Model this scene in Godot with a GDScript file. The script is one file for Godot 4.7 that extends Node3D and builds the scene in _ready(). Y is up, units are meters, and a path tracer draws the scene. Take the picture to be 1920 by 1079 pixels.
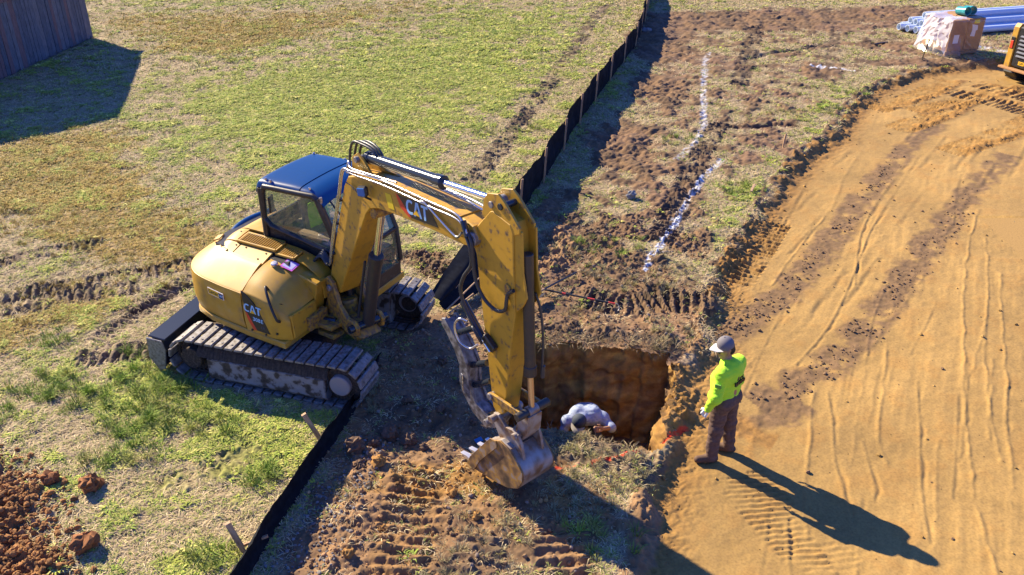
extends Node3D

# ---------------------------------------------------------------- mesh builder
class MB:
	var v := PackedVector3Array()
	var ix := PackedInt32Array()
	func tri(a: Vector3, b: Vector3, c: Vector3) -> void:
		var n := v.size()
		v.append(a); v.append(b); v.append(c)
		ix.append(n); ix.append(n + 1); ix.append(n + 2)
	func quad(a: Vector3, b: Vector3, c: Vector3, d: Vector3) -> void:
		tri(a, b, c); tri(a, c, d)
	# all faces turned so that they look away from the middle given
	func commit(angle := 35.0) -> ArrayMesh:
		var nt := ix.size() / 3
		var fn := PackedVector3Array(); fn.resize(nt)
		var at := {}
		for t in nt:
			var a := v[ix[3 * t]]; var b := v[ix[3 * t + 1]]; var c := v[ix[3 * t + 2]]
			fn[t] = (b - a).cross(c - a)
			for k in 3:
				var p: Vector3 = v[ix[3 * t + k]]
				var key := Vector3i((p * 4000.0).round())
				if at.has(key): at[key].append(t)
				else: at[key] = [t]
		var co := cos(deg_to_rad(angle))
		var ov := PackedVector3Array(); var on := PackedVector3Array()
		for t in nt:
			var n0 := fn[t].normalized()
			if n0 == Vector3.ZERO: continue
			for k in [0, 2, 1]:
				var p: Vector3 = v[ix[3 * t + k]]
				var s := Vector3.ZERO
				for u in at[Vector3i((p * 4000.0).round())]:
					if fn[u].normalized().dot(n0) > co: s += fn[u]
				if s == Vector3.ZERO: s = n0
				ov.append(p); on.append(s.normalized())
		var arr := []; arr.resize(Mesh.ARRAY_MAX)
		arr[Mesh.ARRAY_VERTEX] = ov; arr[Mesh.ARRAY_NORMAL] = on
		var m := ArrayMesh.new()
		m.add_surface_from_arrays(Mesh.PRIMITIVE_TRIANGLES, arr)
		return m
	func grid(g: Array, closed := false, flip := false) -> void:
		var r := g.size(); var c: int = g[0].size()
		for i in r - 1:
			for j in (c if closed else c - 1):
				var k := (j + 1) % c
				if flip: quad(g[i][j], g[i + 1][j], g[i + 1][k], g[i][k])
				else: quad(g[i][j], g[i][k], g[i + 1][k], g[i + 1][j])
	# box with chamfered edges; xf places its middle
	func box(size: Vector3, xf := Transform3D.IDENTITY, be := 0.008) -> MB:
		var h := size * 0.5
		be = min(be, min(h.x, min(h.y, h.z)) * 0.6)
		var p := func(sx: float, sy: float, sz: float, ax: int) -> Vector3:
			var q := Vector3(sx * h.x, sy * h.y, sz * h.z)
			if ax != 0: q.x -= sx * be
			if ax != 1: q.y -= sy * be
			if ax != 2: q.z -= sz * be
			return xf * q
		for s in [-1.0, 1.0]:
			face(p.call(s, -1, -1, 0), p.call(s, 1, -1, 0), p.call(s, 1, 1, 0), p.call(s, -1, 1, 0), xf.basis.x * s)
			face(p.call(-1, s, -1, 1), p.call(1, s, -1, 1), p.call(1, s, 1, 1), p.call(-1, s, 1, 1), xf.basis.y * s)
			face(p.call(-1, -1, s, 2), p.call(1, -1, s, 2), p.call(1, 1, s, 2), p.call(-1, 1, s, 2), xf.basis.z * s)
		for a in [-1.0, 1.0]:
			for b in [-1.0, 1.0]:
				face(p.call(a, b, -1, 0), p.call(a, b, 1, 0), p.call(a, b, 1, 1), p.call(a, b, -1, 1), xf.basis.x * a + xf.basis.y * b)
				face(p.call(a, -1, b, 0), p.call(a, 1, b, 0), p.call(a, 1, b, 2), p.call(a, -1, b, 2), xf.basis.x * a + xf.basis.z * b)
				face(p.call(-1, a, b, 1), p.call(1, a, b, 1), p.call(1, a, b, 2), p.call(-1, a, b, 2), xf.basis.y * a + xf.basis.z * b)
				for c in [-1.0, 1.0]:
					var x: Vector3 = p.call(a, b, c, 0); var y: Vector3 = p.call(a, b, c, 1); var z: Vector3 = p.call(a, b, c, 2)
					var o: Vector3 = xf.basis * Vector3(a, b, c)
					if (y - x).cross(z - x).dot(o) > 0: tri(x, y, z)
					else: tri(x, z, y)
		return self
	func face(a: Vector3, b: Vector3, c: Vector3, d: Vector3, out: Vector3) -> void:
		if (b - a).cross(c - a).dot(out) >= 0: quad(a, b, c, d)
		else: quad(a, d, c, b)
	# polygon in x,y pulled from z0 to z1, with chamfered rims
	func prism(poly: PackedVector2Array, z0: float, z1: float, xf := Transform3D.IDENTITY, be := 0.006) -> MB:
		poly = poly.duplicate()
		var ar := 0.0
		for i in poly.size():
			var q := poly[(i + 1) % poly.size()]
			ar += poly[i].x * q.y - q.x * poly[i].y
		if ar < 0: poly.reverse()
		var n := poly.size()
		var ins := PackedVector2Array()
		for i in n:
			var d0 := (poly[i] - poly[(i + n - 1) % n]).normalized()
			var d1 := (poly[(i + 1) % n] - poly[i]).normalized()
			var nn := Vector2(-d0.y - d1.y, d0.x + d1.x).normalized()
			var cc: float = max(0.35, nn.dot(Vector2(-d1.y, d1.x)))
			ins.append(poly[i] + nn * be / cc)
		var tr := Geometry2D.triangulate_polygon(ins)
		for t in tr.size() / 3:
			var a := ins[tr[3 * t]]; var b := ins[tr[3 * t + 1]]; var c := ins[tr[3 * t + 2]]
			if (b - a).cross(c - a) < 0:
				var s := b; b = c; c = s
			tri(xf * Vector3(a.x, a.y, z1), xf * Vector3(b.x, b.y, z1), xf * Vector3(c.x, c.y, z1))
			tri(xf * Vector3(a.x, a.y, z0), xf * Vector3(c.x, c.y, z0), xf * Vector3(b.x, b.y, z0))
		for i in n:
			var j := (i + 1) % n
			var a := poly[i]; var b := poly[j]; var c := ins[i]; var d := ins[j]
			quad(xf * Vector3(a.x, a.y, z0 + be), xf * Vector3(b.x, b.y, z0 + be), xf * Vector3(b.x, b.y, z1 - be), xf * Vector3(a.x, a.y, z1 - be))
			quad(xf * Vector3(a.x, a.y, z1 - be), xf * Vector3(b.x, b.y, z1 - be), xf * Vector3(d.x, d.y, z1), xf * Vector3(c.x, c.y, z1))
			quad(xf * Vector3(c.x, c.y, z0), xf * Vector3(d.x, d.y, z0), xf * Vector3(b.x, b.y, z0 + be), xf * Vector3(a.x, a.y, z0 + be))
		return self
	func tube(pts: Array, r: float, seg := 8, r2 := -1.0, caps := true) -> MB:
		var g := []
		var up := Vector3.UP
		for i in pts.size():
			var d: Vector3 = (pts[min(i + 1, pts.size() - 1)] - pts[max(i - 1, 0)]).normalized()
			if i == 0: up = Vector3.UP if absf(d.y) < 0.9 else Vector3.RIGHT
			var s := d.cross(up).normalized()
			up = s.cross(d).normalized()
			var rr := r if r2 < 0 else lerpf(r, r2, float(i) / (pts.size() - 1))
			var ring := []
			for k in seg:
				var a := TAU * k / seg
				ring.append(pts[i] + (s * cos(a) + up * sin(a)) * rr)
			g.append(ring)
		grid(g, true, true)
		if caps:
			for k in seg:
				tri(pts[0], g[0][k], g[0][(k + 1) % seg])
				var l := pts.size() - 1
				tri(pts[l], g[l][(k + 1) % seg], g[l][k])
		return self
	func cyl(a: Vector3, b: Vector3, r: float, seg := 16, ch := 0.0) -> MB:
		if ch <= 0.0: return tube([a, b], r, seg)
		var d := (b - a).normalized()
		return lathe([Vector2(0, 0), Vector2(r - ch, 0), Vector2(r, ch), Vector2(r, (b - a).length() - ch), Vector2(r - ch, (b - a).length()), Vector2(0, (b - a).length())], MB.along(a, d), seg)
	static func along(o: Vector3, d: Vector3) -> Transform3D:
		var u := Vector3.RIGHT if absf(d.x) < 0.9 else Vector3.FORWARD
		var x := u.cross(d).normalized()
		return Transform3D(Basis(x, d, x.cross(d)), o)
	# profile of (radius, height) turned round y
	func lathe(pr: Array, xf := Transform3D.IDENTITY, seg := 16) -> MB:
		for i in pr.size() - 1:
			for k in seg:
				var a0 := TAU * k / seg; var a1 := TAU * (k + 1) / seg
				var p0: Vector2 = pr[i]; var p1: Vector2 = pr[i + 1]
				var a := xf * Vector3(p0.x * cos(a0), p0.y, p0.x * sin(a0)); var b := xf * Vector3(p0.x * cos(a1), p0.y, p0.x * sin(a1))
				var c := xf * Vector3(p1.x * cos(a1), p1.y, p1.x * sin(a1)); var d := xf * Vector3(p1.x * cos(a0), p1.y, p1.x * sin(a0))
				if p0.x > 1e-6: tri(a, c, b)
				if p1.x > 1e-6: tri(a, d, c)
		return self
	# curved sheet through control points, given a thickness; rows run along the first index
	func shell(ctrl: Array, th: float, su := 5, sv := 5) -> MB:
		var g := MB.smooth_grid(ctrl, su, sv)
		var r := g.size(); var c: int = g[0].size()
		var inn := []
		for i in r:
			var row := []
			for j in c:
				var du: Vector3 = g[min(i + 1, r - 1)][j] - g[max(i - 1, 0)][j]
				var dv: Vector3 = g[i][min(j + 1, c - 1)] - g[i][max(j - 1, 0)]
				row.append(g[i][j] - dv.cross(du).normalized() * th)
			inn.append(row)
		grid(g); grid(inn, false, true)
		for i in r - 1:
			quad(g[i][0], g[i + 1][0], inn[i + 1][0], inn[i][0])
			quad(g[i + 1][c - 1], g[i][c - 1], inn[i][c - 1], inn[i + 1][c - 1])
		for j in c - 1:
			quad(g[0][j + 1], g[0][j], inn[0][j], inn[0][j + 1])
			quad(g[r - 1][j], g[r - 1][j + 1], inn[r - 1][j + 1], inn[r - 1][j])
		return self
	static func cr(a: Vector3, b: Vector3, c: Vector3, d: Vector3, t: float) -> Vector3:
		return 0.5 * ((2.0 * b) + (c - a) * t + (2.0 * a - 5.0 * b + 4.0 * c - d) * t * t + (3.0 * b - a - 3.0 * c + d) * t * t * t)
	static func curve(p: Array, sub := 6) -> Array:
		var out := []
		var n := p.size()
		for i in n - 1:
			var a: Vector3 = p[i - 1] if i > 0 else p[0] * 2.0 - p[1]
			var d: Vector3 = p[i + 2] if i + 2 < n else p[n - 1] * 2.0 - p[n - 2]
			for k in sub: out.append(cr(a, p[i], p[i + 1], d, float(k) / sub))
		out.append(p[n - 1])
		return out
	static func smooth_grid(ctrl: Array, su: int, sv: int) -> Array:
		var rows := []
		for r in ctrl: rows.append(curve(r, sv))
		var c: int = rows[0].size()
		var cols := []
		for j in c:
			var col := []
			for r in rows: col.append(r[j])
			cols.append(curve(col, su))
		var g := []
		for i in cols[0].size():
			var row := []
			for j in c: row.append(cols[j][i])
			g.append(row)
		return g

# ---------------------------------------------------------------- nodes
var used := {}
func numbered(n: String) -> String:
	if not used.has(n):
		used[n] = 0
		return n
	used[n] += 1
	return "%s_%03d" % [n, used[n]]

func part(called: String, mesh: Mesh, m: Material, parent: Node, xf := Transform3D.IDENTITY) -> MeshInstance3D:
	var o := MeshInstance3D.new()
	o.name = called
	o.mesh = mesh
	o.material_override = m
	o.transform = xf
	parent.add_child(o, true)
	return o

func thing(called: String, label: String, category: String, at := Vector3.ZERO, turn := 0.0, group := "") -> Node3D:
	var o := Node3D.new()
	o.name = numbered(called)
	add_child(o)
	o.position = at
	o.rotation.y = turn
	tag(o, label, category, group)
	return o

func tag(o: Node, label: String, category: String, group := "") -> Node:
	o.set_meta("label", label)
	o.set_meta("category", category)
	if group != "": o.set_meta("group", group)
	return o

func single(called: String, mesh: Mesh, m: Material, label: String, category: String, xf := Transform3D.IDENTITY, group := "") -> MeshInstance3D:
	var o := part(numbered(called), mesh, m, self, xf)
	tag(o, label, category, group)
	return o

func T(p: Vector3, deg := Vector3.ZERO) -> Transform3D:
	return Transform3D(Basis.from_euler(deg * PI / 180.0), p)

func V2(a: Array) -> PackedVector2Array:
	var p := PackedVector2Array()
	for i in a.size() / 2: p.append(Vector2(a[2 * i], a[2 * i + 1]))
	return p

# ---------------------------------------------------------------- materials
var M := {}
func lin(r: float, g: float, b: float) -> Color:
	return Color(r, g, b).linear_to_srgb()

func ramp_tex(size: int, freq: float, oct: int, sd: int, stops: Array) -> ImageTexture:
	var n := FastNoiseLite.new()
	n.seed = sd; n.frequency = freq; n.fractal_octaves = oct
	n.noise_type = FastNoiseLite.TYPE_SIMPLEX_SMOOTH
	var im := n.get_seamless_image(size, size)
	var lut := []
	for i in 256:
		var t := i / 255.0
		var c: Color = stops[0][1]
		for k in stops.size() - 1:
			if t >= stops[k][0]:
				c = (stops[k][1] as Color).lerp(stops[k + 1][1], clampf((t - stops[k][0]) / (stops[k + 1][0] - stops[k][0]), 0, 1))
		lut.append(c)
	var src := im.get_data()
	var out := PackedByteArray(); out.resize(size * size * 3)
	for i in size * size:
		var c: Color = lut[src[i]]
		out[3 * i] = int(c.r * 255.0); out[3 * i + 1] = int(c.g * 255.0); out[3 * i + 2] = int(c.b * 255.0)
	var o := Image.create_from_data(size, size, false, Image.FORMAT_RGB8, out)
	o.generate_mipmaps()
	return ImageTexture.create_from_image(o)

func plain(c: Color, rough := 0.6, metal := 0.0) -> StandardMaterial3D:
	var m := StandardMaterial3D.new()
	m.albedo_color = c
	m.roughness = rough
	m.metallic = metal
	m.cull_mode = BaseMaterial3D.CULL_DISABLED
	return m

func tri_mat(tex: ImageTexture, scale: float, rough := 0.6, metal := 0.0, world := false) -> StandardMaterial3D:
	var m := plain(Color.WHITE, rough, metal)
	m.albedo_texture = tex
	m.uv1_triplanar = true
	m.uv1_world_triplanar = world
	m.uv1_scale = Vector3.ONE * scale
	return m

func make_materials() -> void:
	var y0 := lin(0.52, 0.29, 0.022); var y1 := lin(0.46, 0.255, 0.024); var mud := lin(0.20, 0.12, 0.055); var dark := lin(0.05, 0.035, 0.02)
	M.yellow = tri_mat(ramp_tex(512, 0.012, 5, 3, [[0.0, lin(0.16, 0.10, 0.05)], [0.16, lin(0.34, 0.20, 0.06)], [0.34, y1], [0.6, y0], [0.85, lin(0.50, 0.31, 0.07)], [1.0, lin(0.46, 0.33, 0.14)]]), 0.55, 0.52)
	M.yellow_worn = tri_mat(ramp_tex(512, 0.012, 7, 9, [[0.0, dark], [0.14, mud], [0.3, y1], [0.6, y0], [1.0, lin(0.52, 0.28, 0.03)]]), 1.1, 0.45)
	M.yellow_dirty = tri_mat(ramp_tex(512, 0.02, 6, 5, [[0.0, dark], [0.38, mud], [0.55, lin(0.34, 0.19, 0.04)], [0.75, y1], [1.0, y0]]), 1.3, 0.6)
	for k in ["yellow", "yellow_worn"]:
		M[k].clearcoat_enabled = true; M[k].clearcoat = 0.18; M[k].clearcoat_roughness = 0.3
	M.roof = tri_mat(ramp_tex(256, 0.03, 5, 8, [[0.0, lin(0.006, 0.05, 0.15)], [0.5, lin(0.001, 0.045, 0.165)], [0.9, lin(0.002, 0.05, 0.17)], [1.0, lin(0.06, 0.12, 0.2)]]), 1.4, 0.3)  # glossy black panels; blue of the reflected sky is painted into the colour
	M.black = tri_mat(ramp_tex(256, 0.03, 4, 4, [[0.0, lin(0.012, 0.012, 0.013)], [0.6, lin(0.022, 0.022, 0.024)], [1.0, lin(0.06, 0.052, 0.045)]]), 1.5, 0.42)
	M.rubber = plain(lin(0.022, 0.023, 0.026), 0.45)
	M.hose = plain(lin(0.03, 0.034, 0.042), 0.38)
	M.steel = tri_mat(ramp_tex(256, 0.03, 5, 14, [[0.0, lin(0.10, 0.075, 0.055)], [0.4, lin(0.22, 0.21, 0.21)], [1.0, lin(0.34, 0.33, 0.33)]]), 2.0, 0.42, 0.35)
	M.shoe = tri_mat(ramp_tex(512, 0.025, 6, 21, [[0.0, lin(0.05, 0.036, 0.025)], [0.25, lin(0.13, 0.105, 0.085)], [0.45, lin(0.18, 0.165, 0.155)], [0.75, lin(0.26, 0.25, 0.245)], [1.0, lin(0.31, 0.30, 0.30)]]), 0.9, 0.55, 0.15, true)
	M.frame_mud = tri_mat(ramp_tex(512, 0.02, 6, 22, [[0.0, lin(0.03, 0.022, 0.016)], [0.35, lin(0.08, 0.058, 0.042)], [0.42, lin(0.16, 0.13, 0.11)], [0.52, lin(0.25, 0.225, 0.215)], [1.0, lin(0.30, 0.28, 0.27)]]), 0.5, 0.8)
	M.mud = tri_mat(ramp_tex(512, 0.03, 6, 23, [[0.0, lin(0.02, 0.014, 0.01)], [0.5, lin(0.055, 0.038, 0.026)], [1.0, lin(0.13, 0.09, 0.06)]]), 1.5, 0.95)
	M.chrome = plain(lin(0.75, 0.75, 0.76), 0.16, 1.0)
	M.barrel = plain(lin(0.045, 0.055, 0.07), 0.22, 0.55)
	M.barrel_dirty = tri_mat(ramp_tex(256, 0.03, 5, 31, [[0.0, lin(0.08, 0.055, 0.035)], [0.45, lin(0.05, 0.045, 0.04)], [1.0, lin(0.035, 0.038, 0.042)]]), 1.4, 0.45, 0.2)
	M.pipe = plain(lin(0.55, 0.55, 0.56), 0.25, 0.9)
	M.bucket = tri_mat(ramp_tex(512, 0.018, 6, 33, [[0.0, lin(0.16, 0.07, 0.02)], [0.3, lin(0.24, 0.15, 0.09)], [0.5, lin(0.30, 0.26, 0.235)], [0.75, lin(0.36, 0.34, 0.335)], [1.0, lin(0.30, 0.27, 0.25)]]), 0.5, 0.5, 0.2)
	M.bucket_side = tri_mat(ramp_tex(512, 0.02, 6, 37, [[0.0, lin(0.05, 0.035, 0.02)], [0.32, lin(0.15, 0.085, 0.035)], [0.5, lin(0.26, 0.15, 0.06)], [0.62, lin(0.38, 0.20, 0.03)], [0.70, lin(0.30, 0.21, 0.13)], [1.0, lin(0.36, 0.31, 0.27)]]), 0.42, 0.75)
	M.thumb = tri_mat(ramp_tex(512, 0.03, 6, 35, [[0.0, lin(0.05, 0.04, 0.035)], [0.4, lin(0.13, 0.12, 0.115)], [0.6, lin(0.22, 0.21, 0.205)], [0.85, lin(0.32, 0.31, 0.31)], [1.0, lin(0.4, 0.38, 0.36)]]), 0.6, 0.5, 0.25)
	M.tooth = plain(lin(0.62, 0.6, 0.58), 0.3, 0.6)
	M.decal = plain(lin(0.02, 0.02, 0.022), 0.4)
	M.red = plain(lin(0.62, 0.05, 0.02), 0.45)
	M.white = plain(lin(0.75, 0.76, 0.78), 0.45)
	M.cat_sky_tint = plain(lin(0.30, 0.56, 0.86), 0.45)  # white lettering with blue sky reflection mixed into its colour
	M.cat_yellow = plain(lin(0.80, 0.47, 0.02), 0.45)
	M.glass = plain(Color(0.34, 0.50, 0.44, 0.2), 0.02)
	M.glass.transparency = BaseMaterial3D.TRANSPARENCY_ALPHA
	M.seat = plain(lin(0.05, 0.07, 0.085), 0.85)
	M.trim = plain(lin(0.33, 0.25, 0.14), 0.7)
	M.hivis = plain(lin(0.42, 0.82, 0.03), 0.8)
	M.lens = plain(lin(0.04, 0.16, 0.42), 0.1)
	M.wood = tri_mat(ramp_tex(256, 0.02, 5, 41, [[0.0, lin(0.26, 0.15, 0.075)], [0.5, lin(0.42, 0.27, 0.15)], [1.0, lin(0.5, 0.34, 0.2)]]), 3.0, 0.85)
	M.wood.uv1_scale = Vector3(6, 0.8, 6)
	M.card = tri_mat(ramp_tex(256, 0.02, 5, 43, [[0.0, lin(0.36, 0.185, 0.07)], [1.0, lin(0.43, 0.235, 0.10)]]), 1.2, 0.85)
	M.fabric = tri_mat(ramp_tex(512, 0.012, 6, 45, [[0.0, lin(0.005, 0.006, 0.009)], [0.45, lin(0.009, 0.011, 0.016)], [0.8, lin(0.015, 0.018, 0.024)], [1.0, lin(0.04, 0.04, 0.04)]]), 1.2, 0.85)
	M.fabric.metallic_specular = 0.25

func _ready() -> void:
	# ---- camera
	var cam := Camera3D.new()
	cam.name = "camera"
	add_child(cam)
	cam.position = Vector3(0, 7.1, 0)
	cam.rotation_degrees = Vector3(-29.0, 0, 0)
	cam.fov = 36.0
	cam.near = 0.1
	cam.far = 900.0
	cam.current = true
	# ---- sky and exposure
	var sm := ProceduralSkyMaterial.new()
	sm.sky_top_color = Color(0.20, 0.35, 0.71)
	sm.sky_horizon_color = Color(0.52, 0.66, 0.88)
	sm.sky_curve = 0.12
	sm.ground_horizon_color = Color(0.34, 0.40, 0.42)
	sm.ground_bottom_color = Color(0.22, 0.19, 0.14)
	sm.sun_angle_max = 1.0
	var sky := Sky.new()
	sky.sky_material = sm
	var env := Environment.new()
	env.background_mode = Environment.BG_SKY
	env.sky = sky
	env.background_energy_multiplier = 0.78
	env.tonemap_mode = Environment.TONE_MAPPER_LINEAR
	env.tonemap_exposure = 2.45
	env.sdfgi_enabled = true
	env.ssao_enabled = true
	env.ssil_enabled = true
	var we := WorldEnvironment.new()
	we.name = "world_environment"
	we.environment = env
	add_child(we)
	# ---- sun: behind and left, about 32 degrees up
	var sun := DirectionalLight3D.new()
	sun.name = "sun"
	add_child(sun)
	var sd := Vector3(0.749, -0.625, 0.663).normalized()
	sun.look_at_from_position(Vector3.ZERO, sd, Vector3.UP)
	sun.light_energy = 1.6
	sun.light_color = Color(1.0, 0.93, 0.80)
	sun.light_angular_distance = 0.5
	sun.shadow_enabled = true

	var t0 := Time.get_ticks_msec()
	make_materials()
	build_ground()
	print("ground ", Time.get_ticks_msec() - t0)
	build_barn()
	build_fences()
	build_excavator()
	print("excavator ", Time.get_ticks_msec() - t0)
	build_materials_yard()
	build_loader()
	build_people()
	print("people ", Time.get_ticks_msec() - t0)
	build_small_things()
	build_vegetation()
	print("all ", Time.get_ticks_msec() - t0)

# ---------------------------------------------------------------- ground
const FX0 := -32.0
const FZ0 := -50.0
const FC := 0.2
const FNX := 320
const FNZ := 235
var f_pad := PackedFloat32Array()      # signed distance to the graded dirt, inside positive
var f_soil := PackedFloat32Array()     # bare broken soil
var f_green := PackedFloat32Array()
var f_gold := PackedFloat32Array()
var f_heap := PackedFloat32Array()
var n_big := FastNoiseLite.new()
var n_mid := FastNoiseLite.new()
var n_fine := FastNoiseLite.new()
var n_clod := FastNoiseLite.new()
var n_tiny := FastNoiseLite.new()
var pad_poly := V2([1.04, -6.0, 1.32, -7.22, 1.52, -7.82, 1.71, -8.29, 1.86, -8.69, 2.17, -9.57, 2.35, -10.46, 2.91, -11.01, 2.87, -11.62, 3.38, -12.71, 3.42, -13.36, 4.03, -14.5, 4.81, -15.93, 5.48, -17.3, 6.54, -19.04, 7.72, -20.5, 8.81, -22.6, 10.21, -24.56, 12.13, -26.2, 13.19, -26.7, 14.79, -27.2, 17.0, -27.4, 28.0, -27.8, 28.0, -2.0, 1.0, -2.0])
var pit_poly := V2([-0.10, -11.15, 0.32, -11.14, 1.1, -11.04, 1.88, -10.94, 2.30, -10.76, 2.18, -10.06, 1.93, -9.11, 1.73, -8.62, 1.47, -8.71, 1.15, -8.88, 0.68, -9.03, 0.34, -9.11, -0.05, -9.15, -0.12, -10.2])
var soil_poly := V2([-2.75, -6.0, -2.45, -7.7, -2.15, -9.0, -1.95, -10.2, -1.9, -11.5, -1.2, -11.9, 0.0, -13.1, 0.15, -14.5, 1.3, -14.7, 2.2, -13.9, 3.4, -12.8, 2.95, -11.0, 2.3, -10.7, 1.8, -8.7, 1.3, -7.2, 1.0, -6.0])
var heap_poly := V2([-7.6, -8.9, -6.6, -8.4, -6.1, -8.2, -5.7, -7.95, -5.4, -7.5, -5.0, -7.0, -4.75, -6.5, -4.6, -5.8, -7.6, -5.8])
var strip_poly := V2([0.0, -15.2, 1.0, -18.3, 2.3, -22.5, 4.3, -29.5, 5.0, -34.0, 24.0, -34.0, 24.0, -29.8, 12.0, -27.0, 9.3, -24.0, 6.3, -19.4, 3.5, -13.6, 2.2, -13.9, 1.3, -14.7])

func sdist(p: Vector2, poly: PackedVector2Array) -> float:
	var n := poly.size()
	var d := 1e9
	var inside := false
	var j := n - 1
	for i in n:
		var a := poly[i]; var b := poly[j]
		var e := b - a
		var w := p - a
		var t := clampf(w.dot(e) / e.length_squared(), 0.0, 1.0)
		d = minf(d, (w - e * t).length_squared())
		if (a.y > p.y) != (b.y > p.y):
			if p.x < (b.x - a.x) * (p.y - a.y) / (b.y - a.y) + a.x: inside = not inside
		j = i
	d = sqrt(d)
	return d if inside else -d

func fsample(f: PackedFloat32Array, x: float, z: float) -> float:
	var u := (x - FX0) / FC
	var w := (z - FZ0) / FC
	var i := clampi(int(u), 0, FNX - 2)
	var j := clampi(int(w), 0, FNZ - 2)
	u = clampf(u - i, 0.0, 1.0); w = clampf(w - j, 0.0, 1.0)
	var k := j * FNX + i
	return (f[k] * (1.0 - u) + f[k + 1] * u) * (1.0 - w) + (f[k + FNX] * (1.0 - u) + f[k + FNX + 1] * u) * w

func blob(x: float, z: float, list: Array) -> float:
	var s := 0.0
	for b in list:
		var dx: float = (x - b[0]) / b[2]
		var dz: float = (z - b[1]) / b[3]
		var q := dx * dx + dz * dz
		if q < 4.0: s += b[4] * exp(-q * 1.4)
	return s

func make_fields() -> void:
	for n in [[n_big, 0.35, 3, 1], [n_mid, 1.3, 4, 2], [n_fine, 5.0, 3, 3], [n_clod, 7.0, 3, 4], [n_tiny, 16.0, 2, 6]]:
		n[0].frequency = n[1]; n[0].fractal_octaves = n[2]; n[0].seed = n[3]
		n[0].noise_type = FastNoiseLite.TYPE_SIMPLEX_SMOOTH
	var greens := [[-3.6, -24.5, 4.5, 5.0, 1.0], [-1.2, -28.0, 4.0, 4.5, 0.95], [-6.0, -21.5, 2.6, 3.0, 0.9], [-3.4, -18.0, 1.8, 3.0, 0.9], [-0.2, -33.0, 3.5, 3.0, 0.8], [-7.5, -24.0, 2.5, 2.0, 0.55], [-1.5, -14.6, 0.9, 1.8, 0.75],
		[-5.2, -9.9, 0.7, 0.8, 0.9], [-6.6, -10.2, 0.6, 0.6, 0.75], [-4.3, -9.6, 0.7, 0.9, 0.8], [-3.3, -9.0, 0.9, 0.8, 1.0], [-3.0, -8.2, 0.7, 0.7, 0.8], [-4.0, -8.6, 0.5, 0.4, 0.6], [-3.2, -6.9, 0.6, 0.6, 0.6], [-12.0, -37.0, 4.0, 2.0, 0.7],
		[6.8, -29.6, 1.2, 1.2, 0.6], [9.6, -24.6, 1.5, 1.2, 0.5], [4.0, -16.0, 0.6, 0.9, 0.55], [2.0, -14.6, 0.5, 0.5, 0.5], [11.0, -31.0, 1.6, 1.0, 0.5], [4.8, -17.0, 0.5, 0.5, 0.9], [7.2, -22.0, 1.2, 1.0, 0.4], [1.5, -16.5, 1.0, 1.2, 0.4], [3.0, -15.0, 1.0, 1.4, 0.3], [6.0, -24.0, 1.6, 2.4, 0.25], [9.0, -28.5, 2.0, 2.2, 0.35], [5.0, -19.0, 1.0, 1.4, 0.3], [-0.7, -16.3, 0.8, 1.6, 0.6]]
	var golds := [[-10.5, -19.0, 2.6, 3.0, 0.9], [-7.0, -14.9, 1.8, 1.4, 1.0], [-9.0, -16.5, 2.0, 1.6, 0.9], [-6.8, -12.2, 1.3, 0.9, 0.8], [-7.8, -11.2, 1.0, 0.8, 0.8], [-5.6, -14.0, 1.0, 1.0, 0.7], [-9.5, -30.0, 3.0, 3.6, 0.9], [-6.0, -33.0, 4.0, 2.6, 0.6], [-13.0, -33.0, 3.0, 3.0, 0.6], [-3.0, -36.0, 4.0, 2.0, 0.4]]
	var soils := [[4.2, -24.2, 0.9, 1.6, 0.5], [4.6, -29.5, 1.4, 2.2, 0.8], [8.0, -33.0, 4.0, 1.6, 0.9], [14.0, -34.5, 6.0, 1.4, 0.8], [2.6, -19.5, 0.9, 2.2, 0.5], [0.9, -16.8, 0.4, 1.0, 0.3], [1.6, -15.0, 0.7, 0.6, 0.5], [5.6, -21.2, 1.0, 0.5, 0.3], [-1.6, -13.9, 0.8, 0.45, 1.0], [-1.2, -13.3, 0.6, 0.4, 0.9], [13.2, -26.9, 2.4, 0.6, 0.9], [9.0, -26.0, 0.6, 0.6, 0.5], [12.0, -29.4, 1.2, 0.35, 0.7], [-5.0, -10.95, 0.5, 0.25, 0.9], [3.2, -14.2, 0.5, 0.8, 0.4], [6.4, -19.2, 0.5, 0.8, 0.5], [2.1, -9.6, 0.35, 1.1, 1.0], [1.0, -8.2, 0.75, 0.55, -0.62], [0.25, -7.0, 0.5, 0.7, -0.5], [1.0, -6.8, 0.4, 0.6, -0.45], [-0.5, -7.9, 0.3, 0.3, -0.3]]
	for j in FNZ:
		for i in FNX:
			var p := Vector2(FX0 + i * FC, FZ0 + j * FC)
			f_pad.append(sdist(p, pad_poly) if p.x > -2.0 else -3.0)
			f_green.append(blob(p.x, p.y, greens))
			f_gold.append(blob(p.x, p.y, golds))
			var s := blob(p.x, p.y, soils)
			if p.x > -4.0 and p.x < 5.0 and p.y > -17.0:
				s += clampf(0.5 + sdist(p, soil_poly) / 0.9, 0.0, 1.0)
			if p.x > -1.0 and p.y < -13.0:
				s += 0.50 * clampf(0.5 + sdist(p, strip_poly) / 1.2, 0.0, 1.0)
			f_soil.append(s)
			f_heap.append(sdist(p, heap_poly) if p.x < -2.5 and p.y > -12.0 else -3.0)

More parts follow.
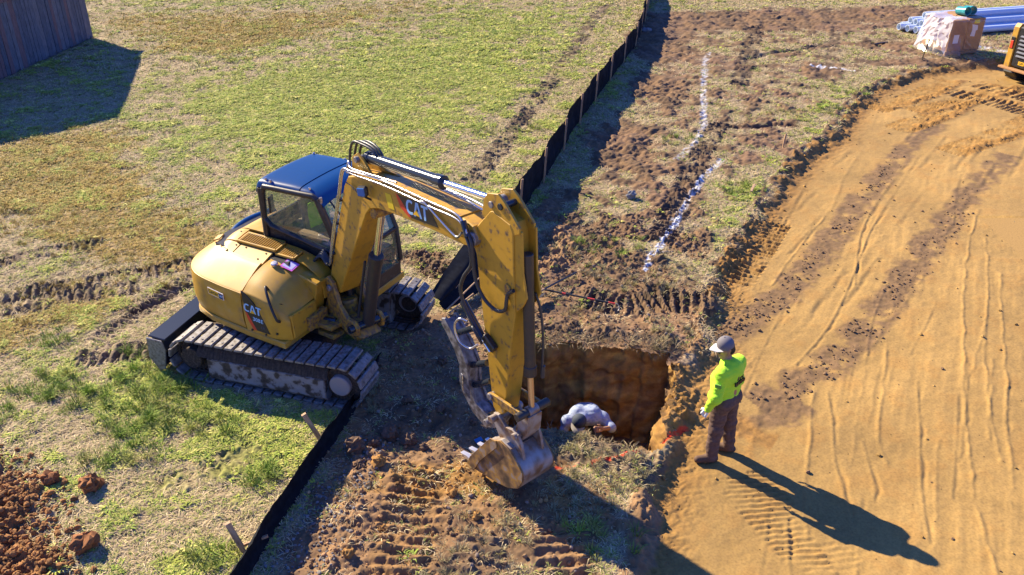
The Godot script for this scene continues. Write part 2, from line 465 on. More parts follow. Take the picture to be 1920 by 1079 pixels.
# height and colour of bare ground; r.x height, grass_at tells how much grass grows
var g_h := 0.0
var g_c := Color()
var g_grass := 0.0
var g_pad := 0.0
const C_TAN := Color(0.325, 0.25, 0.135)
const C_MAUVE := Color(0.31, 0.23, 0.145)
const C_GREEN := Color(0.23, 0.235, 0.045)
const C_GOLD := Color(0.30, 0.19, 0.05)
const C_SOIL := Color(0.26, 0.15, 0.068)
const C_DARK := Color(0.13, 0.078, 0.038)
const C_OCHRE := Color(0.385, 0.235, 0.068)
const C_OCHRE2 := Color(0.30, 0.155, 0.035)
const C_WET := Color(0.18, 0.105, 0.045)
const C_RED := Color(0.22, 0.10, 0.028)
func green_at(x: float, z: float, b: float, m: float, f: float) -> float:
	return smoothstep(0.16, 0.8, fsample(f_green, x, z) * 0.68 + b * 0.4 + m * 1.0 + f * 0.45 + 0.06)
func ground_at(x: float, z: float) -> void:
	var b := n_big.get_noise_2d(x, z)
	var m := n_mid.get_noise_2d(x, z)
	var f := n_fine.get_noise_2d(x, z)
	var t := n_tiny.get_noise_2d(x, z)
	var pd := fsample(f_pad, x, z) + m * 0.22 + f * 0.06
	var so := fsample(f_soil, x, z) + b * 0.22 + m * 0.38
	var gr := green_at(x, z, b, m, f)
	var go := fsample(f_gold, x, z) + m * 0.35 - b * 0.2
	var hp := fsample(f_heap, x, z) + m * 0.35
	var inpad := smoothstep(-0.12, 0.30, pd)
	so = smoothstep(0.38, 0.66, so) * (1.0 - inpad)
	go = smoothstep(0.3, 0.8, go)
	# colours
	var c := C_TAN.lerp(C_MAUVE, smoothstep(-0.3, 0.4, b + m * 0.6))
	c = c.lerp(C_GOLD, go * 0.8).lerp(C_GREEN, gr * 0.85)
	c = c * (1.0 + 0.5 * f + 0.4 * t)
	c = c.lerp(C_DARK, 0.75 * smoothstep(0.22, 0.42, -t - 0.3 * f))
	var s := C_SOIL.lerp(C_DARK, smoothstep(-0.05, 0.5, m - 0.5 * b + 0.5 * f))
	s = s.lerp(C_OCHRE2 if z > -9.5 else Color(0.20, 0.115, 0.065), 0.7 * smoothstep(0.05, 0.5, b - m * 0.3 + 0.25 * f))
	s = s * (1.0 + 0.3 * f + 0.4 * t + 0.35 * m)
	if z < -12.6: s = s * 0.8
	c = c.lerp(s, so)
	var cs := n_clod.get_noise_2d(x, z)
	var cl := absf(cs)
	var h := b * 0.035 + m * 0.03 + f * 0.028 + t * 0.014
	h += so * (0.008 * cs + m * 0.03 - f * 0.014 - t * 0.002 - 0.02)
	if z < -12.6: h += so * smoothstep(-12.6, -14.0, z) * (0.035 * cs + m * 0.04 + f * 0.03)
	if inpad > 0.0:
		var edge := smoothstep(0.7, 0.0, absf(pd - 0.15))
		var pc := C_OCHRE.lerp(C_OCHRE2, clampf(edge * 0.9 + smoothstep(0.0, 0.5, m + 0.3 * f) * 0.45, 0.0, 1.0))
		pc = pc * (1.0 + 0.10 * f + 0.12 * t + 0.22 * b + 0.16 * m)
		c = c.lerp(pc, inpad)
		var gu := x * 0.90 + z * 0.43
		var gv := -x * 0.43 + z * 0.90
		var st := n_mid.get_noise_2d(gu * 4.5, gv * 0.28) * clampf(0.5 + 1.2 * b, 0.1, 1.0)
		pc = pc * (1.0 + 0.16 * st)
		c = c.lerp(pc, inpad)
		var ph := -0.15 + 0.006 * st + b * 0.02 + m * 0.012 + f * 0.004 + t * 0.0016 + edge * (0.05 * cl + 0.02 * f)
		h = lerpf(h + 0.04 * so, ph, smoothstep(-0.1, 0.32, pd))
		if pd < 0.1: h += 0.05 * edge * cl
	if hp > -0.4:
		var k := smoothstep(-0.3, 0.25, hp + f * 0.12)
		c = c.lerp(C_RED * (1.0 + 0.5 * f + 0.4 * t), k)
		h += k * (0.03 + 0.08 * clampf(hp, 0.0, 2.0) + 0.05 * cs + 0.04 * f + 0.02 * t)
		so = maxf(so, k)
		gr *= 1.0 - k
	g_h = h
	g_c = c
	g_pad = inpad
	g_grass = (1.0 - so) * (1.0 - inpad)

class Patch:
	var x0: float; var z0: float; var s: float; var nx: int; var nz: int
	var h := PackedFloat32Array(); var c := PackedColorArray(); var g := PackedFloat32Array(); var pad := PackedFloat32Array()
	func height(x: float, z: float) -> float:
		var u := clampf((x - x0) / s, 0.0, nx - 1.001); var w := clampf((z - z0) / s, 0.0, nz - 1.001)
		var i := int(u); var j := int(w)
		u -= i; w -= j
		var k := j * nx + i
		return lerpf(lerpf(h[k], h[k + 1], u), lerpf(h[k + nx], h[k + nx + 1], u), w)
	func has(x: float, z: float) -> bool:
		return x >= x0 and z >= z0 and x < x0 + s * (nx - 1) and z < z0 + s * (nz - 1)
	func near(x: float, z: float) -> int:
		return clampi(int((z - z0) / s + 0.5), 0, nz - 1) * nx + clampi(int((x - x0) / s + 0.5), 0, nx - 1)
var patches := []

func patch(x0: float, x1: float, z0: float, z1: float, s: float) -> void:
	var p := Patch.new()
	p.x0 = x0; p.z0 = z0; p.s = s
	p.nx = int(round((x1 - x0) / s)) + 1; p.nz = int(round((z1 - z0) / s)) + 1
	var n := p.nx * p.nz
	p.h.resize(n); p.c.resize(n); p.g.resize(n); p.pad.resize(n)
	var k := 0
	for j in p.nz:
		var z := z0 + j * s
		for i in p.nx:
			ground_at(x0 + i * s, z)
			p.h[k] = g_h; p.c[k] = g_c; p.g[k] = g_grass; p.pad[k] = g_pad
			k += 1
	patches.append(p)

func ground_y(x: float, z: float) -> float:
	for p in patches:
		if p.has(x, z): return p.height(x, z)
	return 0.0
func ground_grass(x: float, z: float) -> float:
	for p in patches:
		if p.has(x, z): return p.g[p.near(x, z)]
	return 0.5
func ground_c(x: float, z: float) -> Color:
	for p in patches:
		if p.has(x, z): return p.c[p.near(x, z)]
	return C_TAN

# works along a line on the ground: kind decides what it does there
func stamp(pts: Array, hw: float, kind: String, a := 0.0, col := Color.BLACK, seedv := 0) -> void:
	var line := PackedVector2Array()
	var raw := []
	for i in pts.size() / 2: raw.append(Vector3(pts[2 * i], 0, pts[2 * i + 1]))
	for q in MB.curve(raw, 5): line.append(Vector2(q.x, q.z))
	for p: Patch in patches:
		var done := {}
		var run := 0.0
		for i in line.size() - 1:
			var A := line[i]; var B := line[i + 1]
			var L := (B - A).length()
			var d := (B - A) / L
			var i0 := maxi(0, int((minf(A.x, B.x) - hw - p.x0) / p.s)); var i1 := mini(p.nx - 1, int((maxf(A.x, B.x) + hw - p.x0) / p.s) + 1)
			var j0 := maxi(0, int((minf(A.y, B.y) - hw - p.z0) / p.s)); var j1 := mini(p.nz - 1, int((maxf(A.y, B.y) + hw - p.z0) / p.s) + 1)
			for j in range(j0, j1 + 1):
				for ii in range(i0, i1 + 1):
					var q := Vector2(p.x0 + ii * p.s, p.z0 + j * p.s)
					var w := q - A
					var t := w.dot(d)
					if t < -0.02 or t > L + 0.02: continue
					var e := d.cross(w)
					if absf(e) > hw: continue
					var k := j * p.nx + ii
					if done.has(k): continue
					done[k] = true
					var along := run + t
					var nz := n_mid.get_noise_2d(q.x + seedv * 7.0, q.y)
					var nf := n_fine.get_noise_2d(q.x, q.y)
					match kind:
						"ridge":
							var r := (e + nz * 0.04) / (hw * 0.4)
							p.h[k] += a * exp(-r * r) * (0.9 + 0.2 * nf) * clampf(0.9 + nz, 0.2, 1.2)
						"groove":
							var r := (e + nz * 0.05) / (hw * 0.35)
							var u := exp(-r * r) * clampf(0.6 + 2.0 * nz, 0.0, 1.0)
							p.h[k] -= a * u
							p.h[k] += a * 0.5 * exp(-pow((e - hw * 0.6) / (hw * 0.3), 2.0))
						"wet":
							var u := smoothstep(1.0, 0.45, absf(e + nz * 0.25) / hw) * smoothstep(-0.65, -0.1, nz + nf * 0.4)
							p.c[k] = p.c[k].lerp(col * (1.0 + 0.5 * nf), u * 0.92)
							p.h[k] += u * (nf * 0.008 + 0.006 * n_clod.get_noise_2d(q.x, q.y))
						"paint":
							var u := smoothstep(1.0, 0.5, absf(e + nz * hw * 0.6) / hw) * smoothstep(-0.15, 0.12, n_clod.get_noise_2d(q.x * 1.3, q.y * 1.3) + nz * 0.5 + a)
							p.c[k] = p.c[k].lerp(col, u)
							p.g[k] *= 1.0 - 0.85 * u
						"cleat":
							var u := smoothstep(1.0, 0.85, absf(e + nf * 0.02) / hw) * clampf(0.95 + nz * 1.2 + nf * 0.4, 0.0, 1.0)
							var per := 0.155 if q.y > -24.0 else 0.24
							var w2 := fposmod(along + 0.035 * nf + 0.03 * nz, per) / per
							var sq := smoothstep(0.0, 0.18, w2) * smoothstep(0.66, 0.42, w2)
							p.h[k] += u * (a * sq - a * 0.65)
							p.g[k] *= 1.0 - 0.9 * u
							p.c[k] = p.c[k].lerp(col * (1.0 + 0.5 * nf), u * 0.8 * clampf(0.75 + nz, 0.3, 1.0))
						"chevron":
							var u := smoothstep(1.0, 0.85, absf(e + nf * 0.02) / hw) * clampf(0.6 + nz * 2.0, 0.0, 1.0)
							var w2 := fposmod(along + e * 0.25 + 0.015 * nf, 0.088) / 0.088
							var sq := smoothstep(0.0, 0.25, w2) * smoothstep(0.7, 0.45, w2)
							p.h[k] -= u * a * sq
						"ditch":
							var u := smoothstep(1.0, 0.2, absf(e + nz * 0.06) / hw)
							p.h[k] -= a * u
							p.c[k] = p.c[k].lerp(col * (1.0 + 0.4 * nf), u)
							p.g[k] *= 1.0 - u
						"mound":
							var u := smoothstep(1.0, 0.0, absf(e + nz * 0.15) / hw) * clampf(0.7 + nz * 1.2, 0.0, 1.0)
							p.h[k] += u * (a * 0.7 + a * 0.5 * n_clod.get_noise_2d(q.x, q.y) + nf * 0.018)
							p.c[k] = p.c[k].lerp(col * (1.0 + 0.5 * nf), smoothstep(0.05, 0.35, u))
							p.g[k] *= 1.0 - smoothstep(0.05, 0.3, u)
			run += L

func patch_arrays(p: Patch, lower := 0.0, over := 0) -> Array:
	var n := p.nx * p.nz
	var v := PackedVector3Array(); v.resize(n)
	var nn := PackedVector3Array(); nn.resize(n)
	var k := 0
	for j in p.nz:
		for i in p.nx:
			v[k] = Vector3(p.x0 + i * p.s, p.h[k] - (lower if j >= p.nz - over else 0.0), p.z0 + j * p.s)
			var l := p.h[k - 1] if i > 0 else p.h[k]
			var r := p.h[k + 1] if i < p.nx - 1 else p.h[k]
			var u := p.h[k - p.nx] if j > 0 else p.h[k]
			var d := p.h[k + p.nx] if j < p.nz - 1 else p.h[k]
			nn[k] = Vector3(l - r, 2.0 * p.s, u - d).normalized()
			k += 1
	return [v, nn]

func rag_pit() -> void:
	var out := PackedVector2Array()
	for i in pit_poly.size():
		var a := pit_poly[i]; var b := pit_poly[(i + 1) % pit_poly.size()]
		var n: int = maxi(1, int((b - a).length() / 0.07))
		for k in n:
			var p := a.lerp(b, float(k) / n)
			var o := (p - Vector2(1.05, -9.95)).normalized()
			out.append(p + o * (0.20 * n_mid.get_noise_2d(p.x * 1.3, p.y * 1.3 + 5.0) + 0.08 * n_fine.get_noise_2d(p.x * 0.8, p.y * 0.8)))
	pit_poly = out

func build_ground() -> void:
	make_fields()
	rag_pit()
	patch(-9.2, 9.2, -16.0, -5.6, 0.0235)
	patch(-15.0, 15.2, -25.0, -15.9, 0.045)
	patch(-25.0, 25.0, -44.0, -24.85, 0.07)
	# marks of tracks, ruts, ridges, ditches and paint
	var br := Color(0.085, 0.055, 0.036)
	stamp([-0.89, -17.3, -0.48, -18.7, -0.13, -20.04, 0.34, -21.93, 0.88, -24.04, 1.54, -26.84, 2.2, -29.51, 2.89, -32.69, 3.64, -35.5], 0.27, "cleat", 0.10, br, 1)
	stamp([2.7, -14.6, 3.17, -15.8, 3.72, -17.44, 4.42, -19.39, 5.18, -21.3], 0.30, "cleat", 0.10, br, 2)
	stamp([6.38, -24.56, 7.13, -26.84, 8.2, -30.25, 8.77, -31.84], 0.3, "cleat", 0.1, br, 3)
	stamp([11.15, -31.03, 10.13, -28.12, 8.87, -25.1], 0.22, "cleat", 0.07, br, 4)
	stamp([-6.2, -11.16, -5.96, -11.78, -5.7, -12.44, -5.44, -13.27], 0.2, "cleat", 0.06, br, 5)
	stamp([-6.3, -10.72, -5.6, -10.86, -4.9, -10.9], 0.3, "cleat", 0.08, br, 6)
	stamp([-8.99, -13.66, -8.59, -13.95, -8.16, -14.2, -7.4, -14.5], 0.22, "cleat", 0.08, br, 7)
	stamp([-8.6, -12.4, -7.4, -12.9, -6.2, -13.4, -5.2, -13.9], 0.28, "cleat", 0.09, Color(0.12, 0.085, 0.05), 8)
	stamp([-4.2, -7.9, -3.7, -8.25, -3.1, -8.7], 0.26, "cleat", 0.04, C_GREEN, 8)
	stamp([-9.0, -11.9, -8.0, -12.1, -7.0, -12.5, -6.2, -12.8], 0.28, "cleat", 0.08, Color(0.12, 0.085, 0.05), 18)
	stamp([1.2, -12.5, 1.9, -12.3, 2.5, -12.4, 3.15, -12.3], 0.36, "cleat", 0.12, br, 9)
	stamp([5.4, -21.05, 5.92, -21.05, 6.48, -21.17, 7.1, -21.01], 0.22, "ditch", 0.1, Color(0.085, 0.04, 0.025))
	stamp([7.25, -27.34, 8.11, -28.12, 9.27, -28.66, 10.11, -29.15], 0.2, "ditch", 0.08, br)
	stamp([-6.0, -12.0, -5.5, -12.6, -4.9, -13.3], 0.12, "ditch", 0.09, br)
	# broken soil in front of the machine, pushed up in low banks
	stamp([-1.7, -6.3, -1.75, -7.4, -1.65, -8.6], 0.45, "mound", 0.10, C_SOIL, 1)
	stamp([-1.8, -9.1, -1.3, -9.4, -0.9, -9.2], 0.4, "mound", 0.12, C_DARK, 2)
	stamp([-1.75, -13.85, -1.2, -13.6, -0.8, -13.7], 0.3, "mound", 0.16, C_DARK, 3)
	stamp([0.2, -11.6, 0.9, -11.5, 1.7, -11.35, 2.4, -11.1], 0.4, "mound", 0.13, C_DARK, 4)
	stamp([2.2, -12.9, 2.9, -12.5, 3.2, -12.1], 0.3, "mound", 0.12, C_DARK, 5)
	stamp([0.35, -8.85, 0.9, -8.6, 1.5, -8.35, 1.75, -8.2], 0.4, "mound", 0.09, Color(0.15, 0.105, 0.06), 6)
	stamp([1.55, -7.9, 1.4, -7.2, 1.25, -6.5], 0.25, "mound", 0.10, C_SOIL, 7)
	stamp([0.3, -13.2, 0.9, -14.0, 0.9, -15.2], 0.35, "mound", 0.08, C_SOIL, 8)
	stamp([3.5, -13.6, 4.2, -14.9, 5.2, -16.9, 6.3, -18.9, 7.5, -20.4, 8.6, -22.4, 10.0, -24.4, 12.0, -26.3, 13.4, -26.9], 0.11, "mound", 0.06, C_DARK, 9)
	stamp([3.7, -13.4, 4.45, -14.8, 5.4, -16.7, 6.5, -18.7, 7.7, -20.2, 8.85, -22.2, 10.2, -24.2, 12.1, -25.95, 13.4, -26.5], 0.3, "mound", 0.06, C_OCHRE2, 19)
	stamp([2.15, -10.4, 2.3, -9.9, 2.35, -9.4], 0.3, "mound", 0.10, C_OCHRE2, 10)
	stamp([2.6, -9.5, 3.0, -9.35, 3.5, -9.5, 4.0, -9.8], 0.3, "wet", 0.0, C_WET, 11)
	stamp([2.5, -9.9, 2.9, -9.2, 3.3, -8.9], 0.45, "wet", 0.0, C_OCHRE2, 12)
	stamp([2.32, -10.5, 2.35, -9.8, 2.2, -9.2], 0.35, "wet", 0.0, C_OCHRE2, 13)
	stamp([-1.2, -5.9, -1.15, -6.8, -1.1, -7.6, -1.0, -8.4], 0.45, "wet", 0.0, Color(0.27, 0.15, 0.055), 21)
	stamp([-1.25, -5.9, -1.2, -6.8, -1.15, -7.6, -1.05, -8.3], 0.36, "cleat", 0.05, Color(0.27, 0.15, 0.055), 22)
	stamp([0.62, -5.9, 0.6, -6.6, 0.55, -7.3], 0.34, "cleat", 0.06, C_SOIL, 23)
	stamp([-0.5, -5.9, -0.42, -6.6, -0.3, -7.2], 0.3, "cleat", 0.05, Color(0.2, 0.14, 0.085), 24)
	stamp([-1.3, -7.9, -0.6, -8.2, -0.2, -8.0], 0.45, "wet", 0.0, C_OCHRE2, 14)
	# graded dirt: darker damp bands, ridges left by the blade, scratches
	stamp([2.78, -11.16, 3.68, -11.94, 4.64, -12.98, 5.94, -14.84, 7.66, -17.44, 9.23, -19.74, 10.81, -21.72], 0.36, "wet", 0.0, C_WET, 15)
	stamp([3.33, -9.81, 4.04, -10.26, 4.88, -11.01, 5.69, -11.94, 6.74, -13.36, 8.01, -15.07, 9.8, -17.44, 11.55, -19.39], 0.38, "wet", 0.0, C_WET, 16)
	for r in [[9.37, -16.32, 8.53, -14.84, 7.68, -13.17, 6.9, -11.46, 6.19, -9.81, 5.71, -8.58, 5.36, -7.56, 5.09, -6.4], [8.48, -13.56, 7.66, -11.78, 7.01, -10.32, 6.43, -9.11, 6.02, -8.1], [4.2, -10.06, 3.93, -9.34, 3.68, -8.58, 3.46, -7.91, 3.32, -7.31], [5.61, -11.16, 5.16, -10.06, 4.78, -9.23, 4.67, -8.58], [7.99, -19.39, 7.08, -17.74, 6.4, -16.32, 5.28, -14.61, 4.42, -13.17], [8.9, -15.0, 8.2, -13.4, 7.3, -11.6, 6.6, -10.0, 6.1, -8.6]]:
		stamp(r, 0.055, "ridge", 0.014)
	for r in [[9.46, -19.39, 8.22, -17.44, 6.89, -15.31, 5.77, -13.17, 4.97, -11.78, 4.17, -10.73], [8.83, -18.7, 7.46, -16.59, 6.61, -15.07, 5.86, -13.17], [4.43, -10.06, 4.27, -9.34, 4.09, -8.69, 3.99, -8.1, 3.91, -7.56], [5.78, -10.32, 5.33, -9.11, 4.94, -8.1, 4.67, -7.22], [3.2, -7.6, 3.05, -7.0, 2.95, -6.4], [4.55, -9.0, 4.4, -8.2, 4.3, -7.9], [6.6, -18.2, 5.6, -16.2, 4.9, -14.9], [3.6, -13.6, 4.3, -14.9, 5.3, -16.7], [9.9, -18.2, 9.2, -16.9, 8.6, -15.6], [6.3, -13.0, 5.7, -11.9, 5.3, -11.0]]:
		stamp(r, 0.065, "groove", 0.014)
	# faint scrape lines side by side, running with the ridges
	var rs := RandomNumberGenerator.new()
	rs.seed = 77
	for i in 26:
		var x := rs.randf_range(2.6, 8.2)
		var z := rs.randf_range(-13.0, -6.2)
		var l := rs.randf_range(0.8, 2.6)
		var sl := 0.35 + (x - 2.6) * 0.04 + maxf(0.0, -z - 10.0) * 0.09
		stamp([x + sl * l * 0.5, z - l * 0.5, x + rs.randf_range(-0.03, 0.03), z, x - sl * l * 0.5, z + l * 0.5], 0.06, "ridge" if rs.randf() < 0.5 else "groove", rs.randf_range(0.004, 0.010), Color.BLACK, i)
	for i in 40:
		var x := rs.randf_range(5.0, 14.0)
		var z := -13.0 - (x - 5.0) * 1.05 + rs.randf_range(-3.5, 1.5)
		var l := rs.randf_range(1.0, 3.0)
		stamp([x + 0.3 * l, z - 0.42 * l, x, z, x - 0.3 * l, z + 0.42 * l], 0.13, "ridge" if rs.randf() < 0.5 else "groove", rs.randf_range(0.006, 0.014), Color.BLACK, i)
	stamp([2.78, -8.35, 3.0, -7.73, 3.24, -7.14, 3.48, -6.3], 0.36, "chevron", 0.022)
	stamp([3.5, -7.6, 3.6, -7.0, 3.75, -6.3], 0.18, "chevron", 0.016)
	stamp([1.33, -7.56, 1.52, -7.14, 1.75, -6.6], 0.2, "chevron", 0.02)
	stamp([3.9, -13.2, 4.5, -14.3, 5.2, -15.6], 0.22, "cleat", 0.05, C_OCHRE2, 3)
	stamp([3.35, -12.6, 3.6, -13.3, 4.2, -14.4], 0.18, "cleat", 0.06, C_OCHRE2, 4)
	for q in [[9.6, -22.8, 12.8, -25.6], [10.6, -22.6, 14.2, -24.9], [12.4, -24.4, 13.8, -21.6], [13.4, -25.2, 15.2, -21.0], [9.6, -21.2, 12.2, -23.6], [10.2, -19.6, 13.6, -22.2]]:
		stamp([q[0], q[1], (q[0] + q[2]) * 0.5 + 0.25, (q[1] + q[3]) * 0.5, q[2], q[3]], 0.4, "cleat", 0.05, C_OCHRE2, 2)
		stamp([q[0] + 0.4, q[1], (q[0] + q[2]) * 0.5 + 0.7, (q[1] + q[3]) * 0.5, q[2] + 0.4, q[3]], 0.22, "mound", 0.07, C_OCHRE2, 5)
	# paint sprayed on grass and soil
	var wp := Color(0.62, 0.66, 0.74)
	stamp([6.53, -28.25, 6.1, -27.79, 5.51, -25.1, 5.01, -22.6, 4.68, -20.89, 4.36, -20.04, 4.05, -19.39, 3.7, -18.7], 0.11, "paint", 0.0, Color(0.5, 0.5, 0.52), 3)
	stamp([4.72, -18.77, 4.36, -18.12, 4.01, -17.5, 3.64, -16.59, 3.36, -16.01, 3.04, -15.19, 2.72, -14.5, 2.47, -13.97, 2.32, -13.52], 0.085, "paint", 0.04, wp, 4)
	stamp([9.0, -26.6, 9.6, -26.4, 10.2, -26.1], 0.12, "paint", 0.0, wp, 5)
	stamp([15.0, -29.0, 16.0, -28.2, 17.0, -27.8], 0.16, "paint", 0.1, wp, 6)
	var rp := Color(0.75, 0.06, 0.015)
	stamp([2.29, -9.23, 2.17, -9.15, 2.04, -8.98, 1.88, -8.79], 0.05, "paint", 0.05, rp, 7)
	stamp([0.48, -8.29, 0.78, -8.36, 1.04, -8.4, 1.31, -8.46, 1.55, -8.6], 0.035, "paint", -0.06, rp, 8)
	# keep the ground under the tracks and feet where they rest
	flatten(-2.97, -11.05, 17.0, 1.7, 1.6, 0.0)
	flatten(2.44, -8.6, 0.0, 0.2, 0.15, -0.15)
	flatten(2.74, -8.8, 0.0, 0.2, 0.15, -0.15)
	# meshes
	var gm := plain(Color.WHITE, 0.95)
	gm.vertex_color_use_as_albedo = true
	var tex := ramp_tex(512, 0.05, 5, 51, [[0.0, Color(0.84, 0.84, 0.84)], [0.5, Color(0.96, 0.96, 0.96)], [1.0, Color(1, 1, 1)]])
	gm.albedo_texture = tex
	gm.uv1_triplanar = true; gm.uv1_world_triplanar = true
	gm.uv1_scale = Vector3.ONE * 0.9
	var lawn := ArrayMesh.new(); var dirt := ArrayMesh.new()
	for pi in patches.size():
		var p: Patch = patches[pi]
		var av := patch_arrays(p, 0.0 if pi == 0 else 0.04, [0, 2, 1][pi])
		var iv := [PackedInt32Array(), PackedInt32Array()]
		for j in p.nz - 1:
			for i in p.nx - 1:
				var k := j * p.nx + i
				if pi == 0:
					var q := Vector2(p.x0 + (i + 0.5) * p.s, p.z0 + (j + 0.5) * p.s)
					if q.x > -0.5 and q.x < 2.7 and q.y > -11.6 and q.y < -8.2:
						if sdist(q, pit_poly) + 0.05 * n_mid.get_noise_2d(q.x * 2.0, q.y * 2.0) + 0.03 * n_fine.get_noise_2d(q.x, q.y) > 0.0: continue
				var w: int = 1 if p.pad[k] > 0.5 else 0
				iv[w].append_array([k, k + 1, k + p.nx, k + 1, k + p.nx + 1, k + p.nx])
		for w in 2:
			if iv[w].is_empty(): continue
			# keep only the points in use
			var map := PackedInt32Array(); map.resize(p.nx * p.nz); map.fill(-1)
			var ov := PackedVector3Array(); var on := PackedVector3Array(); var oc := PackedColorArray(); var oi := PackedInt32Array()
			oi.resize(iv[w].size())
			var c := 0
			for q in iv[w].size():
				var s: int = iv[w][q]
				if map[s] < 0:
					map[s] = c; c += 1
					ov.append(av[0][s]); on.append(av[1][s]); oc.append(p.c[s])
				oi[q] = map[s]
			var arr := []; arr.resize(Mesh.ARRAY_MAX)
			arr[Mesh.ARRAY_VERTEX] = ov; arr[Mesh.ARRAY_NORMAL] = on; arr[Mesh.ARRAY_COLOR] = oc; arr[Mesh.ARRAY_INDEX] = oi
			(lawn if w == 0 else dirt).add_surface_from_arrays(Mesh.PRIMITIVE_TRIANGLES, arr)
	# the land beyond, out to the horizon
	var far := PackedVector3Array(); var fnn := PackedVector3Array(); var fcc := PackedColorArray()
	for r in [[-400, 400, -500, -43.8], [-400, 400, -5.7, 200], [-400, -24.8, -43.8, -5.7], [24.8, 400, -43.8, -5.7], [-24.8, -14.9, -24.95, -5.7], [-14.9, -9.1, -15.95, -5.7], [9.1, 15.1, -15.95, -5.7], [15.1, 24.8, -24.95, -5.7]]:
		var y := -0.06 if r[0] < 9.0 or r[2] < -40 else -0.17
		for q in [[0, 2], [1, 2], [0, 3], [1, 2], [1, 3], [0, 3]]:
			far.append(Vector3(r[q[0]], y, r[q[1]])); fnn.append(Vector3.UP); fcc.append(C_TAN if y > -0.1 else C_OCHRE)
	var fa := []; fa.resize(Mesh.ARRAY_MAX)
	fa[Mesh.ARRAY_VERTEX] = far; fa[Mesh.ARRAY_NORMAL] = fnn; fa[Mesh.ARRAY_COLOR] = fcc
	lawn.add_surface_from_arrays(Mesh.PRIMITIVE_TRIANGLES, fa)
	part("ground", lawn, gm, self).set_meta("kind", "structure")
	part("graded_dirt", dirt, gm, self).set_meta("kind", "structure")
	build_pit(gm)

func flatten(cx: float, cz: float, deg: float, hx: float, hz: float, y: float) -> void:
	var p: Patch = patches[0]
	var a := deg_to_rad(deg)
	var k := 0
	for j in p.nz:
		var z := p.z0 + j * p.s
		if absf(z - cz) > 3.2:
			k += p.nx
			continue
		for i in p.nx:
			var dx := p.x0 + i * p.s - cx
			var dz := z - cz
			if absf(dx) < 3.2:
				var u := absf(dx * cos(a) + dz * sin(a)) / hx
				var w := absf(-dx * sin(a) + dz * cos(a)) / hz
				var q := smoothstep(1.25, 1.0, maxf(u, w))
				if q > 0.0: p.h[k] = lerpf(p.h[k], minf(p.h[k], y), q)
			k += 1

const PIT_Y := -1.62
func build_pit(gm: Material) -> void:
	var raw := []
	for q in pit_poly: raw.append(Vector3(q.x, 0, q.y))
	raw.append(raw[0])
	var rim := []
	for i in raw.size() - 1:
		var n: int = maxi(2, int((raw[i + 1] - raw[i]).length() / 0.025))
		for k in n: rim.append(raw[i].lerp(raw[i + 1], float(k) / n))
	var cen := Vector3(1.05, 0, -9.95)
	var N := rim.size()
	var rows := 70
	var v := PackedVector3Array(); var c := PackedColorArray(); var ix := PackedInt32Array()
	for r in rows + 1:
		var t := float(r) / rows
		for i in N:
			var p: Vector3 = rim[i]
			var out := (p - cen); out.y = 0
			out = out.normalized()
			var top := ground_y(p.x + out.x * 0.07, p.z + out.z * 0.07) - 0.025
			var y := lerpf(top, PIT_Y - 0.05, t)
			var s := float(i) * 0.025
			var w := n_mid.get_noise_3d(p.x * 1.0, y * 1.0, p.z * 1.0) * 0.17 + n_fine.get_noise_3d(p.x * 0.8, y, p.z * 0.8) * 0.025 + n_clod.get_noise_3d(p.x, y, p.z) * 0.015
			var tooth := smoothstep(0.1, 0.5, n_mid.get_noise_2d(s * 0.35, y * 0.4 + 4.0)) * 0.022 * sin((s + y * 0.5 + 0.1 * sin(y * 4.0)) * 48.0)
			var ins := -0.06 + 0.02 * sin(t * 9.0) + 0.12 * t * t + (w + tooth) * smoothstep(0.0, 0.08, t)
			if p.x > 1.6 and p.z > -10.6: ins += 0.22 * t
			v.append(Vector3(p.x - out.x * ins, y, p.z - out.z * ins))
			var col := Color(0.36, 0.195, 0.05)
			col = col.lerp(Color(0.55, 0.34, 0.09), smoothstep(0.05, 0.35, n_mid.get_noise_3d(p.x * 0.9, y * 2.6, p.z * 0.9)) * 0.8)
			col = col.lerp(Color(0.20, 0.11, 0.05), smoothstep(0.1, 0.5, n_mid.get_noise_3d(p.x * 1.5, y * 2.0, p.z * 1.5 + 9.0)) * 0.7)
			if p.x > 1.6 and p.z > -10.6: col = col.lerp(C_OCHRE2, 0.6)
			c.append(col * (1.0 + 0.5 * n_fine.get_noise_3d(p.x, y, p.z)))
	for r in rows:
		for i in N:
			var a := r * N + i; var b := r * N + (i + 1) % N
			ix.append_array([a, b, a + N, b, b + N, a + N])
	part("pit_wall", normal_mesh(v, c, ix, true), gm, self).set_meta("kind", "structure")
	v = PackedVector3Array(); c = PackedColorArray(); ix = PackedInt32Array()
	var nx := 66
	for j in nx:
		for i in nx:
			var x := -0.3 + i * 0.042; var z := -11.4 + j * 0.045
			v.append(Vector3(x, PIT_Y + 0.06 * n_mid.get_noise_2d(x, z) + 0.03 * n_fine.get_noise_2d(x, z), z))
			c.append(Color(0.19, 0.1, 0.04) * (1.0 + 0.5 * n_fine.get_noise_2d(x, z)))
	for j in nx - 1:
		for i in nx - 1:
			var a := j * nx + i
			ix.append_array([a, a + 1, a + nx, a + 1, a + nx + 1, a + nx])
	part("pit_floor", normal_mesh(v, c, ix, false), gm, self).set_meta("kind", "structure")

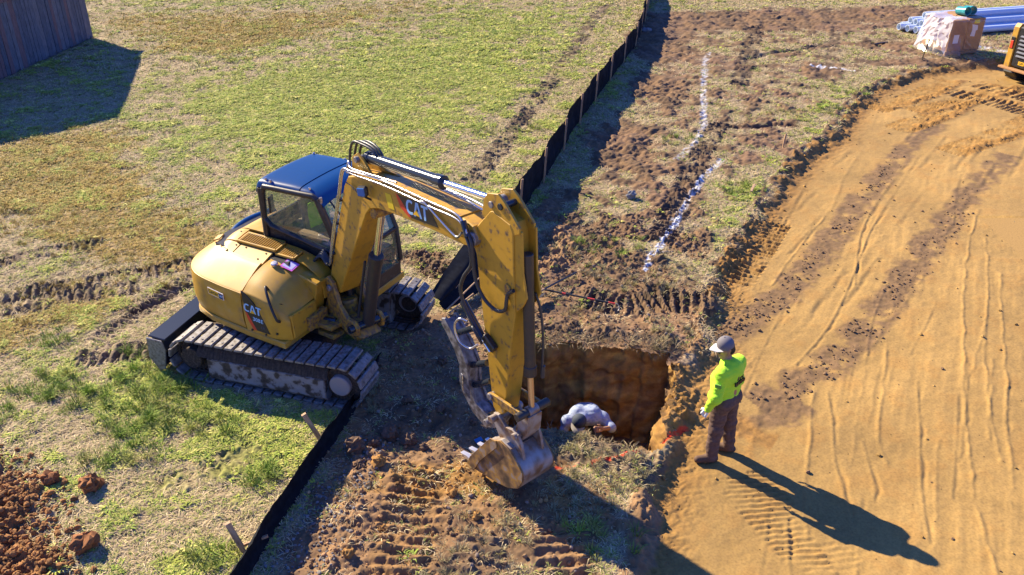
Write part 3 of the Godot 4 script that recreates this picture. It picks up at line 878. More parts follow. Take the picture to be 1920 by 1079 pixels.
# mesh with averaged normals; flip turns them round
func normal_mesh(v: PackedVector3Array, c: PackedColorArray, ix: PackedInt32Array, flip: bool) -> ArrayMesh:
	var n := PackedVector3Array(); n.resize(v.size())
	for t in ix.size() / 3:
		var a := ix[3 * t]; var b := ix[3 * t + 1]; var d := ix[3 * t + 2]
		var q := (v[d] - v[a]).cross(v[b] - v[a])
		if flip: q = -q
		n[a] += q; n[b] += q; n[d] += q
	for i in n.size(): n[i] = n[i].normalized()
	if flip:
		for t in ix.size() / 3:
			var s := ix[3 * t + 1]; ix[3 * t + 1] = ix[3 * t + 2]; ix[3 * t + 2] = s
	var arr := []; arr.resize(Mesh.ARRAY_MAX)
	arr[Mesh.ARRAY_VERTEX] = v; arr[Mesh.ARRAY_NORMAL] = n; arr[Mesh.ARRAY_COLOR] = c; arr[Mesh.ARRAY_INDEX] = ix
	var m := ArrayMesh.new()
	m.add_surface_from_arrays(Mesh.PRIMITIVE_TRIANGLES, arr)
	return m

# ---------------------------------------------------------------- lettering
func text_mesh(s: String, height: float, bold := true, depth := 0.003) -> TextMesh:
	var t := TextMesh.new()
	var f := SystemFont.new()
	f.font_names = PackedStringArray(["Droid Sans"])
	if bold: f.font_weight = 800
	t.font = f
	t.text = s
	t.font_size = 64
	t.pixel_size = height / 46.0
	t.depth = depth
	return t

const PLAN := Basis(Vector3(1, 0, 0), Vector3(0, 0, 1), Vector3(0, -1, 0))   # prism in x,z; runs from -top to -bottom

# ---------------------------------------------------------------- excavator
# every frame: x forward, y up, z to the machine's right
func build_excavator() -> void:
	var ex := thing("excavator", "yellow crawler excavator with black cab reaching its bucket down beside the pit", "excavator", Vector3(-2.97, 0, -11.05))
	var TF := Transform3D(Basis(Vector3.UP, deg_to_rad(-17)), Vector3.ZERO)
	var HF := Transform3D(Basis(Vector3.UP, deg_to_rad(-28)), Vector3.ZERO)
	var BF := Transform3D(Basis(Vector3.UP, deg_to_rad(-49)), Vector3(0.749, 0, 0.518))
	excavator_tracks(ex, TF)
	excavator_house(ex, HF)
	excavator_cab(ex, HF)
	excavator_boom(ex, BF)

func excavator_tracks(ex: Node3D, TF: Transform3D) -> void:
	var prof := V2([-0.062, 0.0, 0.062, 0.0, 0.064, 0.022, 0.052, 0.036, -0.046, 0.034, -0.06, 0.020])
	var shoe := MB.new().prism(prof, -0.26, 0.26, Transform3D.IDENTITY, 0.004)
	for z in [-0.16, 0.16]: shoe.cyl(Vector3(0.01, 0.034, z), Vector3(0.01, 0.044, z), 0.014, 8)
	var shoe_mesh := shoe.commit(30)
	var idl := MB.new().lathe([Vector2(0, -0.1), Vector2(0.11, -0.1), Vector2(0.12, -0.075), Vector2(0.2, -0.06), Vector2(0.25, -0.07), Vector2(0.265, -0.05), Vector2(0.265, 0.05), Vector2(0.25, 0.07), Vector2(0.2, 0.06), Vector2(0.12, 0.075), Vector2(0.11, 0.1), Vector2(0, 0.1)], Transform3D(Basis(Vector3.RIGHT, PI / 2), Vector3.ZERO), 28).commit(30)
	var teeth := PackedVector2Array()
	for k in 22:
		for q in [[0.0, 0.235], [0.3, 0.235], [0.42, 0.268], [0.7, 0.268], [0.85, 0.235]]:
			var a: float = TAU * (k + q[0]) / 22.0
			teeth.append(Vector2(cos(a), sin(a)) * q[1])
	var spr := MB.new().prism(teeth, -0.03, 0.03).cyl(Vector3(0, 0, -0.13), Vector3(0, 0, 0.15), 0.16, 20, 0.01).commit(30)
	var roll := MB.new().cyl(Vector3(0, 0, -0.12), Vector3(0, 0, 0.12), 0.075, 14, 0.012).commit(30)
	var rng := RandomNumberGenerator.new()
	rng.seed = 5
	for s: float in [1.0, -1.0]:
		var zc: float = 1.03 * s
		# chain loop
		var outer := PackedVector2Array(); var loop := []
		for k in 24:
			var a := -PI / 2 + PI * k / 23.0
			loop.append(Vector2(1.14 + cos(a) * 0.295, 0.33 + sin(a) * 0.295))
		for k in 24:
			var a := PI / 2 + PI * k / 23.0
			loop.append(Vector2(-1.14 + cos(a) * 0.295, 0.33 + sin(a) * 0.295))
		var ch := MB.new()
		for z in [-0.1, 0.06]:
			for i in loop.size():
				var p: Vector2 = loop[i]; var q: Vector2 = loop[(i + 1) % loop.size()]
				var m := (p + q) * 0.5
				var d := (q - p)
				ch.box(Vector3(d.length() + 0.004, 0.045, 0.04), Transform3D(Basis(Vector3.BACK, d.angle()), Vector3(m.x, m.y, z + 0.02)) * T(Vector3(0, 0.022, 0)), 0.004)
		var tr := part("track", ch.commit(30), M.mud, ex, TF * T(Vector3(0, 0, zc)))
		# shoes round the loop
		var per := 2.0 * 2.28 + TAU * 0.295
		var n := 42
		for k in n:
			var d := per * (k + 0.3) / n
			var pos := Vector2.ZERO; var ang := 0.0
			if d < 2.28:
				pos = Vector2(-1.14 + d, 0.625); ang = 0.0
				pos.y -= 0.02 * sin(PI * d / 2.28)
			elif d < 2.28 + PI * 0.295:
				var a := PI / 2 - (d - 2.28) / 0.295
				pos = Vector2(1.14, 0.33) + Vector2(cos(a), sin(a)) * 0.295; ang = a - PI / 2
			elif d < 4.56 + PI * 0.295:
				pos = Vector2(1.14 - (d - 2.28 - PI * 0.295), 0.035); ang = PI
			else:
				var a := -PI / 2 - (d - 4.56 - PI * 0.295) / 0.295
				pos = Vector2(-1.14, 0.33) + Vector2(cos(a), sin(a)) * 0.295; ang = a - PI / 2
			part("shoe", shoe_mesh, M.shoe, tr, Transform3D(Basis(Vector3.BACK, ang + rng.randf_range(-0.02, 0.02)), Vector3(pos.x, pos.y, rng.randf_range(-0.004, 0.004))))
		# frame: box with a sloping ledge on its outer side
		var fr := MB.new()
		var zs := s
		var pf := [-0.2, 0.56, 0.06, 0.56, 0.1, 0.5, 0.22, 0.42, 0.255, 0.40, 0.255, 0.12, 0.20, 0.05, -0.2, 0.06]
		var pp := PackedVector2Array()
		for i in pf.size() / 2: pp.append(Vector2(pf[2 * i] * zs, pf[2 * i + 1]))
		fr.prism(pp, -0.92, 0.86, Transform3D(Basis(Vector3(0, 0, 1), Vector3(0, 1, 0), Vector3(-1, 0, 0)), Vector3.ZERO), 0.012)
		for x in [-0.35, 0.25, 0.6]: fr.cyl(Vector3(x, 0.3, 0.25 * zs), Vector3(x, 0.3, 0.265 * zs), 0.022, 10)
		part("track_frame", fr.commit(30), M.frame_mud, tr)
		# earth lying on the ledge
		var g := []
		for i in 60:
			var x := -1.02 + i * 0.0335
			var row := []
			for j in 8:
				var w := j / 7.0
				var nn := n_clod.get_noise_2d(x * 1.6 + 9.0 * s, w * 0.4) * 0.05 + n_mid.get_noise_2d(x * 2.0, 3.0 * s) * 0.03
				row.append(Vector3(x, 0.55 - 0.13 * w * w + 0.045 * sin(PI * w) + nn * sin(PI * clampf(w, 0.05, 0.95)), zs * (0.02 + 0.235 * w + 0.015 * n_fine.get_noise_2d(x * 2.0, 1.0))))
			g.append(row)
		var md := MB.new()
		md.grid(g, false, s < 0)
		part("caked_mud", md.commit(60), M.mud, tr)
		part("idler_wheel", idl, M.mud, tr, T(Vector3(1.14, 0.33, 0.08 * s)))
		part("hub_cap", MB.new().cyl(Vector3(1.12, 0.33, 0.0), Vector3(1.12, 0.33, 0.225 * s), 0.15, 24, 0.012).commit(30), plain(lin(0.30, 0.265, 0.25), 0.8), tr)
		part("sprocket", spr, M.mud, tr, T(Vector3(-1.14, 0.33, 0.06 * s)))
		for x in [-0.7, -0.25, 0.2, 0.65]: part("roller", roll, M.mud, tr, T(Vector3(x, 0.12, 0)))
	var un := MB.new()
	un.box(Vector3(1.2, 0.24, 1.7), T(Vector3(0, 0.44, 0)), 0.03)
	un.box(Vector3(0.9, 0.14, 1.0), T(Vector3(0, 0.6, 0)), 0.03)
	un.cyl(Vector3(0, 0.62, 0), Vector3(0, 0.745, 0), 0.56, 32, 0.01)
	part("undercarriage", un.commit(30), M.mud, ex, TF)
	# dozer blade at the back of the tracks
	var bl := MB.new()
	var pb := V2([-1.70, 0.03, -1.79, 0.14, -1.83, 0.28, -1.81, 0.42, -1.76, 0.53, -1.735, 0.53, -1.775, 0.42, -1.795, 0.28, -1.76, 0.15, -1.67, 0.045])
	bl.prism(pb, -1.2, 1.2, Transform3D.IDENTITY, 0.004)
	bl.box(Vector3(0.15, 0.2, 2.36), T(Vector3(-1.68, 0.40, 0), Vector3(0, 0, 8)), 0.015)
	bl.box(Vector3(0.27, 0.03, 2.38), T(Vector3(-1.70, 0.525, 0), Vector3(0, 0, -6)), 0.008)
	var blade := part("dozer_blade", bl.commit(30), plain(lin(0.022, 0.032, 0.05), 0.32), ex, TF)  # dark paint, its blue cast is sky reflection put into the colour
	var ep := V2([-1.84, 0.53, -1.6, 0.51, -1.56, 0.36, -1.62, 0.05, -1.72, 0.0, -1.86, 0.2])
	for s: float in [-1.0, 1.0]:
		part("end_plate", MB.new().prism(ep, -0.012, 0.012, T(Vector3(0, 0, 1.215 * s))).commit(30), M.steel, blade)
		part("push_arm", MB.new().box(Vector3(1.2, 0.14, 0.1), T(Vector3(-1.15, 0.33, 0.42 * s), Vector3(0, 0, 6)), 0.012).commit(30), M.mud, blade)
	var edge := MB.new().box(Vector3(0.02, 0.13, 2.4), T(Vector3(-1.74, 0.09, 0), Vector3(0, 0, 40)), 0.004)
	part("cutting_edge", edge.commit(30), M.steel, blade)

func excavator_house(ex: Node3D, HF: Transform3D) -> void:
	var deck := MB.new()
	var pl := V2([0.55, 1.08, -0.14, 1.05, -0.85, 0.98, -1.2, 0.87, -1.46, 0.6, -1.6, 0.2, -1.6, -0.35, -1.46, -0.8, -1.15, -1.08, -0.7, -1.2, 0.74, -1.24, 0.8, -1.18, 0.8, -0.5, 0.62, -0.42, 0.62, 0.42, 0.55, 0.5])
	deck.prism(pl, -0.80, -0.70, Transform3D(PLAN, Vector3.ZERO), 0.015)
	var house := part("upper_body", deck.commit(30), M.yellow, ex, HF)
	# dark inside seen through gaps and grilles
	var core := MB.new()
	core.prism(V2([0.42, 0.93, -0.14, 0.9, -0.74, 0.83, -1.02, 0.72, -1.22, 0.52, -1.36, 0.18, -1.38, -0.32, -1.28, -0.7, -1.0, -0.95, -0.6, -1.05, 0.4, -1.05, 0.4, 0.93]), -1.30, -0.78, Transform3D(PLAN, Vector3.ZERO), 0.02)
	core.prism(V2([0.2, 0.45, -1.1, 0.42, -1.3, 0.1, -1.3, -0.6, -0.1, -0.6]), -1.60, -1.29, Transform3D(PLAN, Vector3.ZERO), 0.02)
	part("engine_bay", core.commit(30), M.black, house)
	# counterweight: wraps the back and the right rear
	var cols := [[-1.46, -0.78, 0.9, 0.4], [-1.60, -0.3, 1.0, 0.1], [-1.60, 0.2, 1.0, -0.15], [-1.46, 0.62, 0.75, -0.65], [-1.15, 0.88, 0.35, -0.94], [-0.66, 0.985, 0.1, -1.0], [-0.172, 1.03, 0.02, -1.0]]
	var lv := [[0.805, 0.01], [0.95, -0.012], [1.15, -0.012], [1.325, 0.0], [1.345, 0.012], [1.365, 0.035], [1.47, 0.2], [1.57, 0.37], [1.60, 0.45]]
	var ctrl := []
	for l in lv:
		var row := []
		for c in cols: row.append(Vector3(c[0] + c[2] * l[1], l[0], c[1] + c[3] * l[1]))
		ctrl.append(row)
	var cw := part("counterweight", MB.new().shell(ctrl, 0.03, 4, 5).commit(24), M.yellow, house)
	# louvres in its back corner
	for k in 9:
		var y := 0.98 + k * 0.038
		part("louvre", MB.new().box(Vector3(0.012, 0.012, 0.17), T(Vector3(-1.425, y, 0.42), Vector3(0, -28, 0)), 0.003).commit(30), M.black, cw)
	# side door
	ctrl = []
	var xs := [-0.128, 0.08, 0.3, 0.46, 0.565]
	var drop := [0.0, 0.02, 0.10, 0.24, 0.42]
	var rws := [[0.805, 1.045], [0.95, 1.06], [1.15, 1.06], [1.34, 1.035], [1.40, 0.99], [1.50, 0.84], [1.58, 0.58], [1.605, 0.25]]
	for r in rws:
		var row := []
		for i in 5:
			var f: float = clampf((r[0] - 1.05) / 0.55, 0.0, 1.0)
			var rnd: float = [0.0, 0.0, 0.005, 0.03, 0.11][i]
			var zz: float = r[1] + (0.03 * (xs[i] + 0.145) if r[1] > 0.9 else 0.0) - (rnd if r[1] > 0.5 else 0.0)
			row.append(Vector3(xs[i] + (0.03 if i == 4 and f < 0.3 else 0.0), r[0] - drop[i] * f, zz))
		ctrl.append(row)
	var door := part("side_door", MB.new().shell(ctrl, 0.025, 4, 5).commit(24), M.yellow, house)
	# front box below its slope
	part("front_panel", MB.new().box(Vector3(0.05, 0.34, 0.5), T(Vector3(0.585, 0.99, 0.70), Vector3(0, 0, 4)), 0.012).commit(30), M.yellow_worn, house)
	part("front_step", MB.new().box(Vector3(0.1, 0.2, 0.38), T(Vector3(0.62, 0.9, 0.5)), 0.012).commit(30), M.yellow_dirty, house)
	part("tank_cover", MB.new().box(Vector3(0.34, 0.5, 0.22), T(Vector3(0.42, 1.2, 0.33), Vector3(0, 0, -14)), 0.015).commit(30), M.yellow, house)
	part("swing_cylinder", MB.new().cyl(Vector3(0.5, 0.83, 0.42), Vector3(0.84, 0.84, 0.36), 0.045, 14).commit(40), M.barrel, house)
	# hood: separate pressed panels with gaps between them
	var hy := func(x: float, z: float) -> float:
		var y := 1.70 - 0.34 * pow(maxf(0.0, z - 0.02), 1.5) - 0.25 * pow(maxf(0.0, -z - 0.45), 2.0)
		return y - 0.09 * pow(clampf((-x - 0.92) / 0.23, 0.0, 1.0), 2.0)
	var hood := part("hood", MB.new().box(Vector3(0.95, 0.05, 1.2), T(Vector3(-0.66, 1.585, -0.16)), 0.01).commit(30), M.black, house)
	for q in [[-1.14, -0.757, 0.545, 0.32], [-0.733, -0.175, 0.56, 0.32], [-1.14, -0.870, 0.295, 0.012], [-1.14, -0.57, -0.014, -0.8], [-0.845, -0.175, 0.295, 0.06]]:
		ctrl = []
		for j in 5:
			var row := []
			var z: float = lerpf(q[2], q[3], j / 4.0)
			for i in 5:
				var x: float = lerpf(q[0], q[1], i / 4.0)
				var xl := -1.14 + 0.14 * clampf((z - 0.33) / 0.13, 0.0, 1.0) + 0.36 * clampf((z - 0.457) / 0.08, 0.0, 1.0) + 0.09 * clampf((-z - 0.2) / 0.4, 0.0, 1.0)
				x = maxf(x, minf(xl, q[1] - 0.03 * (4 - i)))
				row.append(Vector3(x, hy.call(x, z), z))
			ctrl.append(row)
		part("hood_panel", MB.new().shell(ctrl, 0.03, 3, 3).commit(24), M.yellow, hood)
	for q in [[-1.2, 0.36], [-0.8, 0.37], [-0.3, 0.5], [-0.25, 0.38], [-0.62, 0.37], [-0.95, 0.1]]:
		part("bolt", MB.new().cyl(Vector3(q[0], 1.58, q[1]), Vector3(q[0], hy.call(q[0], q[1]) + 0.006, q[1]), 0.013, 8).commit(30), M.black, hood)
	# two grilles of slats beside the cab
	for gq in [[-0.80, -0.16, 0.185, 0.20, 16], [-0.09, 0.17, 0.215, 0.17, 7]]:
		var gr := part("grille", MB.new().box(Vector3(gq[1] - gq[0] + 0.06, 0.06, gq[3] + 0.05), T(Vector3((gq[0] + gq[1]) * 0.5, hy.call(-0.4, gq[2] + 0.02) - 0.022 - (0.03 if gq[4] == 7 else 0.0), gq[2] + 0.02), Vector3(9, 0, 0)), 0.01).commit(30), M.black, house)
		for k in gq[4]:
			var x: float = lerpf(gq[0], gq[1], (k + 0.5) / gq[4])
			part("slat", MB.new().box(Vector3(0.017, 0.016, gq[3]), T(Vector3(x, hy.call(-0.4, gq[2] + 0.02) + 0.012 - (0.03 if gq[4] == 7 else 0.0), gq[2] + 0.02), Vector3(9, 0, -14)), 0.003).commit(30), M.yellow, gr)
		for e in [[(gq[0] + gq[1]) * 0.5, gq[2] + 0.02 + gq[3] * 0.5 + 0.012, gq[1] - gq[0] + 0.06, 0.03], [(gq[0] + gq[1]) * 0.5, gq[2] + 0.02 - gq[3] * 0.5 - 0.012, gq[1] - gq[0] + 0.06, 0.03], [gq[0] - 0.015, gq[2] + 0.02, 0.03, gq[3]], [gq[1] + 0.015, gq[2] + 0.02, 0.03, gq[3]]]:
			part("grille_frame", MB.new().box(Vector3(e[2], 0.05, e[3]), T(Vector3(e[0], hy.call(-0.4, gq[2] + 0.02) - 0.01 - (0.03 if gq[4] == 7 else 0.0), e[1]), Vector3(9, 0, 0)), 0.006).commit(30), M.yellow, gr)
	# deck sheet between the grilles, the cab and the bracket
	ctrl = []
	for z in [[0.30, 0.0], [0.18, 0.012], [0.06, 0.016]]:
		var row := []
		for x in [[-0.155, 1.645], [0.1, 1.625], [0.36, 1.56], [0.54, 1.46], [0.62, 1.34], [0.64, 1.12]]: row.append(Vector3(x[0], x[1] + z[1], z[0]))
		ctrl.append(row)
	part("deck_sheet", MB.new().shell(ctrl, 0.02, 3, 4).commit(24), M.yellow, house)
	# back cover strip and lifting tab
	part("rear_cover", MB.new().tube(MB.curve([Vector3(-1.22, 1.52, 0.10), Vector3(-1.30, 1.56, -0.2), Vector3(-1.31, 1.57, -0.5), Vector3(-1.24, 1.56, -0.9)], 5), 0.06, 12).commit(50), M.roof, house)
	part("lifting_tab", MB.new().box(Vector3(0.1, 0.02, 0.16), T(Vector3(-1.24, 1.60, 0.26), Vector3(0, 20, 18)), 0.004).commit(30), M.yellow, house)
	# fuel cap, handle, stickers
	part("fuel_cap", MB.new().lathe([Vector2(0, 0), Vector2(0.05, 0), Vector2(0.05, 0.05), Vector2(0.042, 0.06), Vector2(0, 0.062)], T(Vector3(0.02, 1.565, 0.52), Vector3(12, 0, 0)), 18).commit(30), M.pipe, door)
	part("handle", MB.new().tube(MB.curve([Vector3(0.20, 1.42, 0.88), Vector3(0.22, 1.50, 0.95), Vector3(0.36, 1.36, 1.06), Vector3(0.48, 1.16, 1.10), Vector3(0.47, 1.08, 1.02)], 4), 0.018, 8).commit(50), M.black, door)
	var st := part("sticker", MB.new().box(Vector3(0.2, 0.004, 0.17), T(Vector3(0.19, 1.575, 0.42), Vector3(10, 0, -12)), 0.001).commit(30), plain(lin(0.62, 0.12, 0.55), 0.4), door)
	part("sticker_panel", MB.new().box(Vector3(0.16, 0.004, 0.13), T(Vector3(0.19, 1.578, 0.42), Vector3(10, 0, -12)), 0.001).commit(30), plain(lin(0.45, 0.45, 0.75), 0.4), st)
	# name plate: dark sail with letters
	var dx := Transform3D(Basis.IDENTITY, Vector3(0.012, 0, 1.068))
	var sail := part("name_plate", MB.new().prism(V2([-0.125, 1.42, -0.06, 1.39, 0.06, 1.29, 0.15, 1.17, 0.23, 1.02, 0.285, 0.86, 0.06, 0.86, -0.1, 1.12]), -0.012, 0.004, dx, 0.001).commit(30), M.decal, door)
	part("stripe", MB.new().prism(V2([-0.1, 1.115, -0.065, 1.1, 0.065, 0.86, 0.0, 0.86, -0.075, 1.0]), -0.012, 0.005, dx, 0.001).commit(30), M.red, sail)
	part("letters", text_mesh("CAT", 0.12), M.cat_sky_tint, sail, T(Vector3(0.045, 1.175, 1.072), Vector3(0, 0, -3)))
	part("triangle", MB.new().prism(V2([0.0, 1.118, 0.09, 1.118, 0.045, 1.172]), 0.0, 0.003, Transform3D(Basis.IDENTITY, Vector3(0, 0, 1.0745)), 0.0005).commit(30), M.cat_yellow, sail)
	part("letters", text_mesh("308E", 0.058), M.cat_sky_tint, sail, T(Vector3(0.12, 1.03, 1.072), Vector3(0, 0, -3)))
	part("letters", text_mesh("CR", 0.04, false), plain(lin(0.06, 0.09, 0.14), 0.5), sail, T(Vector3(0.19, 0.93, 1.072), Vector3(0, 0, -3)))
	# dealer plate on the counterweight
	var px := Transform3D(Basis(Vector3.UP, deg_to_rad(-9.0)), Vector3(-0.66, 1.20, 1.006))
	var dp := part("dealer_plate", MB.new().box(Vector3(0.34, 0.1, 0.006), px, 0.001).commit(30), M.white, cw)
	part("plate_field", MB.new().box(Vector3(0.32, 0.082, 0.003), px * T(Vector3(0, 0, 0.004)), 0.0005).commit(30), M.cat_yellow, dp)
	part("plate_badge", MB.new().box(Vector3(0.085, 0.082, 0.003), px * T(Vector3(0.117, 0, 0.0065)), 0.0005).commit(30), plain(lin(0.01, 0.02, 0.08), 0.4), dp)
	part("letters", text_mesh("Carter", 0.05, true, 0.002), M.decal, dp, px * T(Vector3(-0.045, 0, 0.006)))
	part("letters", text_mesh("CAT", 0.035, true, 0.002), M.cat_sky_tint, dp, px * T(Vector3(0.117, 0, 0.0085)))
	for q in [[-0.02, 0.84], [0.22, 0.83], [0.42, 0.9], [-0.55, 0.9]]:
		part("bolt", MB.new().cyl(Vector3(q[0], q[1], 1.0), Vector3(q[0], q[1], 1.072 if q[0] > -0.1 else 0.985), 0.016, 8).commit(30), M.black, door)

func excavator_cab(ex: Node3D, HF: Transform3D) -> void:
	var R := 0.03     # right face
	var L := -1.19    # left face
	# roof
	var rp := []
	for c in [[0.36, -0.08, 0], [0.30, L + 0.1, 0], [-0.44, L + 0.08, 0], [-0.44, -0.06, 0]]: pass
	var ctrl := []
	for z in [[0.05, 2.44], [0.015, 2.515], [-0.12, 2.545], [-0.58, 2.56], [-1.03, 2.545], [-1.17, 2.515], [-1.205, 2.44]]:
		var row := []
		for x in [[-0.60, -0.09], [-0.56, -0.015], [-0.42, 0.0], [0.0, 0.01], [0.16, 0.008]]: row.append(Vector3(x[0], z[1] + x[1], z[0]))
		ctrl.append(row)
	var cab := part("cab", MB.new().prism(V2([-0.52, 0.82, 0.8, 0.82, 0.84, 1.1, 0.78, 1.62, -0.48, 1.84, -0.52, 1.8]), -0.06, 0.02, Transform3D.IDENTITY, 0.02).box(Vector3(1.3, 0.5, 1.16), T(Vector3(0.13, 1.09, -0.60)), 0.03).commit(30), M.black, ex, HF)
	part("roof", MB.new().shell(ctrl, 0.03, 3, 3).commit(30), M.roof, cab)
	ctrl = []
	for z in [[0.05, 2.44], [0.015, 2.51], [-0.12, 2.54], [-0.58, 2.555], [-1.03, 2.54], [-1.17, 2.51], [-1.205, 2.44]]:
		var row := []
		for x in [[0.175, 0.005], [0.35, -0.005], [0.5, -0.06], [0.58, -0.14]]: row.append(Vector3(x[0], z[1] + x[1] * (0.5 if absf(z[0] + 0.58) > 0.6 else 1.0), z[0]))
		ctrl.append(row)
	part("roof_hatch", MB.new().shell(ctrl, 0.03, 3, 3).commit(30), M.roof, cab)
	part("roof_lining", MB.new().box(Vector3(1.06, 0.04, 1.16), T(Vector3(-0.02, 2.44, -0.58)), 0.01).commit(30), M.black, cab)
	for q in [[-0.45, -0.02], [-0.35, 0.0], [0.3, -0.03], [-0.5, -1.1], [0.05, -1.12], [0.26, -0.95]]:
		part("bolt", MB.new().cyl(Vector3(q[0], 2.5, q[1]), Vector3(q[0], 2.56, q[1]), 0.018, 10, 0.004).commit(30), M.pipe, cab)
	part("marker_post", MB.new().cyl(Vector3(0.52, 2.36, 0.03), Vector3(0.52, 2.48, 0.03), 0.022, 10, 0.004).commit(30), M.steel, cab)
	# right window: frame, glass
	for side: float in [R, L]:
		var s: float = 1.0 if side == R else -1.0
		var low := 0.0 if s > 0 else -0.55
		var ol := [Vector3(-0.50, 2.36, side), Vector3(-0.46, 2.45, side), Vector3(0.38, 2.47, side), Vector3(0.48, 2.42, side), Vector3(0.79, 1.74 + low * 0.6, side), Vector3(0.72, 1.66 + low, side), Vector3(-0.42, 1.87 + low * 1.3, side), Vector3(-0.53, 1.97 + low, side)]
		var loop := []
		for i in ol.size():
			var a: Vector3 = ol[i]; var b: Vector3 = ol[(i + 1) % ol.size()]
			for k in 4: loop.append(a.lerp(b, k / 4.0))
		loop.append(loop[0])
		part("window_frame", MB.new().tube(loop, 0.042, 8, -1.0, false).commit(50), M.black, cab)
		var wp := PackedVector2Array()
		for p in ol: wp.append(Vector2(p.x, p.y))
		part("window_glass", MB.new().prism(wp, -0.004, 0.004, Transform3D(Basis.IDENTITY, Vector3(0, 0, side)), 0.001).commit(20), M.glass, cab)
	# rear wall and front
	part("rear_window_frame", MB.new().box(Vector3(0.05, 0.26, 1.2), T(Vector3(-0.53, 1.82, -0.58)), 0.01).commit(30), M.black, cab)
	part("rear_glass", MB.new().box(Vector3(0.008, 0.56, 1.08), T(Vector3(-0.53, 2.2, -0.58)), 0.001).commit(30), M.glass, cab)
	for z in [R, L]:
		part("front_pillar", MB.new().tube([Vector3(0.46, 2.44, z), Vector3(0.8, 1.6, z), Vector3(0.84, 1.1, z)], 0.05, 8).commit(50), M.black, cab)
		part("rear_pillar", MB.new().tube([Vector3(-0.53, 2.42, z), Vector3(-0.53, 1.5, z)], 0.045, 8).commit(50), M.black, cab)
	var fb := Transform3D(Basis(Vector3.BACK, deg_to_rad(21.0)), Vector3(0.66, 2.02, -0.58))
	part("front_glass", MB.new().box(Vector3(0.008, 0.82, 1.14), fb, 0.001).commit(30), M.glass, cab)
	part("lower_glass", MB.new().box(Vector3(0.008, 0.5, 1.12), T(Vector3(0.84, 1.32, -0.58), Vector3(0, 0, 4)), 0.001).commit(30), M.glass, cab)
	part("front_bar", MB.new().box(Vector3(0.06, 0.06, 1.2), T(Vector3(0.81, 1.60, -0.58)), 0.01).commit(30), M.black, cab)
	part("kick_plate", MB.new().box(Vector3(0.06, 0.24, 1.2), T(Vector3(0.82, 0.98, -0.60)), 0.01).commit(30), M.black, cab)
	part("platform_edge", MB.new().box(Vector3(0.07, 0.1, 0.84), T(Vector3(0.83, 0.82, -0.83)), 0.01).commit(30), M.yellow, cab)
	part("side_guard", MB.new().tube([Vector3(0.86, 1.0, -0.02), Vector3(0.9, 2.1, -0.05), Vector3(0.6, 2.42, -0.05)], 0.014, 6).commit(50), M.black, cab)
	# inside: seat, console, light liner
	var seat := part("seat", MB.new().box(Vector3(0.46, 0.16, 0.46), T(Vector3(0.05, 1.52, -0.62)), 0.05).commit(40), M.seat, cab)
	part("backrest", MB.new().box(Vector3(0.13, 0.62, 0.44), T(Vector3(-0.22, 1.86, -0.62), Vector3(0, 0, 8)), 0.05).commit(40), M.trim, seat)
	part("headrest", MB.new().box(Vector3(0.1, 0.18, 0.26), T(Vector3(-0.27, 2.25, -0.62), Vector3(0, 0, 8)), 0.04).commit(40), M.trim, seat)
	for z in [-0.28, -0.96]:
		part("console", MB.new().box(Vector3(0.6, 0.26, 0.16), T(Vector3(0.1, 1.6, z)), 0.03).commit(40), M.trim, cab)
		part("joystick", MB.new().tube([Vector3(0.36, 1.7, z), Vector3(0.38, 1.95, z)], 0.025, 8).commit(40), M.black, cab)
	part("mirror", MB.new().box(Vector3(0.03, 0.24, 0.14), T(Vector3(-0.42, 2.18, -0.02), Vector3(0, 20, 0)), 0.01).commit(30), M.black, cab)
	single("safety_vest", MB.new().shell([[Vector3(-0.1, 2.1, -0.4), Vector3(-0.02, 2.13, -0.55), Vector3(-0.1, 2.1, -0.75)], [Vector3(-0.1, 1.95, -0.38), Vector3(0.0, 2.0, -0.55), Vector3(-0.1, 1.95, -0.78)], [Vector3(-0.06, 1.75, -0.36), Vector3(0.06, 1.8, -0.55), Vector3(-0.06, 1.75, -0.8)]].map(func(r): r.reverse(); return r), 0.012, 4, 4).commit(50), M.hivis, "neon yellow vest hanging over the seat inside the excavator cab", "vest", Transform3D(HF.basis, Vector3(-2.97, 0, -11.05)))

func rh(r: float, h: float, z := 0.0) -> Vector3: return Vector3(r, h, z)

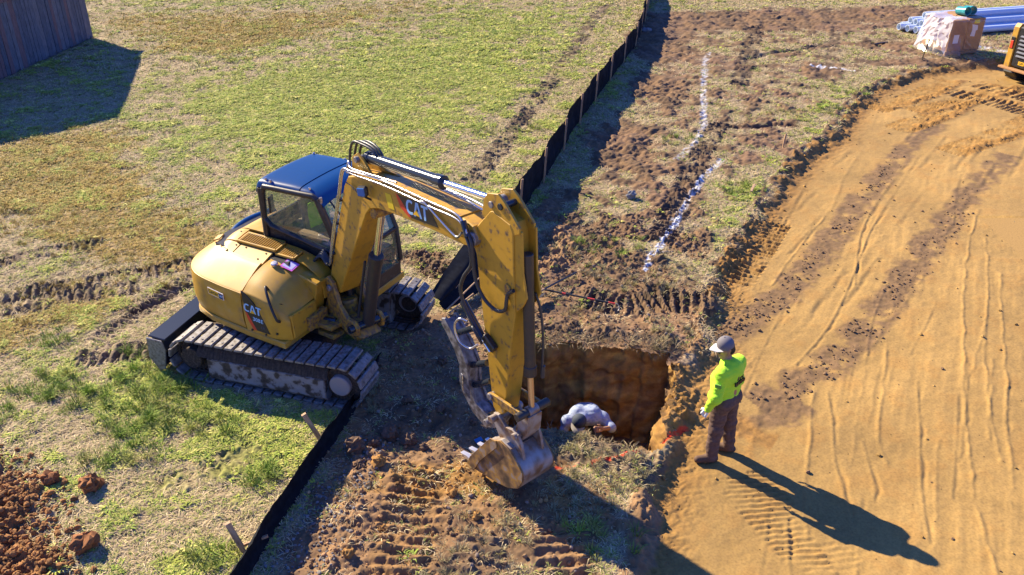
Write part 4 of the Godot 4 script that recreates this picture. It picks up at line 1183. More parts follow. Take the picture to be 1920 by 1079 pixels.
func excavator_boom(ex: Node3D, BF: Transform3D) -> void:
	# swing bracket the boom stands in
	var sw := MB.new()
	for z in [[-0.23, -0.17], [0.17, 0.23]]:
		sw.prism(V2([-0.34, 0.86, -0.1, 0.8, 0.3, 0.72, 0.48, 0.8, 0.52, 0.93, 0.42, 1.0, 0.28, 0.98, 0.1, 1.1, -0.02, 1.4, -0.14, 1.46, -0.26, 1.38, -0.22, 1.1]), z[0], z[1], Transform3D.IDENTITY, 0.012)
	sw.prism(V2([-0.34, 0.66, 0.34, 0.62, 0.5, 0.74, 0.42, 0.82, -0.3, 0.92]), -0.17, 0.17, Transform3D.IDENTITY, 0.03)
	sw.cyl(Vector3(-0.1, 0.55, 0), Vector3(-0.1, 1.08, 0), 0.16, 18, 0.02)
	sw.prism(V2([-0.22, 0.2, 0.12, 0.2, 0.16, 0.42, -0.1, 0.5, -0.24, 0.4]), -0.86, -0.79, Transform3D(PLAN, Vector3.ZERO), 0.015)
	sw.prism(V2([-0.22, 0.2, 0.12, 0.2, 0.16, 0.40, -0.1, 0.48, -0.24, 0.4]), -0.72, -0.65, Transform3D(PLAN, Vector3.ZERO), 0.015)
	var bracket := part("swing_bracket", sw.commit(35), M.yellow_dirty, ex, BF)
	part("pin", MB.new().cyl(rh(0.43, 0.9, -0.3), rh(0.43, 0.9, 0.3), 0.055, 16, 0.006).commit(30), M.barrel, bracket)
	part("pin", MB.new().cyl(rh(-0.1, 1.3, -0.26), rh(-0.1, 1.3, 0.26), 0.045, 16, 0.006).commit(30), M.steel, bracket)
	# boom
	var pr := V2([-0.2, 1.30, -0.18, 1.46, 0.14, 2.25, 0.42, 2.93, 0.53, 3.08, 0.72, 3.15, 1.41, 3.25, 2.26, 3.28, 2.79, 3.30, 2.96, 3.27, 3.04, 3.15, 2.98, 3.03, 2.77, 2.99, 2.31, 2.975, 1.91, 2.945, 1.48, 2.905, 1.15, 2.86, 0.98, 2.80, 0.88, 2.70, 0.5, 2.06, 0.12, 1.40, 0.02, 1.24])
	var boom := part("boom", MB.new().prism(pr, -0.155, 0.155, Transform3D.IDENTITY, 0.012).commit(28), M.yellow_worn, ex, BF)
	# plates standing proud along its upper and lower seams
	var top := MB.new()
	top.prism(V2([0.70, 3.147, 1.41, 3.248, 2.26, 3.278, 2.75, 3.298, 2.75, 3.313, 2.26, 3.293, 1.41, 3.263, 0.70, 3.162]), -0.172, 0.172, Transform3D.IDENTITY, 0.003)
	part("top_plate", top.commit(28), M.yellow_worn, boom)
	var ears := MB.new()
	for z in [-0.1, 0.1]: ears.prism(V2([0.56, 3.10, 0.6, 3.34, 0.72, 3.42, 0.86, 3.36, 1.0, 3.24, 1.3, 3.26, 0.8, 3.16]), z - 0.015, z + 0.015, Transform3D.IDENTITY, 0.004)
	part("cylinder_bracket", ears.commit(28), M.yellow_worn, boom)
	part("pin", MB.new().cyl(rh(0.74, 3.35, -0.16), rh(0.74, 3.35, 0.16), 0.04, 14, 0.005).commit(30), M.steel, boom)
	part("pin", MB.new().cyl(rh(2.96, 3.13, -0.19), rh(2.96, 3.13, 0.19), 0.075, 18, 0.008).commit(30), M.steel, boom)
	# dark name plate with letters, small warning plate
	var dz := Transform3D(Basis.IDENTITY, Vector3(0, 0, 0.156))
	var np := part("name_plate", MB.new().prism(V2([1.56, 3.19, 2.2, 3.235, 2.36, 3.04, 1.82, 2.98]), 0.0, 0.003, dz, 0.0005).commit(30), M.decal, boom)
	part("stripe", MB.new().prism(V2([1.56, 3.19, 1.60, 3.19, 1.86, 2.985, 1.80, 2.98, 1.64, 3.05]), 0.0, 0.0045, dz, 0.0005).commit(30), M.red, np)
	part("letters", text_mesh("CAT", 0.17), M.cat_sky_tint, np, T(Vector3(1.97, 3.115, 0.1605), Vector3(0, 0, 4)))
	part("triangle", MB.new().prism(V2([1.90, 3.045, 2.03, 3.055, 1.965, 3.12]), 0.0, 0.003, Transform3D(Basis.IDENTITY, Vector3(0, 0, 0.163)), 0.0004).commit(30), M.cat_yellow, np)
	part("warning_plate", MB.new().prism(V2([1.34, 3.13, 1.46, 3.14, 1.52, 2.965, 1.40, 2.955]), 0.0, 0.003, dz, 0.0005).commit(30), plain(lin(0.75, 0.55, 0.02), 0.5), boom)
	# work light on the bend
	var lamp := part("work_light", MB.new().box(Vector3(0.13, 0.13, 0.07), T(rh(0.98, 3.05, 0.23), Vector3(0, 25, 6)), 0.02).commit(30), M.black, boom)
	part("lens", MB.new().box(Vector3(0.1, 0.1, 0.02), T(rh(0.995, 3.05, 0.268), Vector3(0, 25, 6)), 0.008).commit(30), M.lens, lamp)
	part("stay", MB.new().tube([rh(1.0, 2.98, 0.22), rh(1.02, 2.93, 0.15)], 0.014, 6).commit(30), M.black, lamp)
	part("cable", MB.new().tube(MB.curve([rh(0.5, 3.0, 0.17), rh(0.66, 2.99, 0.18), rh(0.85, 2.93, 0.19), rh(0.98, 2.97, 0.2)], 5), 0.007, 6).commit(50), M.black, boom)
	# steel pipes
	for k in 2:
		var o := 0.035 * k
		part("hydraulic_pipe", MB.new().tube(MB.curve([rh(-0.12 + o, 1.62 + o, 0.19), rh(0.08 + o, 2.2, 0.19), rh(0.32 + o, 2.8, 0.19), rh(0.42 + o, 3.08, 0.19), rh(0.50 + o, 3.18 - o * 0.3, 0.185), rh(0.7, 3.2 - o, 0.185), rh(1.4, 3.29 - o * 1.6, 0.185), rh(2.26, 3.32 - o * 1.6, 0.185), rh(2.7, 3.335 - o * 1.5, 0.185), rh(2.86, 3.27 - o, 0.2), rh(2.94, 3.2 - o, 0.22)], 5), 0.012, 8).commit(60), M.pipe, boom)
	part("hydraulic_pipe", MB.new().tube(MB.curve([rh(0.46, 3.1, 0.12), rh(0.52, 3.26, 0.12), rh(0.62, 3.22, 0.16), rh(0.95, 3.26, 0.18), rh(1.35, 3.31, 0.18), rh(1.6, 3.33, 0.16)], 5), 0.014, 8).commit(60), M.pipe, boom)
	part("hydraulic_pipe", MB.new().tube(MB.curve([rh(2.1, 3.285, 0.19), rh(2.2, 3.27, 0.19), rh(2.45, 3.16, 0.185), rh(2.66, 3.08, 0.185), rh(2.74, 3.08, 0.19), rh(2.84, 3.17, 0.21)], 5), 0.015, 8).commit(60), M.pipe, boom)
	for k in 2:
		part("hydraulic_pipe", MB.new().tube(MB.curve([rh(1.5, 3.30 + 0.02 * k, -0.14 + 0.05 * k), rh(2.0, 3.33, -0.14 + 0.05 * k), rh(2.5, 3.36, -0.13 + 0.05 * k), rh(2.8, 3.36 - 0.02 * k, -0.12 + 0.04 * k), rh(2.95, 3.34, -0.1)], 5), 0.015, 8).commit(60), M.pipe, boom)
	for x in [[0.15, 2.35], [0.3, 2.72], [-0.03, 1.85]]:
		part("pipe_clamp", MB.new().box(Vector3(0.1, 0.03, 0.05), T(rh(x[0], x[1], 0.17), Vector3(0, 0, -22)), 0.005).commit(30), M.black, boom)
	for k in 3:
		var zz := -0.08 + 0.07 * k
		part("hose", MB.new().tube(MB.curve([rh(0.44 + 0.03 * k, 3.02, zz + 0.05), rh(0.46, 3.3, zz), rh(0.56, 3.47 + 0.015 * k, zz), rh(0.74, 3.52, zz * 0.8), rh(0.94, 3.50, zz * 0.6), rh(1.06, 3.42, zz * 0.5)], 6), 0.016, 8).commit(60), M.hose, boom)
	for k in 4:
		var zz := 0.12 - 0.02 * k
		part("hose", MB.new().tube(MB.curve([rh(-0.55 - 0.02 * k, 1.16, 0.22 - 0.06 * k), rh(-0.5, 1.5 + 0.03 * k, 0.24 - 0.05 * k), rh(-0.36, 1.66 + 0.02 * k, zz + 0.06), rh(-0.2, 1.6, zz + 0.06), rh(-0.1, 1.68, zz + 0.07)], 6), 0.021, 8).commit(60), M.hose, boom)
	# boom cylinder
	var bc := part("boom_cylinder", MB.new().cyl(rh(0.43, 0.9), rh(0.77, 2.0), 0.085, 20, 0.01).cyl(rh(0.735, 1.92), rh(0.785, 2.06), 0.098, 20, 0.01).commit(35), M.barrel_dirty, ex, BF)
	part("rod", MB.new().cyl(rh(0.77, 2.0), rh(0.985, 2.70), 0.046, 18).commit(40), M.chrome, bc)
	part("rod_eye", MB.new().cyl(rh(0.99, 2.74, -0.13), rh(0.99, 2.74, 0.13), 0.075, 16, 0.008).commit(35), M.yellow_dirty, bc)
	part("side_pipe", MB.new().tube([rh(0.36, 1.0, 0.1), rh(0.5, 1.45, 0.1), rh(0.66, 1.95, 0.1)], 0.018, 8).commit(50), M.hose, bc)
	# arm cylinder on top
	var ac := part("arm_cylinder", MB.new().cyl(rh(0.76, 3.36), rh(2.24, 3.49), 0.068, 22, 0.008).cyl(rh(2.14, 3.481), rh(2.28, 3.494), 0.08, 22, 0.01).cyl(rh(0.78, 3.36), rh(0.86, 3.367), 0.078, 22, 0.01).commit(35), M.barrel, ex, BF)
	part("rod", MB.new().cyl(rh(2.26, 3.492), rh(3.18, 3.575), 0.04, 18).commit(40), M.chrome, ac)
	part("rod_eye", MB.new().cyl(rh(3.2, 3.577, -0.07), rh(3.2, 3.577, 0.07), 0.065, 16, 0.006).commit(35), M.steel, ac)
	# arm
	var ap := V2([2.93, 3.22, 3.18, 3.50, 3.22, 3.52, 3.49, 3.46, 3.53, 3.38, 3.545, 2.86, 3.56, 2.46, 3.50, 2.07, 3.42, 1.36, 3.38, 1.12, 3.28, 1.02, 3.19, 1.12, 3.10, 1.80, 3.03, 2.30, 2.95, 2.93, 2.89, 3.06])
	var arm := part("arm", MB.new().prism(ap, -0.115, 0.115, Transform3D.IDENTITY, 0.01).commit(28), M.yellow_worn, ex, BF)
	var lug := MB.new()
	for z in [-0.095, 0.095]: lug.prism(V2([3.04, 3.40, 3.08, 3.60, 3.14, 3.68, 3.30, 3.72, 3.40, 3.66, 3.62, 3.46, 3.62, 3.40, 3.5, 3.34]), z - 0.014, z + 0.014, Transform3D.IDENTITY, 0.004)
	part("arm_lug", lug.commit(28), M.yellow_worn, arm)
	part("pin", MB.new().cyl(rh(3.2, 3.577, -0.125), rh(3.2, 3.577, 0.125), 0.036, 14, 0.004).commit(30), M.steel, arm)
	part("pin", MB.new().cyl(rh(3.34, 3.6, -0.125), rh(3.34, 3.6, 0.125), 0.036, 14, 0.004).commit(30), M.barrel, arm)
	var fl := MB.new()
	for z in [-0.10, 0.085]: fl.prism(V2([3.52, 3.44, 3.64, 3.42, 3.66, 2.98, 3.72, 2.72, 3.66, 2.60, 3.56, 2.5, 3.53, 2.8]), z - 0.012, z + 0.012, Transform3D.IDENTITY, 0.004)
	part("cylinder_flange", fl.commit(28), M.yellow_worn, arm)
	part("grease_boss", MB.new().cyl(rh(3.46, 2.74, 0.11), rh(3.46, 2.74, 0.135), 0.05, 16, 0.006).commit(35), M.yellow_dirty, arm)
	part("data_plate", MB.new().box(Vector3(0.06, 0.11, 0.004), T(rh(3.16, 1.9, 0.117), Vector3(0, 0, -8)), 0.001).commit(30), M.steel, arm)
	# bucket cylinder on the front of the arm
	var kc := part("bucket_cylinder", MB.new().cyl(rh(3.62, 3.16), rh(3.68, 1.78), 0.06, 18, 0.008).cyl(rh(3.676, 1.86), rh(3.682, 1.74), 0.07, 18, 0.008).commit(35), M.barrel_dirty, ex, BF)
	part("rod", MB.new().cyl(rh(3.68, 1.76), rh(3.71, 1.32), 0.034, 16).commit(40), plain(lin(0.6, 0.45, 0.28), 0.28, 0.8), kc)
	part("rod_eye", MB.new().cyl(rh(3.71, 1.3, -0.07), rh(3.71, 1.3, 0.07), 0.06, 16, 0.006).commit(35), M.bucket, kc)
	part("side_pipe", MB.new().tube(MB.curve([rh(3.66, 2.7, -0.08), rh(3.72, 2.5, -0.1), rh(3.76, 2.2, -0.1), rh(3.77, 1.85, -0.09)], 5), 0.014, 8).commit(50), M.hose, kc)
	part("side_pipe", MB.new().cyl(rh(3.77, 1.86, -0.1), rh(3.775, 1.72, -0.09), 0.025, 10).commit(50), M.hose, kc)
	# links
	var lk := MB.new()
	for z in [-0.15, 0.15]: lk.prism(V2([3.16, 1.30, 3.2, 1.24, 3.7, 1.25, 3.74, 1.30, 3.7, 1.34, 3.2, 1.33]), z - 0.018, z + 0.018, Transform3D.IDENTITY, 0.005)
	var link := part("guide_link", lk.commit(30), M.yellow_dirty, ex, BF)
	part("pin", MB.new().cyl(rh(3.21, 1.285, -0.19), rh(3.21, 1.285, 0.19), 0.04, 14, 0.005).commit(30), M.steel, link)
	part("pin", MB.new().cyl(rh(3.71, 1.3, -0.24), rh(3.71, 1.3, 0.22), 0.048, 16, 0.006).commit(30), M.barrel_dirty, link)
	var bk := MB.new().prism(V2([3.64, 1.26, 3.78, 1.28, 3.76, 1.05, 3.66, 0.90, 3.56, 0.92, 3.55, 1.02]), -0.1, 0.1, Transform3D.IDENTITY, 0.012)
	part("bucket_link", bk.commit(30), M.bucket, ex, BF)
	# bucket
	var side := V2([3.26, 0.74, 2.90, 0.26, 2.88, 0.19, 3.02, 0.15, 3.32, 0.19, 3.58, 0.25, 3.75, 0.35, 3.83, 0.49, 3.83, 0.62, 3.74, 0.72, 3.60, 0.82, 3.46, 0.85])
	var W := 0.23
	var shellp := [[2.88, 0.19], [3.02, 0.15], [3.32, 0.19], [3.58, 0.25], [3.75, 0.35], [3.83, 0.49], [3.83, 0.62], [3.74, 0.72], [3.60, 0.82]]
	var sh := MB.new()
	var outr := []
	for p in shellp: outr.append(Vector3(p[0], p[1], 0))
	outr = MB.curve(outr, 4)
	var poly := PackedVector2Array()
	for p in outr: poly.append(Vector2(p.x, p.y))
	for i in range(outr.size() - 1, -1, -1):
		var d: Vector3 = (outr[min(i + 1, outr.size() - 1)] - outr[max(i - 1, 0)]).normalized()
		poly.append(Vector2(outr[i].x - d.y * 0.024, outr[i].y + d.x * 0.024))
	sh.prism(poly, -W + 0.012, W - 0.012, Transform3D.IDENTITY, 0.004)
	var bucket := part("bucket", sh.commit(35), M.bucket, ex, BF)
	for s: float in [-1.0, 1.0]:
		part("side_plate", MB.new().prism(side, -0.012, 0.012, T(Vector3(0, 0, W * s)), 0.004).commit(30), M.bucket_side, bucket)
		part("side_edge", MB.new().prism(V2([3.30, 0.80, 2.92, 0.30, 2.86, 0.16, 3.0, 0.15, 3.10, 0.34, 3.42, 0.74, 3.40, 0.82]), -0.008, 0.008, T(Vector3(0, 0, (W + 0.02) * s)), 0.003).commit(30), M.bucket_side, bucket)
		part("ear", MB.new().prism(V2([3.36, 0.78, 3.22, 1.0, 3.25, 1.08, 3.34, 1.1, 3.46, 1.0, 3.56, 1.02, 3.66, 1.0, 3.72, 0.9, 3.76, 0.72, 3.6, 0.78]), -0.018, 0.018, T(Vector3(0, 0, 0.14 * s)), 0.006).commit(30), M.bucket, bucket)
	part("top_plate", MB.new().prism(V2([3.26, 0.74, 3.46, 0.85, 3.62, 0.82, 3.61, 0.79, 3.46, 0.82, 3.27, 0.71]), -W + 0.01, W - 0.01, Transform3D.IDENTITY, 0.004).commit(30), M.bucket, bucket)
	part("pin", MB.new().cyl(rh(3.29, 1.04, -0.22), rh(3.29, 1.04, 0.24), 0.045, 16, 0.006).commit(30), M.bucket, bucket)
	part("pin", MB.new().cyl(rh(3.62, 0.97, -0.19), rh(3.62, 0.97, 0.19), 0.04, 16, 0.006).commit(30), M.bucket, bucket)
	part("lip", MB.new().prism(V2([3.02, 0.15, 2.85, 0.175, 2.85, 0.20, 3.02, 0.19]), -W, W, Transform3D.IDENTITY, 0.004).commit(30), M.bucket, bucket)
	for z in [-0.19, -0.065, 0.065, 0.19]:
		part("tooth", MB.new().prism(V2([2.96, 0.145, 2.70, 0.185, 2.69, 0.20, 2.80, 0.225, 2.96, 0.215]), z - 0.03, z + 0.03, Transform3D.IDENTITY, 0.006).commit(30), M.tooth, bucket)
	# thumb folded up along the arm
	var th := V2([2.26, 1.84, 2.32, 1.86, 2.48, 1.72, 2.62, 1.58, 2.72, 1.40, 2.74, 1.14, 2.86, 0.96, 3.06, 0.88, 3.22, 0.98, 3.27, 0.92, 3.2, 0.80, 3.02, 0.72, 2.80, 0.80, 2.62, 0.98, 2.56, 1.12, 2.57, 1.36, 2.48, 1.52, 2.36, 1.66, 2.25, 1.76])
	var tb := MB.new()
	for z in [-0.085, 0.085]: tb.prism(th, z - 0.016, z + 0.016, Transform3D.IDENTITY, 0.004)
	tb.prism(V2([2.30, 1.83, 2.48, 1.70, 2.60, 1.56, 2.70, 1.39, 2.71, 1.13, 2.84, 0.94, 3.0, 0.87, 2.98, 0.84, 2.81, 0.90, 2.67, 1.11, 2.66, 1.37, 2.56, 1.53, 2.45, 1.67, 2.28, 1.80]), -0.075, 0.075, Transform3D.IDENTITY, 0.004)
	var thumb := part("thumb", tb.commit(30), M.thumb, ex, BF)
	part("pin", MB.new().cyl(rh(3.1, 0.84, -0.13), rh(3.1, 0.84, 0.16), 0.045, 14, 0.005).commit(30), M.steel, thumb)
	for q in [[2.46, 1.70, 2.86, 1.98], [2.68, 1.36, 3.04, 1.60], [2.72, 1.10, 3.1, 1.38]]:
		part("strut", MB.new().cyl(rh(q[0], q[1], 0.0), rh(q[2], q[3], 0.06), 0.038, 12).commit(40), M.barrel, thumb)
	for k in 3:
		part("weld_bar", MB.new().box(Vector3(0.05, 0.012, 0.1), T(rh(2.62, 1.2 - 0.06 * k, 0.104), Vector3(90, 0, 20)), 0.003).commit(30), M.pipe, thumb)
	var tc := part("thumb_cylinder", MB.new().cyl(rh(2.72, 2.28, 0.13), rh(3.08, 1.96, 0.15), 0.045, 14, 0.006).commit(35), M.barrel, ex, BF)
	part("rod", MB.new().cyl(rh(3.05, 1.985, 0.15), rh(3.2, 1.86, 0.15), 0.025, 12).commit(40), M.chrome, tc)
	part("valve_block", MB.new().box(Vector3(0.2, 0.09, 0.07), T(rh(3.2, 1.98, 0.155), Vector3(0, 0, -32)), 0.01).commit(30), M.black, tc)
	part("hose", MB.new().tube(MB.curve([rh(2.88, 2.12, 0.2), rh(2.78, 2.12, 0.24), rh(2.72, 2.0, 0.26), rh(2.78, 1.84, 0.25), rh(2.9, 1.78, 0.2), rh(3.0, 1.86, 0.16)], 6), 0.014, 8).commit(60), M.pipe, tc)
	part("hose", MB.new().tube(MB.curve([rh(2.95, 2.08, 0.19), rh(3.02, 2.12, 0.24), rh(3.1, 2.05, 0.24), rh(3.12, 1.95, 0.2)], 6), 0.016, 8).commit(60), M.hose, tc)
	# hoses hanging over the boom's end
	part("hose", MB.new().tube(MB.curve([rh(2.88, 3.18, 0.2), rh(2.98, 3.05, 0.22), rh(2.97, 2.85, 0.2), rh(2.84, 2.66, 0.2), rh(2.76, 2.46, 0.19), rh(2.82, 2.26, 0.18), rh(2.95, 2.1, 0.17), rh(3.06, 2.0, 0.16)], 6), 0.021, 8).commit(60), M.hose, arm)
	part("hose", MB.new().tube(MB.curve([rh(2.9, 3.22, 0.19), rh(3.0, 3.1, 0.21), rh(3.01, 2.85, 0.2), rh(3.04, 2.66, 0.19), rh(3.14, 2.5, 0.17), rh(3.3, 2.43, 0.15), rh(3.43, 2.48, 0.14), rh(3.46, 2.6, 0.14), rh(3.47, 2.68, 0.13), rh(3.56, 2.76, 0.13)], 6), 0.021, 8).commit(60), M.hose, arm)
	part("hose_fitting", MB.new().cyl(rh(2.84, 3.3, 0.19), rh(2.93, 3.16, 0.21), 0.034, 10).commit(40), M.barrel, arm)

# ---------------------------------------------------------------- barn
func build_barn() -> void:
	var bn := thing("barn", "weathered wooden barn with vertical plank gable standing on the grass", "barn", Vector3(-15.02, 0, -21.05), atan2(0.995, 0.098))
	# local x runs along the gable towards the road, local z outwards (to the open field)
	var W := 9.1
	var eave := 1.85; var apex := 3.7
	var mats := []
	for q in [[0.12, 0.125, 0.15], [0.15, 0.145, 0.16], [0.16, 0.10, 0.10], [0.10, 0.105, 0.13], [0.14, 0.09, 0.09]]:
		var a := lin(q[0], q[1], q[2]); var b := lin(q[0] * 0.55, q[1] * 0.5, q[2] * 0.5); var c := lin(q[0] * 1.5, q[1] * 1.5, q[2] * 1.55)
		var m := tri_mat(ramp_tex(256, 0.025, 5, 61 + mats.size(), [[0.0, b], [0.45, a], [1.0, c]]), 1.0, 0.9)
		m.uv1_scale = Vector3(5.0, 0.45, 5.0)
		mats.append(m)
	var rng := RandomNumberGenerator.new()
	rng.seed = 12
	var wall := part("gable_wall", MB.new().prism(V2([0.03, 0, W - 0.03, 0, W - 0.03, eave - 0.06, W * 0.5, apex - 0.08, 0.03, eave - 0.06]), -0.16, -0.02, Transform3D.IDENTITY, 0.005).commit(30), mats[0], bn)
	var x := 0.0
	while x < W - 0.05:
		var w := rng.randf_range(0.15, 0.24)
		w = minf(w, W - x)
		var xm := x + w * 0.5
		var top: float = lerpf(eave, apex, 1.0 - absf(xm - W * 0.5) / (W * 0.5)) - 0.05
		var y0 := rng.randf_range(0.02, 0.09)
		var y1 := minf(2.04, top)
		var pl := MB.new().box(Vector3(w - rng.randf_range(0.006, 0.022), y1 - y0, 0.026), T(Vector3(xm, (y0 + y1) * 0.5, rng.randf_range(-0.004, 0.012)), Vector3(0, 0, rng.randf_range(-0.25, 0.25))), 0.004)
		part("plank", pl.commit(30), mats[rng.randi() % 4], wall)
		if top > 2.1:
			part("plank", MB.new().box(Vector3(w - 0.012, top - 1.98, 0.026), T(Vector3(xm, (top + 1.98) * 0.5, 0.045)), 0.004).commit(30), mats[2 if rng.randf() < 0.6 else 4], wall)
		x += w
	for q in [[Vector3(-0.02, 0.93, -3.5), Vector3(0.14, 1.84, 7.0)], [Vector3(W + 0.02, 0.93, -3.5), Vector3(0.14, 1.84, 7.0)], [Vector3(W * 0.5, 0.93, -7.0), Vector3(W, 1.84, 0.14)]]:
		part("wall", MB.new().box(q[1], T(q[0]), 0.01).commit(30), mats[0], bn)
	var rm := tri_mat(ramp_tex(256, 0.03, 5, 70, [[0.0, lin(0.12, 0.04, 0.03)], [0.5, lin(0.18, 0.06, 0.045)], [1.0, lin(0.24, 0.12, 0.1)]]), 0.8, 0.6)
	for s: float in [0.0, 1.0]:
		var xe: float = -0.2 if s == 0.0 else W + 0.2
		var a := Vector2(xe, eave - 0.08); var b := Vector2(W * 0.5, apex)
		part("roof", MB.new().prism(V2([a.x, a.y, b.x, b.y, b.x, b.y + 0.08, a.x, a.y + 0.08]), -7.2, 0.18, Transform3D.IDENTITY, 0.005).commit(30), rm, bn)

# ---------------------------------------------------------------- silt fences
func cloth_strip(base: Array, h0: float, lean: Callable, cols: int, wr: float, sd: float) -> MB:
	var b := []
	for i in base.size() / 2: b.append(Vector3(base[2 * i], 0, base[2 * i + 1]))
	b = MB.curve(b, 12)
	var ln := [0.0]
	for i in b.size() - 1: ln.append(ln[i] + (b[i + 1] - b[i]).length())
	var L: float = ln[-1]
	var g := []
	var k := 0
	for c in cols + 1:
		var s: float = L * c / cols
		while k < b.size() - 2 and ln[k + 1] < s: k += 1
		var t: float = (s - ln[k]) / (ln[k + 1] - ln[k])
		var p: Vector3 = b[k].lerp(b[k + 1], t)
		var d: Vector3 = (b[k + 1] - b[k]).normalized()
		var o := Vector3(-d.z, 0, d.x)
		var y0 := ground_y(p.x, p.z) - 0.04
		var row := []
		for r in 11:
			var w := r / 10.0
			var lv: Vector2 = lean.call(s, w)
			var fold := wr * (n_mid.get_noise_2d(s * 1.1 + sd, w * 0.9) + 0.5 * n_fine.get_noise_2d(s * 0.35 + sd, w * 0.6)) * (0.35 + 0.65 * sin(PI * w))
			row.append(Vector3(p.x, y0 + lv.y, p.z) + o * (lv.x + fold))
		g.append(row)
	var m := MB.new()
	m.grid(g)
	# the other side, a few millimetres behind
	var g2 := []
	for row in g:
		var r2 := []
		for p in row: r2.append(p + Vector3(-0.003, 0.0, -0.003))
		g2.append(r2)
	m.grid(g2, false, true)
	return m

func stake(h: float, w: float) -> ArrayMesh:
	return MB.new().prism(V2([-w, h, w, h, w, 0.1, 0.0, -0.08, -w, 0.1]), -w * 0.8, w * 0.8, Transform3D.IDENTITY, 0.003).commit(30)

func build_fences() -> void:
	var mesh := cloth_strip([-0.35, -14.15, -0.02, -15.1, 0.15, -15.71, 0.86, -18.27, 1.63, -21.17, 2.68, -24.66, 4.07, -29.31, 4.78, -32.72, 5.35, -36.0, 5.5, -37.2], 0.68, func(s, w): return Vector2(0.03 * sin(s * 2.6) * w, w * (0.70 + 0.02 * sin(s * 2.6 + 1.0))), 260, 0.07, 0.0)
	var f := part(numbered("silt_fence"), mesh.commit(60), M.fabric, self)
	tag(f, "black fabric silt fence standing upright across the grass behind the excavator", "fence")
	var st := stake(0.84, 0.022)
	for q in [[0.10, -15.6], [0.62, -17.4], [1.14, -19.3], [1.63, -21.17], [2.16, -22.95], [2.74, -24.9], [3.36, -27.0], [3.98, -29.1], [4.38, -30.9], [4.76, -32.7], [5.08, -34.4], [5.35, -36.1]]:
		part("post", st, M.wood, f, T(Vector3(q[0] + 0.045, ground_y(q[0], q[1]) - 0.04, q[1] + 0.03), Vector3(2, 10, -3)))
	mesh = cloth_strip([5.5, -37.2, 9.0, -37.4, 14.0, -37.5, 20.0, -37.6, 25.0, -37.8], 0.68, func(s, w): return Vector2(0.03 * sin(s * 2.6) * w, w * 0.70), 160, 0.06, 4.0)
	var f2 := part(numbered("silt_fence"), mesh.commit(60), M.fabric, self)
	tag(f2, "black fabric silt fence across the far end of the lot behind the pipes", "fence")
	for i in 8: part("post", st, M.wood, f2, T(Vector3(6.6 + i * 2.3, ground_y(6.6 + i * 2.3, -37.5) - 0.04, -37.46), Vector3(3, 10, -2)))
	# the part knocked over beside the track
	var ctrl := []
	var top := [Vector3(-0.50, 0.50, -14.45), Vector3(-0.80, 0.47, -13.5), Vector3(-1.03, 0.40, -12.78), Vector3(-1.28, 0.30, -12.02)]
	var bot := [Vector3(-0.15, 0.02, -14.1), Vector3(-0.30, 0.0, -13.2), Vector3(-0.62, 0.01, -12.55), Vector3(-1.05, 0.04, -12.0)]
	for r in 7:
		var w := r / 6.0
		var row := []
		for c in 4:
			var p: Vector3 = bot[c].lerp(top[c], w)
			p += Vector3(0.5, 0.0, 0.3) * 0.10 * sin(w * 9.0 + c) * (0.3 + 0.7 * sin(PI * w)) + Vector3(0, 0.05 * sin(PI * w), 0)
			row.append(p)
		row.reverse()
		ctrl.append(row)
	var f3 := part(numbered("silt_fence"), MB.new().shell(ctrl, 0.004, 5, 8).commit(50), M.fabric, self)
	tag(f3, "black silt fence fabric pushed over and leaning beside the far track", "fence")
	for q in [[-1.12, 0.10, -12.05, -0.62, 0.30, -13.05], [-1.02, 0.08, -11.95, -0.42, 0.26, -12.9], [-0.98, 0.06, -11.88, -0.62, 0.14, -12.35]]:
		part("post", MB.new().tube([Vector3(q[0], q[1], q[2]), Vector3(q[3], q[4], q[5])], 0.014, 6).commit(30), M.wood, f3)
	# low run sagging towards the bottom of the lot
	mesh = cloth_strip([-1.86, -10.72, -1.93, -10.13, -2.09, -9.26, -2.23, -8.69, -2.38, -8.16, -2.54, -7.52, -2.66, -6.95, -2.74, -6.5, -2.86, -5.9], 0.3, func(s, w):
		var h: float = lerpf(0.14, 0.36, smoothstep(0.0, 2.2, s))
		var a: float = clampf(w / 0.8, 0.0, 1.0)
		var roll: float = maxf(0.0, (w - 0.8) / 0.2)
		return Vector2(0.03 * a + 0.05 * sin(a * PI) + roll * 0.05, h * a - roll * 0.07), 200, 0.03, 8.0)
	var f4 := part(numbered("silt_fence"), mesh.commit(60), M.fabric, self)
	tag(f4, "low black silt fence sagging along the grass edge in front of the excavator tracks", "fence")
	for q in [[-2.38, -8.78, 0.44, 20.0], [-2.86, -6.92, 0.40, 14.0]]:
		part("post", stake(q[2] + 0.06, 0.03), M.wood, f4, Transform3D(Basis.from_euler(Vector3(deg_to_rad(-8), 0.5, deg_to_rad(q[3]))), Vector3(q[0], ground_y(q[0], q[1]) + 0.0, q[1])))
	part("post", MB.new().box(Vector3(0.3, 0.03, 0.03), T(Vector3(-2.78, ground_y(-2.78, -7.0) + 0.1, -7.02), Vector3(0, 20, 10)), 0.003).commit(30), M.wood, f4)

